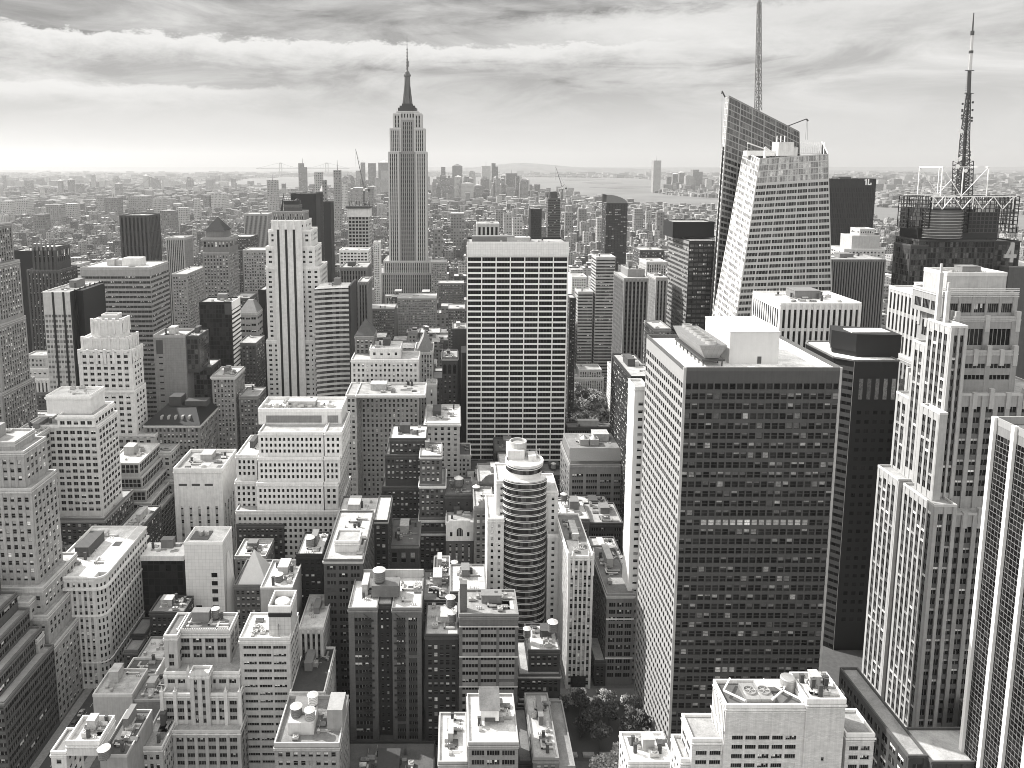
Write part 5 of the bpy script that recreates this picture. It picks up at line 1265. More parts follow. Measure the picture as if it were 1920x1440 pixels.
b = PB('tall_stone_tower', 'tall grey stone tower cut by the left edge of the photo',
   [(-90, -18, 425, 452, 22, 'limestone', dict(wall=.36, bay=2.6, pp=.3, spm=.25, clutter=0)), (-100, -9, 500, 449, 26, 'limestone', dict(wall=.38, bay=2.6, pp=.3, spm=.28, clutter=0)), (-110, -4, 613, 446, 30, 'limestone', dict(wall=.38, bay=2.6, pp=.3, spm=.3, clutter=0)), (-110, 4, 740, 442, 36, 'limestone', dict(wall=.36, bay=2.6, pp=.3, spm=.3, clutter=0))], cl=0)
b = PB('domed_roof_building', 'pale building with tall colonnade and stepped top left of the striped glass tower', [(48, 88, 668, 590, 14, 'cream', dict(wall=.5, bay=3)), (40, 90, 692, 588, 20, 'cream', dict(wall=.56, bay=4, clutter=0)), (33, 92, 712, 585, 26, 'ribs', dict(wall=.56, bay=3, fl=9, ww=.45, wh=.85, top=2, clutter=0)), (35, 92, 738, 584, 28, 'beige', dict(wall=.2, clutter=0))], cl=1)
b = PB('stone_block', 'pale flat roofed terraces left of the broad cream tower', [(0, 56, 828, 400, 40, 'creambig', dict(wall=.5, roofcol=.6))], cl=8)

# ============================================================ RIGHT MIDDLE
b = PB('ribbed_tower', 'slender tower of white ribs and dark glass rising right of the white banded slab',
   [(1177, 1209, 506, 634, 26, 'blank', dict(wall=.36, roofcol=.3, clutter=4, z0=PZ(522, 624))),
    (1170, 1216, 523, 622, 40, 'ribs', dict(wall=.34, bay=3.0, fl=4, ww=.62, wh=.6, pp=.5, spm=.10, roofcol=.4, gl=GL_DARK, clutter=0))], cl=3)
b = PB('low_dark_block', 'low dark block with speckled roof at the foot of the slender white ribbed tower', [(1183, 1230, 708, 480, 60, 'darkbrick', dict(wall=.07, roofcol=.35))], cl=5)
b = PB('grid_tower', 'pale gridded tower between the slender ribbed tower and the dark glass slab', [(1230, 1252, 522, 660, 30, 'ribs', dict(wall=.45, bay=2.6, pp=.3))], cl=2)
b = PB('dark_glass_slab', 'dark glass slab with light bands on its left face, left of the crystal tower',
   [(1262, 1340, 418, 660, 30, 'blankdark', dict(wall=.05, roofcol=.3, clutter=0, z0=PZ(450, 640))),
    (1293, 1372, 453, 640, 62, 'bandsdark', dict(wall=.06, bay=4, fl=4.1, wh=.6, roofcol=.7, gl=GL_MID, sides='N', clutter=2))], cl=0)
g = b.geo[1]; b.walls = {}; b.wins = []; Bm = b.mb(); b.walls['e'] = (Bm, [wall(.36)]); b.facade(Bm, 'E', g[2], g[3], 0, g[5], g[0] - .4, dict(ST['bands'], bay=3, fl=4.1, wh=.55, gl=GL_MID)); b.finish()
b = PB('white_ribbed_block', 'white block with tall black window slots and crowded roof machinery above the huge dark slab',
   [(1463, 1615, 570, 450, 42, 'ribswhite', dict(bay=3.35, fl=13.5, wh=.86, top=2.6, roofcol=.5, pp=.5))], cl=16)
b = PB('fine_ribbed_slab', 'grey slab with very fine vertical ribs right of the faceted crystal tower', [(1556, 1661, 488, 700, 40, 'ribsdark', dict(wall=.34, spm=.1, bay=2.4, fl=8, wh=.96, ww=.5, pp=.5, roofcol=.3))], cl=4)
b = PB('deco_stepped_tower', 'pale art deco tower with stepped crown above the fine ribbed slab', [(1612, 1640, 430, 862, 20, 'limestone', dict(wall=.56)), (1598, 1650, 443, 858, 26, 'gothic', dict(wall=.5, bay=5, fl=18, wh=.8, spm=.3, clutter=0)), (1583, 1660, 468, 852, 36, 'cream', dict(wall=.55, bay=4, clutter=0))], cl=0)
b = Building('vertical_window_block', 'pale block with tall paired windows seen obliquely left of the tall pale stepped tower')
zz = 187.0; b.start(275, 420); b.tier(262, 292, 400, 443, 0, zz, 'ribs', wall=.5, bay=3.6, fl=12, ww=.5, wh=.8, pp=.4, spm=.4, roofcol=.5); b.tier(256, 300, 398, 446, 0, 150, 'ribs', wall=.42, bay=3.6, fl=4.6, ww=.5, wh=.6, pp=.3, roofcol=.5); b.clutter(264, 290, 402, 440, zz, 5); b.finish()
b = PB('dark_tower', 'black far tower with a small white sign near its top right corner', [(1552, 1643, 336, 1300, 60, 'ribsdark', dict(wall=.05, bay=3, fl=9, top=14, roofcol=.2, spm=.04, sides='NE'))], cl=3)
g = b.geo[0]; m = b.mb(); u = PX(1622, 340, 1300); z0, z1 = PZ(347, 1298), PZ(336, 1298)
m.box(u, u + 2, 1298, 1298.6, z0, z1 + 0); m.box(u - 1.6, u, 1298, 1298.6, z1 - 2.4, z1 - .6); m.box(u + 4, u + 6, 1298, 1298.6, z0, z1); m.box(u + 6, u + 8.6, 1298, 1298.6, z0, z0 + 2); m.box(u + 8.6, u + 10.4, 1298, 1298.6, z0, z0 + 4); b.part(m, 'sign', WHITEP)
for (nm, lb, tiers) in (
    ('setback_apartment_tower', 'tan apartment tower with many setbacks right of the white banded slab', [(1113, 1136, 508, 1010, 14, 'beige'), (1108, 1143, 522, 1007, 20, 'beige'), (1100, 1150, 545, 1004, 26, 'beige'), (1095, 1156, 575, 1000, 30, 'beige')]),
    ('banded_office_block', 'white banded block behind the tan setback tower', [(1118, 1154, 483, 880, 30, 'bands'), ]),
    ('brick_apartment_tower', 'dark brick tower with rows of small windows beside the slender ribbed tower', [(1137, 1156, 542, 944, 20, 'darkbrick'), (1130, 1160, 560, 940, 26, 'darkbrick')]),
    ('limestone_block', 'pale stepped block with faint vertical piers above the park corner', [(1082, 1098, 590, 930, 20, 'cream'), (1066, 1112, 606, 926, 26, 'limestone'), (1064, 1120, 640, 923, 30, 'limestone')]),
    ('library_building', 'ornate low stone building with pedimented roof behind the park trees', [(1086, 1128, 694, 835, 24, 'limestone'), (1071, 1132, 710, 831, 36, 'limestone')]),
    ('flat_roof_block', 'small flat roofed block behind the setback towers', [(1072, 1100, 520, 980, 30, 'cream')]),
    ('ornate_roof_block', 'block with copper like mansard left of the dark glass slab', [(1212, 1250, 492, 800, 30, 'limestone')]),
    ('ornate_roof_block', 'wide older block behind the slender ribbed tower', [(1200, 1246, 470, 900, 36, 'brick')]),
    ('office_block', 'dark boxy block with flat roof left below the white banded slab roof line', [(1068, 1080, 560, 720, 20, 'darkbrick')]),
    ('round_corner_block', 'light block left of the tan setback tower with thin bands', [(1084, 1112, 548, 880, 24, 'bands')]),
    ('grey_office_block', 'grey flat roofed block above the low dark block by the slender ribbed tower', [(1226, 1258, 618, 560, 30, 'greybrick')]),
    ('park_side_block', 'pale narrow block beside the street right of the park', [(1147, 1160, 690, 760, 22, 'cream')])):
    PB(nm, lb, [t + ((dict(clutter=1),) if len(t) < 7 else ()) for t in tiers], cl=2)
# mid distance landmarks on the left
b = PB('octagonal_dark_tower', 'dark brown ribbed tower with cut corners standing alone at upper left', [(224, 278, 405, 1000, 40, 'ribsdark', dict(wall=.15, bay=5, fl=20, wh=.95, ww=.5, pp=1.2, spm=.05, roofcol=.15)), ], cl=2)
b = PB('crowned_tower', 'stone tower with arcaded crown and dark pyramid roof at upper left of centre', [(386, 420, 433, 764, 22, 'gothic', dict(wall=.3, bay=3.5, fl=9, wh=.6, clutter=0)), (379, 430, 447, 760, 30, 'limestone', dict(wall=.32, bay=4, fl=9, wh=.6, cor=(1.5, 1.5, .4), clutter=0)), (380, 429, 475, 758, 34, 'limestone', dict(wall=.36, bay=3.2, clutter=0)), ], cl=0)
g = b.geo[0]; m = b.mb(); q = [(g[0] - 1, g[2] - 1), (g[1] + 1, g[2] - 1), (g[1] + 1, g[3] + 1), (g[0] - 1, g[3] + 1)]; c = ((g[0] + g[1]) / 2, (g[2] + g[3]) / 2, PZ(406, 775))
for i in range(4): m.poly([(*q[i], g[5]), (*q[(i + 1) % 4], g[5]), c])
b.part(m, 'pyramid_roof', wall(.1))
for (nm, lb, tiers) in (
    ('ribbed_block', 'striped block with dark top left of the pyramid crowned tower', [(311, 345, 447, 900, 30, 'ribs')]),
    ('stone_block', 'large pale block with rows of tiny windows behind the banded office block', [(322, 350, 515, 800, 60, 'beige')]),
    ('ribbed_block', 'pale ribbed slab on the horizon line left of the white striped tower', [(457, 502, 402, 1250, 40, 'ribs')]),
    ('dark_slab', 'black rectangular slab behind the top of the white striped tower', [(545, 592, 364, 1000, 30, 'blankdark')]),
    ('dark_slab', 'slim dark slab right of the black rectangular slab', [(592, 600, 362, 1100, 24, 'ribsdark'), ]),
    ('dark_slab', 'narrow dark tower between the black slab and the tower under construction', [(606, 620, 380, 950, 24, 'blankdark')]),
    ('stepped_white_block', 'white terraced block between the banded office block and the distant brown towers', [(128, 150, 496, 860, 24, 'bands'), (120, 158, 520, 850, 30, 'bands')]),
    ('brown_block', 'brown brick block with flat top below the pyramid crowned tower', [(432, 470, 445, 980, 36, 'brick')]),
    ('brick_block', 'dark brick block right of the pyramid crowned tower', [(436, 468, 560, 720, 30, 'brick')]),
    ('pale_block', 'pale block right of the pyramid crowned tower', [(455, 500, 470, 860, 30, 'beige')]),
    ('brick_block', 'brick apartment block below the truncated pyramid roof', [(446, 480, 645, 640, 30, 'brick')]),
    ('brick_block', 'brick block left of the cream gridded block', [(448, 484, 745, 560, 24, 'greybrick')]),
    ('white_wing', 'small white block beside the cornice tower', [(442, 462, 740, 570, 24, 'cream')]),
    ('old_block', 'old block filling the street front below the mansard building', [(300, 390, 870, 545, 20, 'greybrick')]),
    ('grey_block', 'grey stone block below the striped glass tower', [(20, 78, 800, 480, 30, 'greybrick')]),
    ('white_stepped_block', 'bright stepped block under the tower with the construction crane', [(636, 690, 470, 900, 30, 'creambig')]),
    ('slim_tower', 'slim pale tower left of the tallest art deco skyscraper', [(700, 712, 455, 1180, 24, 'cream')]),
    ('brick_block', 'brick block right below the tallest art deco skyscraper', [(808, 838, 492, 1240, 30, 'beige')]),
    ('brick_block', 'grey block right of the tallest art deco skyscraper', [(822, 870, 532, 1120, 30, 'greybrick')]),
    ('dark_notched_tower', 'dark notched tower left of the striped tower being built', [(995, 1016, 392, 1350, 30, 'ribsdark')]),
    ('low_office_block', 'wide pale roofed block in front of the art deco skyscraper base', [(745, 818, 560, 1010, 40, 'beige')]),
    ('low_office_block', 'dark roofed block left of the pale roofed block before the skyscraper', [(690, 740, 580, 960, 36, 'greybrick')]),
    ('small_grey_tower', 'small grey tower right of the ornate narrow building', [(840, 872, 580, 860, 30, 'greybrick')])):
    PB(nm, lb, [t + ((dict(clutter=1),) if len(t) < 7 else ()) for t in tiers], cl=2)
b = PB('monument_top_tower', 'white tower top with dark vertical openings peeking above the roof of the white banded slab', [(894, 936, 420, 1000, 30, 'ribs', dict(wall=.55, bay=6, fl=24, wh=.9, ww=.55, pp=1, top=3))], cl=2)
b = PB('curved_top_tower', 'dark striped tower with a slanting curved glass top in the middle distance right of centre', [(1137, 1177, 381, 1400, 40, 'bandsdark', dict(wall=.08, bay=6, fl=4.5, sp=.3, roofcol=.2, clutter=0, par=.1))], cl=0)
g = b.geo[0]; m = b.mb(); n = 8
tp = [(g[0] + (g[1] - g[0]) * k / n, g[5] + 15 * math.cos(k / n * math.pi / 2) ** .6 + 1) for k in range(n + 1)]
for yy in (g[2], g[3]): m.poly([(g[0], yy, g[5])] + [(p[0], yy, p[1]) for p in tp] + [(g[1], yy, g[5])])
for k in range(n): m.quad((tp[k][0], g[2], tp[k][1]), (tp[k + 1][0], g[2], tp[k + 1][1]), (tp[k + 1][0], g[3], tp[k + 1][1]), (tp[k][0], g[3], tp[k][1]))
b.part(m, 'curved_top', wall(.3, .3))
# ============================================================ THE TALLEST SKYSCRAPER
Y = 1288
def xz(px, py, Y_=Y): return PX(px, py, Y_), PZ(py, Y_)
b = Building('art_deco_skyscraper', 'tallest art deco skyscraper with stepped shoulders, dark mast and antenna against the sky', 'skyscraper')
cx = PX(763.5, 300, Y); b.start(cx, Y + 25)
es = dict(wall=.52, bay=3.3, fl=7.4, ww=.5, wh=.66, pp=.9, rec=.7, spm=.26, set='plain', top=2, mar=2.2, kind='plain', par=.8, var=.08, roofcol=.3)
def E_(xl, xr, yt, y0, L, z0, **k):
    zt = PZ(yt, y0); b.tier(PX(xl, yt, y0), PX(xr, yt, y0), y0, y0 + L, z0, zt, 'limestone', **dict(es, **k)); return zt
z3 = PZ(285, Y)
E_(719, 808, 490, Y - 6, 60, 0); E_(708, 822, 512, Y - 10, 66, 0, wall=.46); E_(722, 760, 555, Y - 30, 30, 0, wall=.5, roofcol=.6)
E_(727.5, 748, 285, Y, 50, 0); E_(779, 800, 285, Y, 50, 0)
z2 = PZ(240, Y)
E_(730.5, 752, 241, Y + 1, 46, z3); E_(776, 796.5, 241, Y + 1, 46, z3)
E_(748.2, 778.8, 285, Y + 3, 44, 0, wall=.40); E_(752.1, 775.9, 225, Y + 3, 44, z3, wall=.40)
E_(736.5, 752, 213, Y + 4, 38, z2, bay=5); E_(776, 791, 213, Y + 4, 38, z2, bay=5)
E_(743, 785, 209, Y + 6, 34, PZ(226, Y + 3), bay=5, fl=10)
b.finish()
zt = PZ(209, Y + 6); yc = Y + 22; S_ = yc / Y
def HZ(py): return PZ(py, yc)
def RX(px0, px1, py): return (PX(px1, py, yc) - PX(px0, py, yc)) / 2
m = b.mb(); m.box(cx - RX(747, 781, 205), cx + RX(747, 781, 205), yc - 14, yc + 14, zt, HZ(203)); m.box(cx - RX(750, 778, 200), cx + RX(750, 778, 200), yc - 12, yc + 12, HZ(203), HZ(199)); m.box(cx - RX(754, 774, 198), cx + RX(754, 774, 198), yc - 9, yc + 9, HZ(199), HZ(195)); b.part(m, 'mast_base', wall(.11))
m = b.mb(); m.lathe(cx, yc, [(RX(755, 773, 190), HZ(195)), (RX(757, 771, 180), HZ(182)), (RX(758.5, 770, 165), HZ(165)), (RX(759, 769.5, 150), HZ(144)), (RX(757.5, 771, 140), HZ(143)), (RX(757.5, 771, 140), HZ(140)), (RX(759, 769, 140), HZ(139)), (RX(760, 768, 140), HZ(135)), (.6, HZ(131))], 16); b.part(m, 'mooring_mast', plain('mast_metal', .07, .35, .4))
m = b.mb()
for k in range(4):
    t = math.pi / 4 + k * math.pi / 2
    m.bar((cx + math.cos(t) * RX(753, 775, 190), yc + math.sin(t) * 10, HZ(196)), (cx + math.cos(t) * RX(759.5, 769, 150), yc + math.sin(t) * 4, HZ(146)), 1.3, r2=.5)
b.part(m, 'mast_wing', wall(.22))
m = b.mb(); m.bar((cx, yc, HZ(134)), (cx, yc, HZ(112)), 1.7, 0, 8, 1.3); m.bar((cx, yc, HZ(112)), (cx, yc, HZ(90)), 1.1, 0, 8, .7); m.bar((cx, yc, HZ(90)), (cx, yc, HZ(66)), .6, 0, 6, .2)
for k in range(7): z = HZ(130 - k * 6); m.lathe(cx, yc, [(2.0 - k * .12, z), (2.0 - k * .12, z + 1.4)], 8)
m.box(cx + 2, cx + 3.2, yc - 1, yc + 1, HZ(126), HZ(114)); m.bar((cx, yc, HZ(120)), (cx + 3, yc, HZ(120)), .2); b.part(m, 'antenna', plain('antenna_metal', .10, .5, .4))
m = b.mb(); rr = random.Random(4)
for k in range(12): u = cx - RX(745, 783, 205) + k * 2 * RX(745, 783, 205) / 11; m.bar((u, yc - 13, zt), (u, yc - 13, zt + rr.uniform(3, 10)), .25)
b.part(m, 'aerial', STEEL)

# ============================================================ FACETED CRYSTAL TOWER
def lerp(a, c, t): return tuple(a[i] + (c[i] - a[i]) * t for i in range(3))
def at(px, py, Y): return (PX(px, py, Y), Y, PZ(py, Y))
def down(p, q):     # follow p->q to the ground
    t = (p[2]) / (p[2] - q[2]); return lerp(p, q, t)
def patch(b, A, B_, C, D, rows, cols, wallm, glass, sp=.35, mul=.5, glass_rows=0, skip_glass=False, pk=40, mt=.35, top_glass=None):
    """facade on a bilinear patch: A bottom-left, B bottom-right, C top-right, D top-left"""
    A, B_, C, D = map(Vector, (A, B_, C, D))
    n = (B_ - A).cross(D - A).normalized()
    if n.dot(Vector((0, 0, HC)) - A) < 0: n = -n
    def P(u, v, o=0):
        p = A * (1 - u) * (1 - v) + B_ * u * (1 - v) + C * u * v + D * (1 - u) * v
        return tuple(p + n * o)
    w = b.mb(); g = b.mb(); g2 = b.mb(); k = 0
    for r in range(rows):
        v0, v1 = r / rows, (r + 1 - sp) / rows; v2 = (r + 1) / rows
        if r < rows - glass_rows:
            w.quad(P(0, v1, .25), P(1, v1, .25), P(1, v2, .25), P(0, v2, .25)); w.quad(P(0, v2, 0), P(1, v2, 0), P(1, v2, .25), P(0, v2, .25)); w.quad(P(0, v1, 0), P(1, v1, 0), P(1, v1, .25), P(0, v1, .25))
        for c in range(cols):
            u0, u1 = c / cols, (c + 1) / cols
            q = (P(u0, v0), P(u1, v0), P(u1, v2), P(u0, v2))
            if k < pk and r >= rows - glass_rows - 4 and r < rows - glass_rows:
                m = b.mb(); m.quad(*q); b.part(m, 'window', glass); k += 1
            elif r >= rows - glass_rows and top_glass: g2.quad(*q)
            else: g.quad(*q)
        if r >= rows - glass_rows: w.quad(P(0, v2 - .003, .28), P(1, v2 - .003, .28), P(1, v2 - .0003, .28), P(0, v2 - .0003, .28))
    b.part(w, 'spandrel', wallm); o = b.part(g, 'window', glass)
    o['kind'] = 'stuff'; b.part(g2, 'glass_screen', top_glass or glass)
    m = b.mb(); W_ = (B_ - A).length
    for c in range(cols + 1):
        u = c / cols; hw = mt / W_ * (1 if c % 4 else 2.0); hw = hw if c % 4 == 0 else hw * mul
        for r in range(0, rows, 4):
            v0, v1 = r / rows, min(1, (r + 4) / rows)
            m.quad(P(u - hw, v0, .32), P(u + hw, v0, .32), P(u + hw, v1, .32), P(u - hw, v1, .32))
    b.part(m, 'mullion', wallm)
CW = wall(.52, .5, .05); GLT = glassm('sunlit_glass', .32, .25, 1.2, .5); GLT2 = glassm('grey_glass', .12, .2, .8, .4)  # GLT: pale glass for the screens and for facets coloured as sunlit
b = Building('crystal_tower', 'pale faceted crystal glass tower with sloping tops and a tall lattice spire, right of centre', 'skyscraper')
Yn, Yb = 560, 604
b.start(250, 590); OCC.append((195, 290, 545, 640))
tl, tr = at(1425, 297, Yn), at(1552, 288, Yn)
bl0, br0 = at(1380, 600, 553), at(1560, 600, 553)
bl, br = down(tl, bl0), down(tr, br0)
el_, elb = at(1395, 283, Yb), at(1336, 600, 606)
elg = down(el_, elb)
tbr = at(1541, 266, Yb + 4)
patch(b, bl, br, tr, tl, 58, 28, CW, GL_MID, glass_rows=4, sp=.44, top_glass=GLT)
patch(b, elg, bl, tl, el_, 58, 14, wall(.70, .35, .05), GLT, glass_rows=3, sp=.42)  # east facet in brighter wall and glass colours, imitating sunlight
brb = (br[0] + 4, br[1] + 50, 0)
m = b.mb(); m.poly([br, brb, tbr, tr]); b.part(m, 'core', wall(.10))
m = b.mb(); e1 = lerp(el_, tl, 1); m.poly([(tl[0], tl[1], tl[2] - 5), (tr[0], tr[1], tr[2] - 5), (tbr[0], tbr[1], tr[2] - 5), (el_[0], el_[1], tl[2] - 5)]); b.part(m, 'roof', roofm(.4))
m = b.mb(); u0, u1 = PX(1462, 290, 575), PX(1491, 290, 575); z0, z1 = PZ(292, 575), PZ(266, 575)
m.box(u0, u1, 578, 590, z0, z1); m.box(u1, u1 + 4, 580, 590, z0, z1 - 4); b.part(m, 'plant_room', wall(.62))
m = b.mb(); 
for k in range(3): m.bar((u0 + 1.5 + k * 3, 585, z1), (u0 + 1.5 + k * 3, 585, z1 + 5), .35)
m.box(u0 - 22, u0, 583, 590, z0, z0 + 4); b.part(m, 'roof_equipment', WHITEP)
# roof edge screens
m = b.mb(); g_ = b.mb()
def screen(p, q, dz, n):
    for k in range(n + 1):
        a = lerp(p, q, k / n); m.bar(a, (a[0], a[1], a[2] + dz), .18)
    for z in (0, .5, 1): m.bar((p[0], p[1], p[2] + dz * z), (q[0], q[1], q[2] + dz * z), .18)
screen((PX(1500, 285, 600), 600, PZ(288, 600)), (tbr[0], tbr[1], PZ(288, 600)), PZ(266, 600) - PZ(288, 600), 12)
m.bar((tbr[0], tbr[1], tbr[2]), tr, .35); m.bar(tbr, (tbr[0], tbr[1], tbr[2] - 9), .3); m.bar((tbr[0] - 3, tbr[1] - 10, tbr[2] - 1), (tr[0] - 3, tr[1], tr[2] - 5), .3)
b.part(m, 'screen_frame', WHITEP)
# window washing crane on the front roof
m = b.mb(); p = at(1434, 293, 570); q = at(1402, 268, 566); p2 = at(1455, 287, 572)
m.bar(q, p2, .55); m.box(p[0] - .6, p[0] + .6, 569, 571, p[2] - 2, p[2] + 7); m.bar((q[0], q[1], q[2]), (q[0], q[1], q[2] - 6), .1); m.bar((p[0], 570, p[2] + 7), (p[0] + 6, 571, p[2] + 3), .4); b.part(m, 'maintenance_crane', WHITEP)
# rear higher prism
Yr = 612
A_ = at(1367, 180, Yr); B2_ = at(1498, 247, Yr); A0 = at(1337, 600, Yr + 4); B0 = at(1503, 420, Yr + 4)
Ag = down(A_, A0); Bg = down(B2_, B0)
patch(b, Ag, Bg, (B2_[0], Yr, B2_[2]), A_, 66, 24, wall(.40, .45, .05), GL_MID, glass_rows=10, sp=.36, top_glass=GLT2)
Lb = at(1357, 330, Yr + 26); Lt = at(1361, 181, Yr + 24); Lg = down(Lt, at(1331, 600, Yr + 26))
patch(b, Lg, Ag, A_, Lt, 66, 8, wall(.65, .35), GLT, glass_rows=10)  # rear east facet, sunlight put into its colours too
m = b.mb(); 
for (p, q) in ((A_, B2_), (A_, Lt)): m.bar(p, q, .5)
m.bar(B2_, (Bg[0], Bg[1], 0), .3); m.bar((B2_[0], Yr, B2_[2]), (B2_[0] + 3, Yr + 36, B2_[2] - 14), .4); b.part(m, 'edge_frame', wall(.35))
m = b.mb(); sl = lambda t, dz: (A_[0] + (B2_[0] - A_[0]) * t, Yr + 9, A_[2] + (B2_[2] - A_[2]) * t - dz)
m.poly([(Ag[0], Yr + 16, 0), (Bg[0], Yr + 16, 0), sl(1, 17), sl(.75, 12), sl(.75, 17), sl(.42, 12), sl(.42, 24), sl(0, 40)]); m.poly([Bg, (Bg[0] + 4, Bg[1] + 40, 0), (B2_[0] + 3, Yr + 36, B2_[2] - 14), B2_]); b.part(m, 'core', wall(.07, .4))
m = b.mb(); p = sl(0, 0); m.bar(p, at(1354, 171, Yr), .6); m.bar(at(1354, 171, Yr), at(1353, 176, Yr), .4); m.bar(at(1354, 172, Yr), at(1352, 310, Yr), .08); b.part(m, 'maintenance_crane', STEEL)
m = b.mb(); p = at(1478, 236, Yr + 8); q = at(1512, 223, Yr + 8)
m.bar(p, q, .5); m.bar(q, at(1515, 227, Yr + 8), .7); m.bar(at(1514, 224, Yr + 8), at(1514, 262, Yr + 8), .07); m.bar(at(1513, 224, Yr + 8), at(1510, 262, Yr + 8), .07); b.part(m, 'maintenance_crane', STEEL)
def lattice(b, base, top, r0, r1, n, t, mat, name='spire', sides=4, tw=1.0):
    m = b.mb(); base = Vector(base); top = Vector(top)
    def ring(k):
        f = k / n; c = base + (top - base) * f; r = r0 + (r1 - r0) * f
        return [c + Vector((math.cos(math.pi / sides + 2 * math.pi * i / sides) * r, math.sin(math.pi / sides + 2 * math.pi * i / sides) * r, 0)) for i in range(sides)]
    prev = ring(0)
    for k in range(1, n + 1):
        cur = ring(k)
        for i in range(sides):
            j = (i + 1) % sides
            m.bar(prev[i], cur[i], t, 0, 4); m.bar(cur[i], cur[j], t * .8, 0, 4); m.bar(prev[i] if k % 2 else prev[j], cur[j] if k % 2 else cur[i], t * .7, 0, 4)
        prev = cur
    b.part(m, name, mat)
Ys = 634
lattice(b, at(1421.5, 207, Ys), at(1423.5, 5, Ys), 3.1, 1.7, 16, .34, plain('spire_steel', .2, .5, .4))
m = b.mb(); m.bar(at(1423.5, 5, Ys), at(1424, -18, Ys), 1.2, 0, 8, .9); m.bar(at(1421.5, 210, Ys), at(1423.5, 5, Ys), .5); b.part(m, 'antenna', plain('spire_steel', .2, .5, .4))

# ============================================================ TOWER WITH THE BROADCAST MAST
Y = 520
b = Building('broadcast_tower', 'dark glass tower wrapped in scaffold like sign frames under a tall broadcast mast, upper right', 'skyscraper')
X_ = lambda px, py=400, yy=Y: PX(px, py, yy); Z_ = lambda py, yy=Y: PZ(py, yy)
b.start(X_(1800), Y + 25)
b.tier(X_(1728), X_(1872), Y, Y + 28, 0, Z_(452), 'glass', wall=.12, bay=1.9, fl=3.9, gl=GL_MID, top=0.5, roofcol=.2, pp=.05)
b.tier(X_(1707, 470, Y - 3), X_(1740, 470, Y - 3), Y - 3, Y + 17, 0, Z_(462, Y - 3), 'glass', wall=.13, bay=1.9, fl=3.9, gl=GL_MID, roofcol=.3)
b.tier(X_(1874), X_(1925), Y + 3, Y + 45, 0, Z_(455), 'glass', wall=.1, bay=3, fl=3.9, gl=GL_MID, roofcol=.2)
# lower blocks (glass)
b.tier(X_(1890), X_(1990), Y - 6, Y + 40, 0, Z_(500), 'blank', wall=.2, roofcol=.5)
m = b.mb(); c = X_(1774); r = (X_(1812) - X_(1738)) / 2
m.lathe(c, Y + 3, [(r, Z_(446)), (r, Z_(394))], 40, 0, math.pi, 2 * math.pi, 1, .55); b.part(m, 'curved_glass', plain('curved_glass', .10, .12, .6))
m = b.mb()
for k in range(10): z = Z_(446) + k * (Z_(394) - Z_(446)) / 10; m.lathe(c, Y + 3, [(r + .15, z), (r + .15, z + .3)], 40, 0, math.pi, 2 * math.pi, 1, .55)
b.part(m, 'glass_rail', METAL)
m = b.mb(); m.box(X_(1738), X_(1890), Y + 8, Y + 30, Z_(452), Z_(392)); b.part(m, 'upper_core', wall(.05, .5))
for k in range(3):
    m = b.mb(); u = X_(1845 + k * 11, 385); m.lathe(u, Y + 4, [(2.2, Z_(398)), (2.2, Z_(378)), (.1, Z_(377))], 14); b.part(m, 'exhaust_drum', METAL)
def frame_grid(x0, x1, y0, y1, z0, z1, nx, ny, nz, t=.28):
    m = b.mb()
    xs = [x0 + (x1 - x0) * i / nx for i in range(nx + 1)]; ys = [y0 + (y1 - y0) * i / ny for i in range(ny + 1)]; zs = [z0 + (z1 - z0) * i / nz for i in range(nz + 1)]
    for z in zs:
        for yy in (ys[0], ys[-1]): m.bar((x0, yy, z), (x1, yy, z), t)
        for xx in (xs[0], xs[-1]): m.bar((xx, y0, z), (xx, y1, z), t)
    for xx in xs:
        for yy in (ys[0], ys[-1]): m.bar((xx, yy, z0), (xx, yy, z1), t)
    for yy in ys:
        for xx in (x0, x1): m.bar((xx, yy, z0), (xx, yy, z1), t)
    b.part(m, 'sign_frame', STEEL)
frame_grid(X_(1700), X_(1740), Y - 2, Y + 10, Z_(427), Z_(368), 5, 4, 8)
frame_grid(X_(1813), X_(1905), Y - 2, Y + 12, Z_(436), Z_(368), 12, 4, 9)
frame_grid(X_(1745, 400, Y + 30), X_(1900, 400, Y + 30), Y + 30, Y + 33, Z_(420, Y + 30), Z_(372, Y + 30), 14, 1, 5)
# the big numeral 4 inside the left frame
m = b.mb(); u = X_(1712); z0, z1 = Z_(424), Z_(372); w_ = X_(1728) - u
m.box(u + w_ * .62, u + w_ * .9, Y + 1, Y + 2.2, z0, z1); m.box(u, u + w_ * 1.2, Y + .98, Y + 2.18, z0 + (z1 - z0) * .22, z0 + (z1 - z0) * .36, 0, True)
m.poly([(u, Y + .96, z0 + (z1 - z0) * .3), (u + w_ * .2, Y + .96, z0 + (z1 - z0) * .3), (u + w_ * .85, Y + .96, z1), (u + w_ * .58, Y + .96, z1)]); b.part(m, 'numeral', wall(.36))
m = b.mb(); u = X_(1882, 500, Y - 7); z0, z1 = Z_(492, Y - 7), Z_(455, Y - 7); w_ = 6.5
m.box(u + w_ * .62, u + w_ * .95, Y - 7, Y - 5.8, z0, z1); m.box(u, u + w_ * 1.25, Y - 7.02, Y - 5.82, z0 + (z1 - z0) * .22, z0 + (z1 - z0) * .4, 0, True); m.poly([(u, Y - 7.04, z0 + (z1 - z0) * .3), (u + w_ * .28, Y - 7.04, z0 + (z1 - z0) * .3), (u + w_ * .95, Y - 7.04, z1), (u + w_ * .6, Y - 7.04, z1)]); b.part(m, 'numeral', wall(.5))
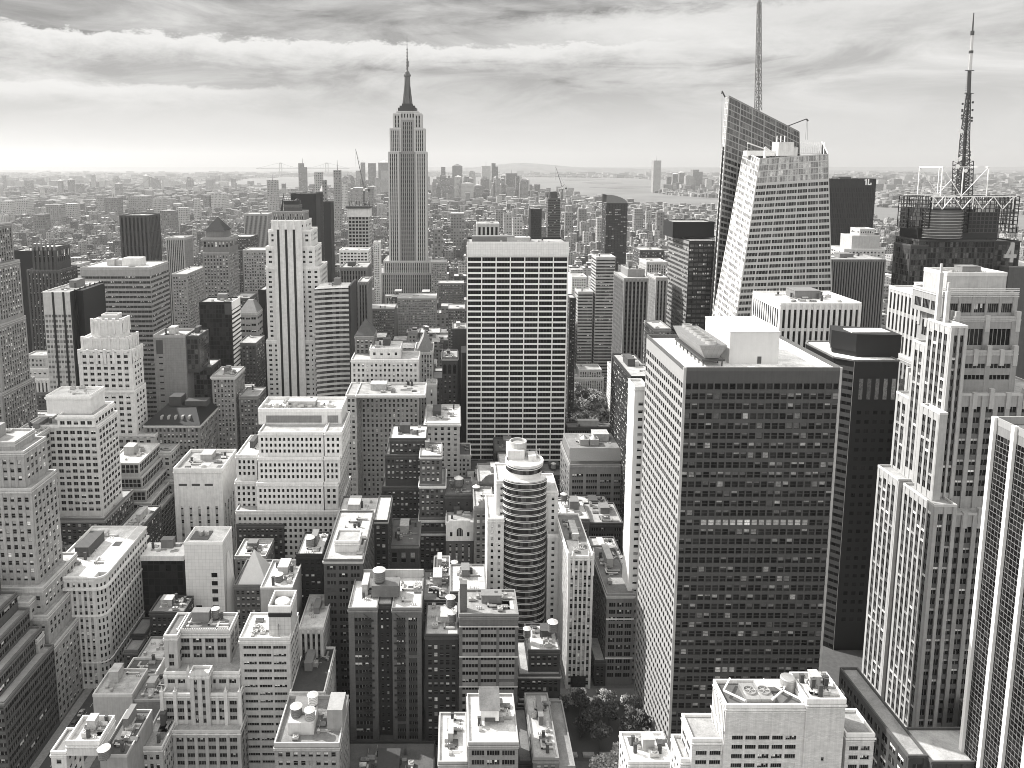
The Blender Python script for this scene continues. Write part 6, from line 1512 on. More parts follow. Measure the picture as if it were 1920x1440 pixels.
# white truss belt + mast base cube
m = b.mb(); zt, zb = Z_(368), Z_(392)
for yy in (Y - 2.4, Y + 27):
    m.bar((X_(1740), yy, zt), (X_(1898), yy, zt), .4)
    n = 8; xs = [X_(1743) + (X_(1893) - X_(1743)) * i / n for i in range(n + 1)]
    for i in range(n): m.bar((xs[i], yy, zt if i % 2 == 0 else zb), (xs[i + 1], yy, zb if i % 2 == 0 else zt), .32)
    for i in (0, 4, 8): m.bar((xs[i], yy, zb), (xs[i], yy, zt), .35)
c0, c1 = X_(1762, 340, Y + 8), X_(1848, 340, Y + 8); zq0, zq1 = Z_(368, Y + 8), Z_(313, Y + 8)
for yy in (Y + 6, Y + 32):
    for xx in (c0, (c0 + c1) / 2 - 1.5, c1): m.bar((xx, yy, zq0), (xx, yy, zq1), .4)
    m.bar((c0, yy, zq1), (c1, yy, zq1), .4); mid = (c0 + c1) / 2 - 1.5
    m.bar((c0, yy, zq1), (mid, yy, zq0), .28); m.bar((c1, yy, zq1), (mid, yy, zq0), .28)
for xx in (c0, c1): m.bar((xx, Y + 6, zq1), (xx, Y + 32, zq1), .6)
b.part(m, 'white_truss', WHITEP)
Ym = Y + 18; DM = plain('mast_dark_metal', .045, .5, .3)
lattice(b, at(1804, 365, Ym), at(1806, 302, Ym), 6.2, 6.2, 8, .3, DM, 'mast_cage')
lattice(b, at(1804, 365, Ym), at(1809, 262, Ym), 4.0, 2.9, 14, .38, DM, 'mast')
lattice(b, at(1809, 262, Ym), at(1816.5, 175, Ym), 2.9, 1.3, 12, .36, DM, 'mast')
m = b.mb(); m.bar(at(1803, 368, Ym), at(1816.5, 175, Ym), .8, 0, 8); m.bar(at(1816.5, 175, Ym), at(1818, 132, Ym), 1.2, 0, 8); 
for k in range(26):
    t = k / 26; p = lerp(at(1811, 235, Ym), at(1817, 135, Ym), t); m.bar((p[0] - 2.4 + t * .6, p[1], p[2]), (p[0] + 2.4 - t * .6, p[1], p[2]), .12)
for k in range(22):
    t = random.random(); p = lerp(at(1804, 345, Ym), at(1813, 190, Ym), t); s_ = random.choice((-1, 1)); m.bar(p, (p[0] + s_ * 3.6, p[1] - 1, p[2] + .5), .13); m.lathe(p[0] + s_ * 3.6, p[1] - 1, [(.6, p[2] - .4), (.6, p[2] + 1)], 8)
for (px_, py_) in ((1818, 132), (1817, 175)): p = at(px_, py_, Ym); m.box(p[0] - 3, p[0] + 3, p[1] - .4, p[1] + .4, p[2] - .25, p[2] + .25, 0, True)
b.part(m, 'antenna_array', DM)
m = b.mb(); m.bar(at(1818, 132, Ym), at(1820.5, 100, Ym), 1.25, 0, 10, 1.1); m.bar(at(1821, 96, Ym), at(1823, 66, Ym), 1.0, 0, 10, .9); b.part(m, 'mast_sleeve', METAL)
m = b.mb(); m.bar(at(1820.5, 100, Ym), at(1821, 95, Ym), 1.4, 0, 8); m.bar(at(1823, 66, Ym), at(1823.5, 58, Ym), 1.2, 0, 8); m.bar(at(1823.5, 58, Ym), at(1826, 24, Ym), .55, 0, 8, .3); b.part(m, 'mast_tip', DM)
for (px_, py_, r_) in ((1802, 246, 1.5), (1793, 300, 1.7), (1800, 298, 1.5), (1824, 296, 1.5), (1796, 312, 1.6), (1811, 320, 1.4)):
    m = b.mb(); p = at(px_, py_, Ym - 5); m.bar(p, (p[0], p[1] + .8, p[2]), r_, 0, 14, r_ * .6); b.part(m, 'dish_antenna', WHITEP)
b.finish()

# ============================================================ TOWERS UNDER CONSTRUCTION, CRANES
def crane(name_label, base, h, jib, jz, back):
    r = Building('tower_crane', name_label, 'crane'); r.start(base[0], base[1]); b_ = r
    lattice(b_, base, (base[0], base[1], base[2] + h), 1.3, 1.3, max(3, int(h / 3.5)), .28, STEEL, 'crane_mast')
    top = (base[0], base[1], base[2] + h)
    tip = (top[0] + jib, top[1], top[2] + jz); n = 12; m = b_.mb()
    d = Vector((jib, 0, jz)).normalized(); u = Vector((-d.z, 0, d.x)) * (1.5 if jib > 0 else -1.5)
    for k in range(n):
        a = lerp(top, tip, k / n); c = lerp(top, tip, (k + 1) / n); a2 = tuple(Vector(a) + u * (1 - k / n)); c2 = tuple(Vector(c) + u * (1 - (k + 1) / n))
        m.bar(a, c, .3); m.bar(a2, c2, .25); m.bar(a, c2, .2)
    b_.part(m, 'jib', STEEL)
    m = b_.mb(); m.bar(top, (top[0] + back, top[1], top[2] + 1), .5); m.box(min(top[0] + back, top[0] + back * .6), max(top[0] + back, top[0] + back * .6), top[1] - 1, top[1] + 1, top[2] - 2, top[2] + 1.4, 0, True); b_.part(m, 'counterweight', STEEL)
    m = b_.mb(); m.box(top[0] - 1, top[0] + 1.6, top[1] - 1.4, top[1] + .8, top[2] - 1, top[2] + 2, 0, True); b_.part(m, 'cab', WHITEP)
    m = b_.mb(); m.bar(tip, (tip[0], tip[1], tip[2] - 25), .1); ap = (top[0] + back * .4, top[1], top[2] + 8); m.bar(top, ap, .3); m.bar(ap, tip, .1); m.bar(ap, (top[0] + back, top[1], top[2] + 1), .1); b_.part(m, 'hoist_cable', STEEL)
b = PB('unfinished_tower', 'concrete tower under construction with bare top floors and open grid, left of the tallest skyscraper',
   [(652, 692, 404, 1050, 30, 'whitegrid', dict(wall=.5, bay=5, fl=5, ww=.72, wh=.62, par=.1, roofcol=.2, clutter=0))], cl=0)
g = b.geo[0]; m = b.mb(); m.box(g[0] - .6, g[1] + .6, g[2] - .6, g[3], g[5] - 2, g[5] + 10); b.part(m, 'formwork_screen', wall(.66))
m = b.mb(); rr = random.Random(5); m.box(g[0] - 2.5, g[1] + 2.5, g[2] - 2.5, g[3], g[5] + 10, g[5] + 13)
for k in range(26): u = g[0] + rr.random() * (g[1] - g[0]); m.bar((u, g[2] + rr.random() * 20, g[5] + 13), (u + rr.uniform(-2, 2), g[2] + rr.random() * 20, g[5] + 13 + rr.uniform(3, 8)), .35)
b.part(m, 'site_clutter', STEEL)
crane('luffing tower crane above the unfinished concrete tower left of the tallest skyscraper', (PX(683, 385, 1065), 1065, g[5] + 13), 22, -11, 58, 9)
b = PB('unfinished_tower', 'striped bare floor tower under construction right of the white banded slab top', [(1028, 1051, 372, 1380, 26, 'bandsdark', dict(wall=.22, bay=3.5, fl=4.6, wh=.5, sp=.5, par=.1, roofcol=.1, clutter=0))], cl=0)
g = b.geo[0]; m = b.mb()
for k in range(20): u = g[0] + rr.random() * (g[1] - g[0]); m.bar((u, g[2] + rr.random() * 20, g[5]), (u + rr.uniform(-2, 2), g[2] + rr.random() * 20, g[5] + rr.uniform(5, 14)), .5)
m.box(g[0] + 4, g[1] - 6, g[2] + 3, g[2] + 16, g[5], g[5] + 12); b.part(m, 'site_clutter', STEEL)
crane('luffing tower crane on the striped unfinished tower against the bay', (PX(1054, 360, 1395), 1395, g[5] - 4), 22, -13, 40, 9)

# ============================================================ SETTING: ground, water, hills
m = MB(); m.poly([(-60000, -3000, 0), (60000, -3000, 0), (60000, 70000, 0), (-60000, 70000, 0)])
gm, gg, gp = principled('ground_asphalt'); tc = gg.new('ShaderNodeTexCoord')
nn = gg.noise(tc.outputs['Object'], .004, 8, .6); n2 = gg.noise(tc.outputs['Object'], .5, 4, .6)
gg.link(gg.tint(gg.m('MULTIPLY', gg.mapr(nn, .35, .65, .05, .12), gg.mapr(n2, .3, .7, .8, 1.2))), gp.inputs['Base Color']); gp.inputs['Roughness'].default_value = .95
struct(m.build('ground', gm))
wm, wg, wp = principled('bay_water'); tc = wg.new('ShaderNodeTexCoord')
nz = wg.noise(tc.outputs['Object'], .002, 6, .6)
wg.link(wg.tint(wg.mapr(nz, .35, .65, .10, .16)), wp.inputs['Base Color']); wp.inputs['Roughness'].default_value = .6; wp.inputs['Specular IOR Level'].default_value = .2
bp = wg.new('ShaderNodeBump'); bp.inputs['Strength'].default_value = .3; wg.link(wg.noise(tc.outputs['Object'], .05, 4, .6), bp.inputs['Height']); wg.link(bp.outputs[0], wp.inputs['Normal'])
WATER = [(2500, 1500), (1950, 2900), (1560, 4100), (1130, 4900), (700, 6500), (250, 7000), (-450, 7100), (-1100, 6900), (-2700, 6700), (-3100, 7000), (-2200, 7700), (-2300, 9000), (-3900, 9900), (-5200, 10400), (-5200, 11200), (-3300, 11300), (-3800, 13500), (-3000, 16000), (1000, 15500), (3300, 14000), (3400, 11000), (2500, 9000), (2200, 7400), (1830, 6900), (1850, 6200), (2300, 5200), (2700, 4300), (3200, 3400), (3900, 1500)]
m = MB(); m.poly([(x, y, 1.0) for x, y in WATER]); wo = struct(m.build('water', wm))
def inpoly(x, y, P):
    c = False; j = len(P) - 1
    for i in range(len(P)):
        if (P[i][1] > y) != (P[j][1] > y) and x < (P[j][0] - P[i][0]) * (y - P[i][1]) / (P[j][1] - P[i][1]) + P[i][0]: c = not c
        j = i
    return c
land = plain('far_land', .09, .95, 0, .5, .004)
def island(name, pts_px, z=3):
    m = MB(); top = []
    for (px, py) in pts_px:
        Yg = GY(py); top.append((PX(px, py, Yg), Yg))
    m.prism(top, 0.5, z); return struct(m.build(name, land)), top
isl = [island('island', [(1050, 336), (1070, 334.5), (1118, 334.8), (1135, 336.5), (1100, 339), (1060, 338.5)]),
       island('island', [(1092, 343), (1115, 340.5), (1150, 341), (1170, 343.5), (1130, 346)]),
       island('island', [(1105, 351.5), (1180, 349), (1228, 350), (1225, 352.5), (1150, 354)])]
# low far hills
def hills(pts, Yd, name='hills', depth=3000):
    m = MB(); n = len(pts)
    for i in range(n - 1):
        (x0, z0), (x1, z1) = pts[i], pts[i + 1]
        m.quad((x0, Yd, 0), (x1, Yd, 0), (x1, Yd + depth * .5, z1), (x0, Yd + depth * .5, z0)); m.quad((x0, Yd + depth * .5, z0), (x1, Yd + depth * .5, z1), (x1, Yd + depth, 0), (x0, Yd + depth, 0))
    return struct(m.build(name, land))
rr = random.Random(9)
def hz(px0, px1, Yd, f): 
    out = []
    for k in range(41):
        px = px0 + (px1 - px0) * k / 40; out.append((PX(px, 310, Yd), max(2, f((px - px0) / (px1 - px0)) + rr.uniform(-6, 6))))
    return out
hills(hz(840, 1290, 19000, lambda t: 120 + 175 * math.exp(-((t - .33) / .2) ** 2) + 40 * math.exp(-((t - .7) / .2) ** 2) if 0 < t < 1 else 2), 19000)
hills(hz(-300, 860, 21000, lambda t: 60 + 30 * math.sin(t * 9)), 21000)
hills(hz(1250, 2300, 24000, lambda t: 90 + 40 * math.sin(t * 7 + 1)), 24000)

# ============================================================ STREETS
def sheet(name, x0, x1, y0, y1, z, mat): m = MB(); m.quad((x0, y0, z), (x1, y0, z), (x1, y1, z), (x0, y1, z)); return struct(m.build(name, mat))
ASP = plain('asphalt', .055, .9, 0, .25, .4); PAVE = plain('pavement_concrete', .26, .9, 0, .2, .8); MARK = plain('road_paint', .6, .8)
AV = [(-184, -158), (158, 190), (-335, -308), (420, 446)]
STY = [271 + 80 * k for k in range(14)]
for i, (a, c) in enumerate(AV):
    sheet('avenue', a + 4, c - 4, 150, 1400, .06, ASP)
    m = MB(); m.box(a, a + 4, 150, 1400, 0, .16); m.box(c - 4, c, 150, 1400, 0, .16); struct(m.build('pavement', PAVE))
    m = MB(); n = 4; w_ = (c - a - 8) / n
    for k in range(1, n):
        for q in range(200): m.quad((a + 4 + w_ * k - .1, 155 + q * 6, .075), (a + 4 + w_ * k + .1, 155 + q * 6, .075), (a + 4 + w_ * k + .1, 158 + q * 6, .075), (a + 4 + w_ * k - .1, 158 + q * 6, .075))
    for yy in STY:
        for q in range(10): u = a + 5 + q * (c - a - 10) / 10; m.quad((u, yy - 1.5, .076), (u + .9, yy - 1.5, .076), (u + .9, yy + 1.5, .076), (u, yy + 1.5, .076))
    o = m.build('road_marking', MARK); struct(o)
# bright street deck in front of the plaza
sheet('street', 20, 157, 347 - 14, 342, .065, plain('pale_street', .14, .9))
sheet('plaza', 44, 88, 296, 332, .07, plain('plaza_paving', .05, .9))
for k in range(5):
    m = MB((66 + 0, 300, 0)); m.box(50 + k * 7.5, 55 + k * 7.5, 298, 300.5, .07, .8, 0, True); m.box(50.3 + k * 7.5, 54.7 + k * 7.5, 298.3, 300.2, .8, 1.0, 0, True); o = m.build('stone_planter', wall(.4)); tag(o, 'low stone planter on the dark plaza floor', 'planter', 'plaza planters')
# cars
CARM = [plain('car_paint_%d' % i, v, .3, .1) for i, v in enumerate((.04, .12, .55, .7, .3))]
CG = plain('car_window', .02, .1); TY = plain('tyre_rubber', .02, .9)
def car_proto(mat, word):
    root = empty('car', (0, 0, 0), word, 'car', 'cars on the avenues')
    m = MB(); prof = [(-2.2, .35), (-2.2, .85), (-1.3, .95), (-.7, 1.42), (.9, 1.42), (1.5, 1.0), (2.25, .85), (2.25, .35)]
    for i in range(len(prof) - 1):
        (a, za), (c, zc) = prof[i], prof[i + 1]; m.quad((-.88, a, za), (.88, a, za), (.88, c, zc), (-.88, c, zc))
    for sx in (-.88, .88): m.poly([(sx, a, z) for a, z in prof])
    m.build('body', mat, root)
    m = MB(); m.quad((-.8, -1.28, .98), (.8, -1.28, .98), (.72, -.74, 1.41), (-.72, -.74, 1.41)); m.quad((-.8, 1.46, 1.04), (.8, 1.46, 1.04), (.72, .93, 1.4), (-.72, .93, 1.4))
    for sx in (-.89, .89): m.poly([(sx, -1.1, .98), (sx, 1.3, .98), (sx, .85, 1.36), (sx, -.7, 1.36)])
    m.build('windscreen', CG, root)
    for sx in (-.8, .8):
        for yy in (-1.4, 1.4): m = MB(); m.bar((sx - .1, yy, .34), (sx + .1, yy, .34), .34, 0, 10); m.build('wheel', TY, root)
    return root
def copy_tree(o, parent=None):
    c = o.copy(); S.collection.objects.link(c); c.parent = parent
    for ch in list(o.children): copy_tree(ch, c)
    return c
CL = {0: 'black car on the avenue canyon floor', 1: 'dark grey car on the avenue canyon floor', 2: 'pale silver car on the avenue canyon floor', 3: 'white car on the avenue canyon floor', 4: 'mid grey car on the avenue canyon floor'}
protos = [car_proto(CARM[i], CL[i]) for i in range(5)]; used = [False] * 5
spots = []
rr = random.Random(12)
for (a, c, y0, y1) in ((-184, -158, 300, 420), (158, 190, 640, 1000), (-184, -158, 640, 760)):
    y = y0
    while y < y1:
        for k in range(4):
            if rr.random() < .75: spots.append((a + 6.4 + k * (c - a - 8) / 4, y + rr.uniform(-1, 1)))
        y += 8.5
for k in range(7): spots.append((60 + k * 13, 337 + rr.choice((-2, 2)), True))
for sp_ in spots:
    i = rr.randrange(5)
    o = copy_tree(protos[i]) if used[i] else protos[i]; used[i] = True
    o.location = (sp_[0], sp_[1], .08); o.rotation_euler.z = math.pi / 2 if len(sp_) > 2 else 0

# ============================================================ TREES
def leafm(name, v):
    m, g, p = principled(name); geo = g.new('ShaderNodeNewGeometry')
    g.link(g.tint(g.m('MULTIPLY', g.mapr(geo.outputs['Random Per Island'], 0, 1, .5, 1.6), v)), p.inputs['Base Color']); p.inputs['Roughness'].default_value = .7
    return m
LEAF = leafm('foliage', .10); LEAFP = leafm('park_foliage', .17); LEAFL = leafm('sunlit_coloured_foliage', .30); LEAFD = leafm('dark_foliage', .05); BARK = plain('bark', .08, .9)  # leaf colour lightened for sunlit trees, darkened for shaded ones
def tree_mesh(seed, h=13, r=5, n=900, leaf=.5):
    rr = random.Random(seed); t = MB(); t.bar((0, 0, 0), (0, 0, h * .45), .32, 0, 7, .2)
    cl = []
    for k in range(9):
        a = rr.random() * 6.28; d = r * rr.uniform(.25, .75); p = (math.cos(a) * d, math.sin(a) * d, h * rr.uniform(.5, .9)); t.bar((0, 0, h * rr.uniform(.28, .45)), p, .13, 0, 5, .04); cl.append((p, r * rr.uniform(.28, .5)))
    cl.append(((0, 0, h * .85), r * .45))
    c = MB()
    for k in range(n):
        (p, q) = rr.choice(cl); d = Vector((rr.gauss(0, 1), rr.gauss(0, 1), rr.gauss(0, .8))).normalized() * q * rr.uniform(.6, 1.08)
        ce = Vector(p) + d; a = Vector((rr.gauss(0, 1), rr.gauss(0, 1), rr.gauss(0, 1))).normalized(); bb = a.orthogonal().normalized(); s_ = leaf * rr.uniform(.6, 1.4)
        c.quad(tuple(ce - a * s_ - bb * s_ * .6), tuple(ce + a * s_ - bb * s_ * .6), tuple(ce + a * s_ + bb * s_ * .6), tuple(ce - a * s_ + bb * s_ * .6))
    return t, c
def tree_proto(seed, mat, label, group, **k):
    root = empty('tree', (0, 0, 0), label, 'tree', group); t, c = tree_mesh(seed, **k); t.build('trunk', BARK, root); c.build('crown', mat, root); return root
def plant(protos, pts):
    for i, (x, y, s_) in enumerate(pts):
        p = protos[i % len(protos)]; o = p if i < len(protos) else copy_tree(p)
        o.location = (x, y, 0); o.scale = (s_, s_, s_ * rr.uniform(.85, 1.15)); o.rotation_euler.z = rr.random() * 6.28
PK = [tree_proto(100 + k, LEAFP, 'leafy park tree in the dense grove beside the white banded slab', 'park trees beyond the white banded slab', n=420, leaf=.8) for k in range(4)]
pts = []
for k in range(95):
    y = rr.uniform(700, 815); x0 = 112 + (y - 700) * .12; pts.append((rr.uniform(92, 160), y, rr.uniform(.9, 1.35)))
plant(PK, pts)
sheet('park_lawn', 85, 158, 695, 822, .2, plain('lawn', .07, .95))
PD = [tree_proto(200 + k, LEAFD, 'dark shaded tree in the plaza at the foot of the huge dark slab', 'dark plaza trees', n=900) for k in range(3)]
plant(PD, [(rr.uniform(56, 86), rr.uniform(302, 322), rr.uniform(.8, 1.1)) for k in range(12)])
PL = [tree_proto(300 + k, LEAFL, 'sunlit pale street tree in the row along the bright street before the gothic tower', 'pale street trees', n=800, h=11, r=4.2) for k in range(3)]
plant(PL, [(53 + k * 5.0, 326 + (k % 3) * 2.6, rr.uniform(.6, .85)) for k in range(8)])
PB_ = [tree_proto(400 + k, LEAFL, lb, None, n=2200, h=19, r=5.2, leaf=.42) for k, lb in enumerate(('left one of the two tall bright trees at the bottom edge of the plaza', 'right one of the two tall bright trees at the bottom edge of the plaza'))]
for p_, (px, py, yy) in zip(PB_, ((1135, 1440, 276), (1163, 1425, 280))): p_.location = (PX(px, py, yy), yy, 0)

# ============================================================ FILLER BUILDINGS BETWEEN THE NAMED ONES
def free(x0, x1, y0, y1, mg=.4):
    for (a, c, d, e) in OCC:
        if x0 < c + mg and x1 > a - mg and y0 < e + mg and y1 > d - mg: return False
    return True
def inav(x0, x1):
    return any(x0 < c and x1 > a for a, c in AV)
FS = ['brick', 'darkbrick', 'greybrick', 'beige', 'loft', 'loftdark', 'cream']
WORD = {'brick': 'brown brick', 'darkbrick': 'dark brick', 'greybrick': 'grey brick', 'beige': 'beige', 'loft': 'pale banded', 'loftdark': 'dark banded', 'cream': 'cream', 'ribs': 'ribbed', 'limestone': 'limestone'}
rf = random.Random(21); nfill = 0; SIMPLE = []
PICK = 40
PARK = (84, 192, 690, 828)
for row in range(0, 14):
    ys = 279 + 80 * row
    for half in range(2):
        y0 = ys + half * 32
        x = -760.0
        while x < 900:
            w_ = rf.uniform(16, 30); L = rf.uniform(25, 30); x1 = x + w_ - .3
            yy0, yy1 = y0 + .2, y0 + L
            vis = -.66 * yy1 < x and x1 < .85 * yy1
            if vis and not inav(x, x1) and free(x, x1, yy0, yy1) and not (x < PARK[1] and x1 > PARK[0] and yy0 < PARK[3] and yy1 > PARK[2]) and not (x < 165 and x1 > 84 and yy0 < 722 and yy1 > 604) and not (44 < x1 and x < 90 and yy0 < 343):
                if yy0 < 420: h = rf.uniform(14, 26)
                elif yy0 < 620: h = rf.uniform(20, 42)
                else: h = rf.uniform(28, 62) if rf.random() < .75 else rf.uniform(60, 84)
                if yy0 > 700 and abs(x + 70) < 70: h = min(h, 42)
                if .13 * yy0 < x < .30 * yy0 and 560 < yy0 < 720: h = min(h, 22)
                SIMPLE.append((x, x1, yy0, yy1, h))
            x += w_
SIMPLE.sort(key=lambda q: q[2])
for (x, x1, y0, y1, h) in SIMPLE[:70]:
    sty = rf.choice(FS); nfill += 1
    side = 'left' if x < -60 else 'right' if x > 60 else 'middle'
    b = Building('small_building', '%s low building squeezed in among the nearer towers on the %s of the photo' % (WORD[sty], side) if side != 'middle' else '%s low building squeezed in among the nearer towers in the middle of the photo' % WORD[sty], group='low buildings between the nearer towers')
    b.tier(x, x1, y0, y1, 0, h, sty, roofcol=rf.choice([.1, .18, .3, .45, .6])); b.clutter(x + 1, x1 - 1, y0 + 1, y1 - 1, h, rf.randrange(3, 7)); b.finish()
    if rf.random() < .55: o = water_tank(x + rf.uniform(4, x1 - x - 4), rf.uniform(y0 + 5, y1 - 5), h, 'ordinary water tank on a low roof between the nearer towers', r=rf.uniform(1.6, 2.2), h=rf.uniform(3.4, 4.4), leg=rf.uniform(2, 4.5), wood=rf.choice([WOOD, WOODL]), cone=rf.choice([CONE, WOOD])); o['group'] = 'water tanks on the low roofs'
REST_FILL = SIMPLE[70:]

# ---- far city: boxes with a window pattern
def citymat(name, bay, fl, lo, hi, isl=False, obj=False):
    m, g, p = principled(name); geo = g.new('ShaderNodeNewGeometry'); oi = g.new('ShaderNodeObjectInfo')
    sp = g.new('ShaderNodeSeparateXYZ'); g.link(geo.outputs['Position'], sp.inputs[0]); sn = g.new('ShaderNodeSeparateXYZ'); g.link(geo.outputs['Normal'], sn.inputs[0])
    r = geo.outputs['Random Per Island'] if isl else oi.outputs['Random']
    ax = g.m('ABSOLUTE', sn.outputs[0]); u = g.mix(g.m('GREATER_THAN', ax, .5), sp.outputs[0], sp.outputs[1])
    b_ = g.m('ADD', bay, g.m('MULTIPLY', r, bay * .7)); fu = g.m('FRACT', g.m('DIVIDE', u, b_)); fv = g.m('FRACT', g.m('DIVIDE', sp.outputs[2], fl))
    win = g.m('MULTIPLY', g.m('MULTIPLY', g.m('GREATER_THAN', fu, .3), g.m('LESS_THAN', fu, .78)), g.m('MULTIPLY', g.m('GREATER_THAN', fv, .3), g.m('LESS_THAN', fv, .8)))
    top = g.m('GREATER_THAN', sn.outputs[2], .5)
    r2 = g.m('FRACT', g.m('MULTIPLY', r, 17.37)); r3 = g.m('FRACT', g.m('MULTIPLY', r, 57.11))
    base = g.mapr(g.m('POWER', r2, 1.6), 0, 1, lo, hi)
    cell = g.new('ShaderNodeTexWhiteNoise'); cell.noise_dimensions = '3D'
    g.link(g.comb(g.m('FLOOR', g.m('DIVIDE', u, b_)), g.m('FLOOR', g.m('DIVIDE', sp.outputs[2], fl)), r), cell.inputs[0])
    wv = g.mapr(cell.outputs[0], .6, 1, .02, .3)
    wallv = g.mix(win, base, wv)
    rn = g.noise(geo.outputs['Position'], .12, 4, .7)
    roof = g.m('MULTIPLY', g.mapr(g.m('POWER', r3, 1.5), 0, 1, .07, .62), g.mapr(rn, .3, .7, .5, 1.4))
    g.link(g.tint(g.mix(top, wallv, roof)), p.inputs['Base Color']); p.inputs['Roughness'].default_value = .85
    return m
CITY1 = citymat('city_block_wall', 3.2, 3.8, .05, .48)
CITYI = citymat('city_block_wall_mass', 4.2, 4.5, .06, .36, True)
def rbox(m, x, x1, y0, y1, h, rr, z=0):
    m.box(x, x1, y0, y1, z, h)
def blockmesh(x, x1, y0, y1, h, rr):
    m = MB(((x + x1) / 2, (y0 + y1) / 2, 0)); m.box(x, x1, y0, y1, 0, h)
    if rr.random() < .5 and h > 30:
        a = rr.uniform(.1, .3); m.box(x + (x1 - x) * a, x1 - (x1 - x) * a, y0 + (y1 - y0) * a, y1 - 1, h, h + rr.uniform(6, 16))
    for q in range(rr.randrange(2, 5)):
        a = x + rr.uniform(.1, .7) * (x1 - x); d = y0 + rr.uniform(.1, .7) * (y1 - y0); s_ = rr.uniform(2, 6); m.box(a, a + s_, d, d + s_, h, h + rr.uniform(2, 5.5))
    for (a, c, d, e) in ((x, x1, y0, y0 + .5), (x, x1, y1 - .5, y1), (x, x + .5, y0 + .5, y1 - .5), (x1 - .5, x1, y0 + .5, y1 - .5)): m.box(a, c, d, e, h, h + 1)
    return m
rc = random.Random(33)
def zone(x, y): return ('left' if x / y < -.2 else 'right' if x / y > .25 else 'middle')
nind = 0
for (x, x1, y0, y1, h) in REST_FILL:
    m = blockmesh(x, x1, y0, y1, h, rc)
    if nind < 130:
        o = m.build('city_building', CITY1); nind += 1
        tag(o, 'ordinary mid rise city building among the crowded blocks on the %s of the photo' % zone(x, y0) if zone(x, y0) != 'middle' else 'ordinary mid rise city building among the crowded blocks around the white banded slab', 'building', 'crowded mid rise blocks')
    else:
        if nind == 130: mass = MB(); nind += 1
        for v in (m,):
            k = len(mass.v); mass.v += v.v; mass.f += [tuple(i + k for i in f) for f in v.f]; mass.mi += v.mi
# beyond: island city out to the tip, one uncountable mass
if nind < 131: mass = MB()
def lowz(px, Y): return True
cnt = 0
y = 1400
while y < 7000:
    step = 21 if y < 2600 else 30 if y < 4200 else 46
    x = -.66 * y
    if (y % 78) < 18 and y < 4500: y += 18
    while x < .85 * y:
        w_ = rc.uniform(.5, 1.1) * step
        if (x % 240) < 26 and y < 4500: x += 26
        if not inpoly(x, y, WATER) and not inpoly(x + w_, y + step, WATER) and rc.random() < .95:
            h = rc.uniform(12, 26) + (rc.random() ** 4) * 42
            if rc.random() < .012: h += rc.uniform(15, 50)
            if y > 5000 and -1300 < x < 900: h *= 1.4
            if x > .2 * y and y > 2600: h *= .7
            d = rc.uniform(.75, .98) * step
            mass.box(x, x + w_ * .97, y, y + d, 0, h)
            if y < 3200:
                for q in range(2): a = x + rc.uniform(.1, .6) * w_; e = y + rc.uniform(.1, .6) * d; mass.box(a, a + 4, e, e + 4, h, h + rc.uniform(2, 6))
            cnt += 1
        x += w_
    y += step
o = mass.build('city_blocks', CITYI); tag(o, 'endless carpet of low city blocks fading toward the bay', 'city blocks'); struct(o, 'stuff')
m = MB()
for k in range(9000):
    Yd = 7300 + (rc.random() ** .8) * 13000; px = rc.uniform(-80, 2000); x = PX(px, 330, Yd)
    if inpoly(x, Yd, WATER): continue
    s_ = rc.uniform(30, 110) * (Yd / 9000); h = rc.uniform(8, 26) + (rc.random() ** 8) * 70
    m.box(x, x + s_, Yd, Yd + s_ * .7, 0, h)
o = m.build('far_shore_city', CITYI); tag(o, 'pale hazy city across the bay and rivers up to the horizon', 'far city'); struct(o, 'stuff')
# dark tree clumps between the blocks
m = MB()
for k in range(9000):
    Yd = 1600 + rc.random() * 4500; px = rc.uniform(0, 900) if rc.random() < .7 else rc.uniform(900, 1900); x = PX(px, 400, Yd)
    if inpoly(x, Yd, WATER): continue
    r_ = rc.uniform(5, 12); a = rc.random() * 6; hh = rc.uniform(12, 22)
    for q in range(3): 
        t = a + q * 2.1; u = x + math.cos(t) * r_ * .5; v = Yd + math.sin(t) * r_ * .5; h_ = hh * rc.uniform(.7, 1)
        m.quad((u - r_ * .5, v, h_ * .4), (u + r_ * .5, v - 2, h_ * .5), (u + r_ * .4, v + 2, h_), (u - r_ * .4, v, h_ * .9)); m.quad((u, v - r_ * .5, h_ * .5), (u, v + r_ * .5, h_ * .4), (u + 2, v + r_ * .4, h_), (u, v - r_ * .4, h_))
o = m.build('tree_belts', LEAF); tag(o, 'dark belts of street and park trees between the distant low blocks', 'trees'); struct(o, 'stuff')

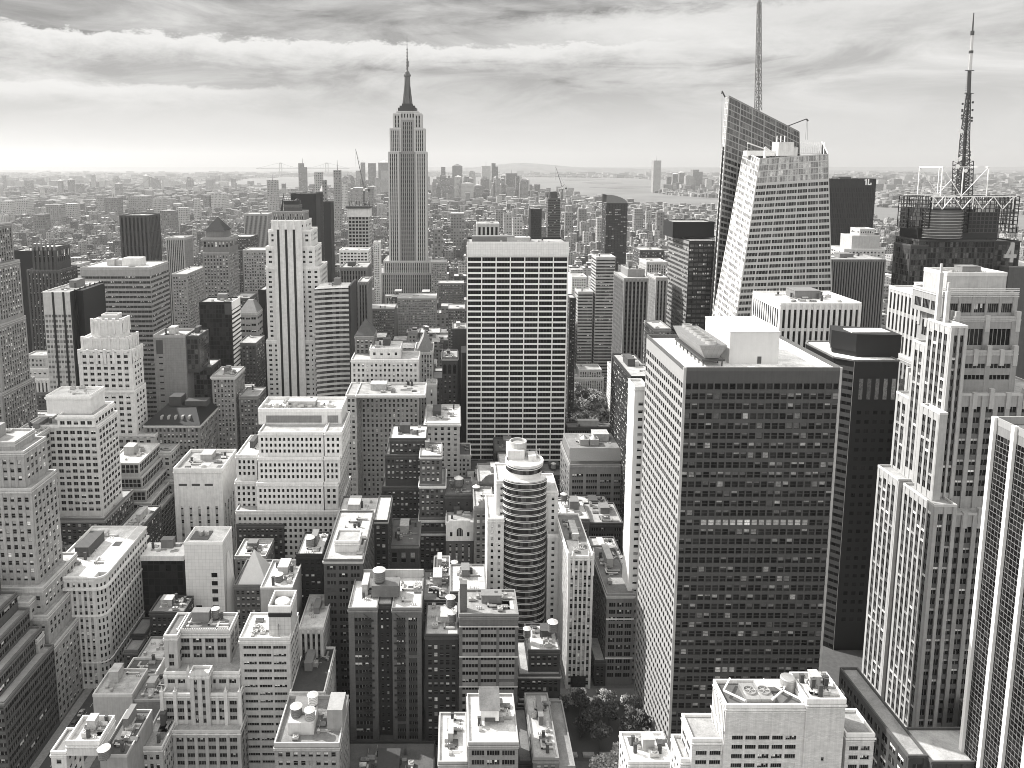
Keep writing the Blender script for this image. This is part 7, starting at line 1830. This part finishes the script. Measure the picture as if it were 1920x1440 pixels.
# named distant towers : (px left, px right, top, distance, label)
FT = [(559, 573, 306, 5200), (589, 604, 323, 2600), (625, 638, 319, 2500), (604, 612, 338, 1900), (500, 519, 338, 3300), (530, 546, 372, 2600),
      (667, 676, 320, 5600), (676, 684, 300, 6200), (690, 704, 306, 6000), (709, 728, 300, 6200), (714, 727, 320, 5600), (655, 664, 330, 5600), (800, 806, 331, 5600), (812, 824, 336, 5600),
      (827, 835, 313, 6000), (848, 867, 307, 6100), (868, 876, 330, 5600), (877, 892, 320, 5800), (903, 920, 311, 6000), (922, 934, 306, 6100), (901, 916, 336, 5500), (939, 952, 326, 5900), (949, 970, 325, 5600), (921, 931, 342, 5300), (933, 944, 344, 5400), (982, 993, 334, 5400), (993, 998, 346, 5300), (890, 904, 345, 5000), (865, 888, 341, 4900), (840, 852, 348, 4700),
      (1226, 1240, 301, 6900), (1251, 1259, 331, 7200), (1262, 1272, 324, 7300), (1274, 1284, 321, 7400), (1286, 1300, 330, 7100), (1300, 1318, 318, 7500), (1247, 1262, 346, 6900), (1284, 1296, 348, 6900), (1325, 1335, 336, 7400),
      (108, 115, 336, 5600), (126, 135, 334, 5600), (141, 152, 343, 5400), (170, 176, 326, 7800), (186, 196, 338, 7600), (208, 222, 330, 5200), (215, 225, 342, 5000), (268, 276, 327, 7600), (285, 297, 334, 7600), (306, 322, 338, 7600), (4, 9, 329, 7800), (45, 57, 338, 6500), (350, 360, 338, 7800), (74, 80, 350, 5200), (0, 18, 377, 3300), (26, 50, 374, 3400), (195, 220, 370, 3300), (240, 275, 368, 3400), (180, 196, 366, 3500), (285, 305, 372, 3200), (120, 140, 382, 3000), (85, 112, 384, 2900), (362, 372, 372, 3000), (395, 420, 364, 3600), (380, 392, 366, 3600), (62, 82, 402, 2300), (330, 350, 390, 2600), (300, 325, 395, 2400),
      (638, 650, 345, 3800), (690, 700, 350, 3600), (650, 690, 352, 4400), (1212, 1222, 396, 2600), (1060, 1075, 398, 2300), (1085, 1100, 392, 2700), (1190, 1206, 392, 2500), (1232, 1246, 398, 2300), (945, 960, 400, 2200), (962, 980, 408, 2000), (930, 944, 393, 2500), (845, 870, 400, 2100), (812, 830, 430, 1700), (1120, 1134, 408, 2100)]
for k in range(64):
    px_ = rc.uniform(630, 722) if k < 20 else rc.uniform(802, 1000)
    w_ = rc.uniform(6, 14); FT.append((px_, px_ + w_, rc.uniform(328, 352), rc.uniform(4800, 6200)))
for k in range(14):
    px_ = rc.uniform(1244, 1350); FT.append((px_, px_ + rc.uniform(6, 12), rc.uniform(332, 352), rc.uniform(6960, 7500)))
def sector(px): return 'far left' if px < 420 else 'left of the tallest skyscraper' if px < 728 else 'in the downtown cluster right of the tallest skyscraper' if px < 1005 else 'over the middle distance' if px < 1222 else 'on the far shore of the river'
FG = {0: wall(.16, .7, .1), 1: wall(.26, .7, .1), 2: wall(.36, .7, .1), 3: wall(.48, .7, .1)}
rt = random.Random(77)
ORD = ['boxy', 'slim', 'broad', 'stepped', 'notched', 'flat topped', 'plain', 'squared']; cntw = {}
for (a, c, t, Yd) in FT:
    x0, x1, z = PX(a, t, Yd), PX(c, t, Yd), PZ(t, Yd); cx_ = (x0 + x1) / 2; d = (x1 - x0) * rt.uniform(.7, 1.1)
    m = MB((cx_, Yd, 0)); kind = rt.randrange(4); w_ = x1 - x0
    if kind == 0 or Yd < 4000: m.box(x0, x1, Yd, Yd + d, 0, z)
    elif kind == 1: m.box(x0, x1, Yd, Yd + d, 0, z * .8); m.box(x0 + w_ * .12, x1 - w_ * .12, Yd + 3, Yd + d - 3, z * .8, z * .94); m.box(x0 + w_ * .28, x1 - w_ * .28, Yd + 6, Yd + d - 6, z * .94, z)
    elif kind == 2: m.box(x0, x1, Yd, Yd + d, 0, z * .9); m.box(x0, x0 + w_ * .6, Yd, Yd + d, z * .9, z)
    else: m.box(x0, x1, Yd, Yd + d, 0, z * .93); k0 = z * .93; m.poly([(x0, Yd, k0), (x1, Yd, k0), (cx_, Yd + d / 2, z)]); m.poly([(x1, Yd, k0), (x1, Yd + d, k0), (cx_, Yd + d / 2, z)]); m.poly([(x0, Yd, k0), (x0, Yd + d, k0), (cx_, Yd + d / 2, z)])
    if rt.random() < .2: m.bar((cx_, Yd + d / 2, z), (cx_, Yd + d / 2, z * 1.14), 2, 0, 4, .6)
    o = m.build('distant_tower', citymat('tower_wall', 5, 8, .12, .4) if 'tower_wall' not in MATS else MATS['tower_wall'])
    MATS['tower_wall'] = o.data.materials[0]
    tag(o, 'hazy distant tower standing %s' % sector(a), 'distant tower', 'distant towers ' + sector(a))
# clock tower
b = Building('clock_tower', 'slim white campanile with pointed roof and lantern left of the tallest skyscraper', 'tower'); Yd = 2100; b.start(PX(605.5, 360, Yd), Yd)
x0, x1 = PX(600, 380, Yd), PX(611, 380, Yd); cx_ = (x0 + x1) / 2; m = b.mb(); m.box(x0, x1, Yd, Yd + 16, 0, PZ(358, Yd)); b.part(m, 'shaft', wall(.6)); m = b.mb(); r_ = (x1 - x0) * .6; m.lathe(cx_, Yd + 8, [(r_, PZ(358, Yd)), (.7, PZ(342, Yd))], 4, 0); m.lathe(cx_, Yd + 8, [(1.6, PZ(345, Yd)), (1.6, PZ(341, Yd)), (.1, PZ(335, Yd))], 8); b.part(m, 'spire', wall(.5))

# bridges
def bridge(name, label, t1, t2, ytop, ydeck, Yd, ends, n=14):
    b = Building(name, label, 'bridge'); b.start(PX((t1 + t2) / 2, ydeck, Yd), Yd); zt, zd = PZ(ytop, Yd), PZ(ydeck, Yd); k = Yd / 7000
    X1, X2 = PX(t1, ydeck, Yd), PX(t2, ydeck, Yd); E0, E1 = PX(ends[0], ydeck, Yd), PX(ends[1], ydeck, Yd)
    for X in (X1, X2):
        m = b.mb()
        for q in (-1, 1): m.box(X + q * 11 * k - 3 * k, X + q * 11 * k + 3 * k, Yd, Yd + 8 * k, 0, zt)
        m.box(X - 11 * k, X + 11 * k, Yd, Yd + 8 * k, zt - 9 * k, zt - 2 * k, 0, True); b.part(m, 'tower', wall(.3))
    m = b.mb(); m.box(E0, E1, Yd - 2, Yd + 14, zd - 3 * k, zd + 1.5 * k, 0, True); b.part(m, 'deck', wall(.34))
    for yy in (Yd, Yd + 12):
        m = b.mb(); P = []
        for i in range(n + 1): t = i / n; P.append((X1 + (X2 - X1) * t, yy, zd + 5 * k + (zt - zd - 5 * k) * (2 * t - 1) ** 2))
        for i in range(n): m.bar(P[i], P[i + 1], 1.4 * k); m.bar(P[i], (P[i][0], yy, zd), .5 * k, 0, 3)
        m.bar(P[0], (E0, yy, zd), 1.4 * k); m.bar(P[-1], (E1, yy, zd), 1.4 * k); b.part(m, 'cable', wall(.34))
bridge('suspension_bridge', 'pale suspension bridge over the east river among the distant blocks, far left', 283, 355, 332, 358, 6900, (250, 392))
bridge('suspension_bridge', 'faint long suspension bridge on the horizon left of centre', 526, 613, 305, 316, 16500, (480, 655))

# ============================================================ HAZE
m = MB(); m.box(-26000, 26000, -60, 30500, -1, 700, 0, True)
hm = bpy.data.materials.new('haze'); hm.use_nodes = True; hg = NT(hm.node_tree)
for n in list(hg.n):
    if n.type == 'BSDF_PRINCIPLED': hg.n.remove(n)
pv = hg.new('ShaderNodeVolumePrincipled'); pv.inputs['Color'].default_value = (.70, .695, .685, 1); pv.inputs['Density'].default_value = HAZE_D; pv.inputs['Anisotropy'].default_value = .3
hg.link(pv.outputs[0], [n for n in hg.n if n.type == 'OUTPUT_MATERIAL'][0].inputs['Volume'])
o = m.build('haze', hm); struct(o, 'stuff'); tag(o, 'pale haze lying over the distant city and bay', 'haze')
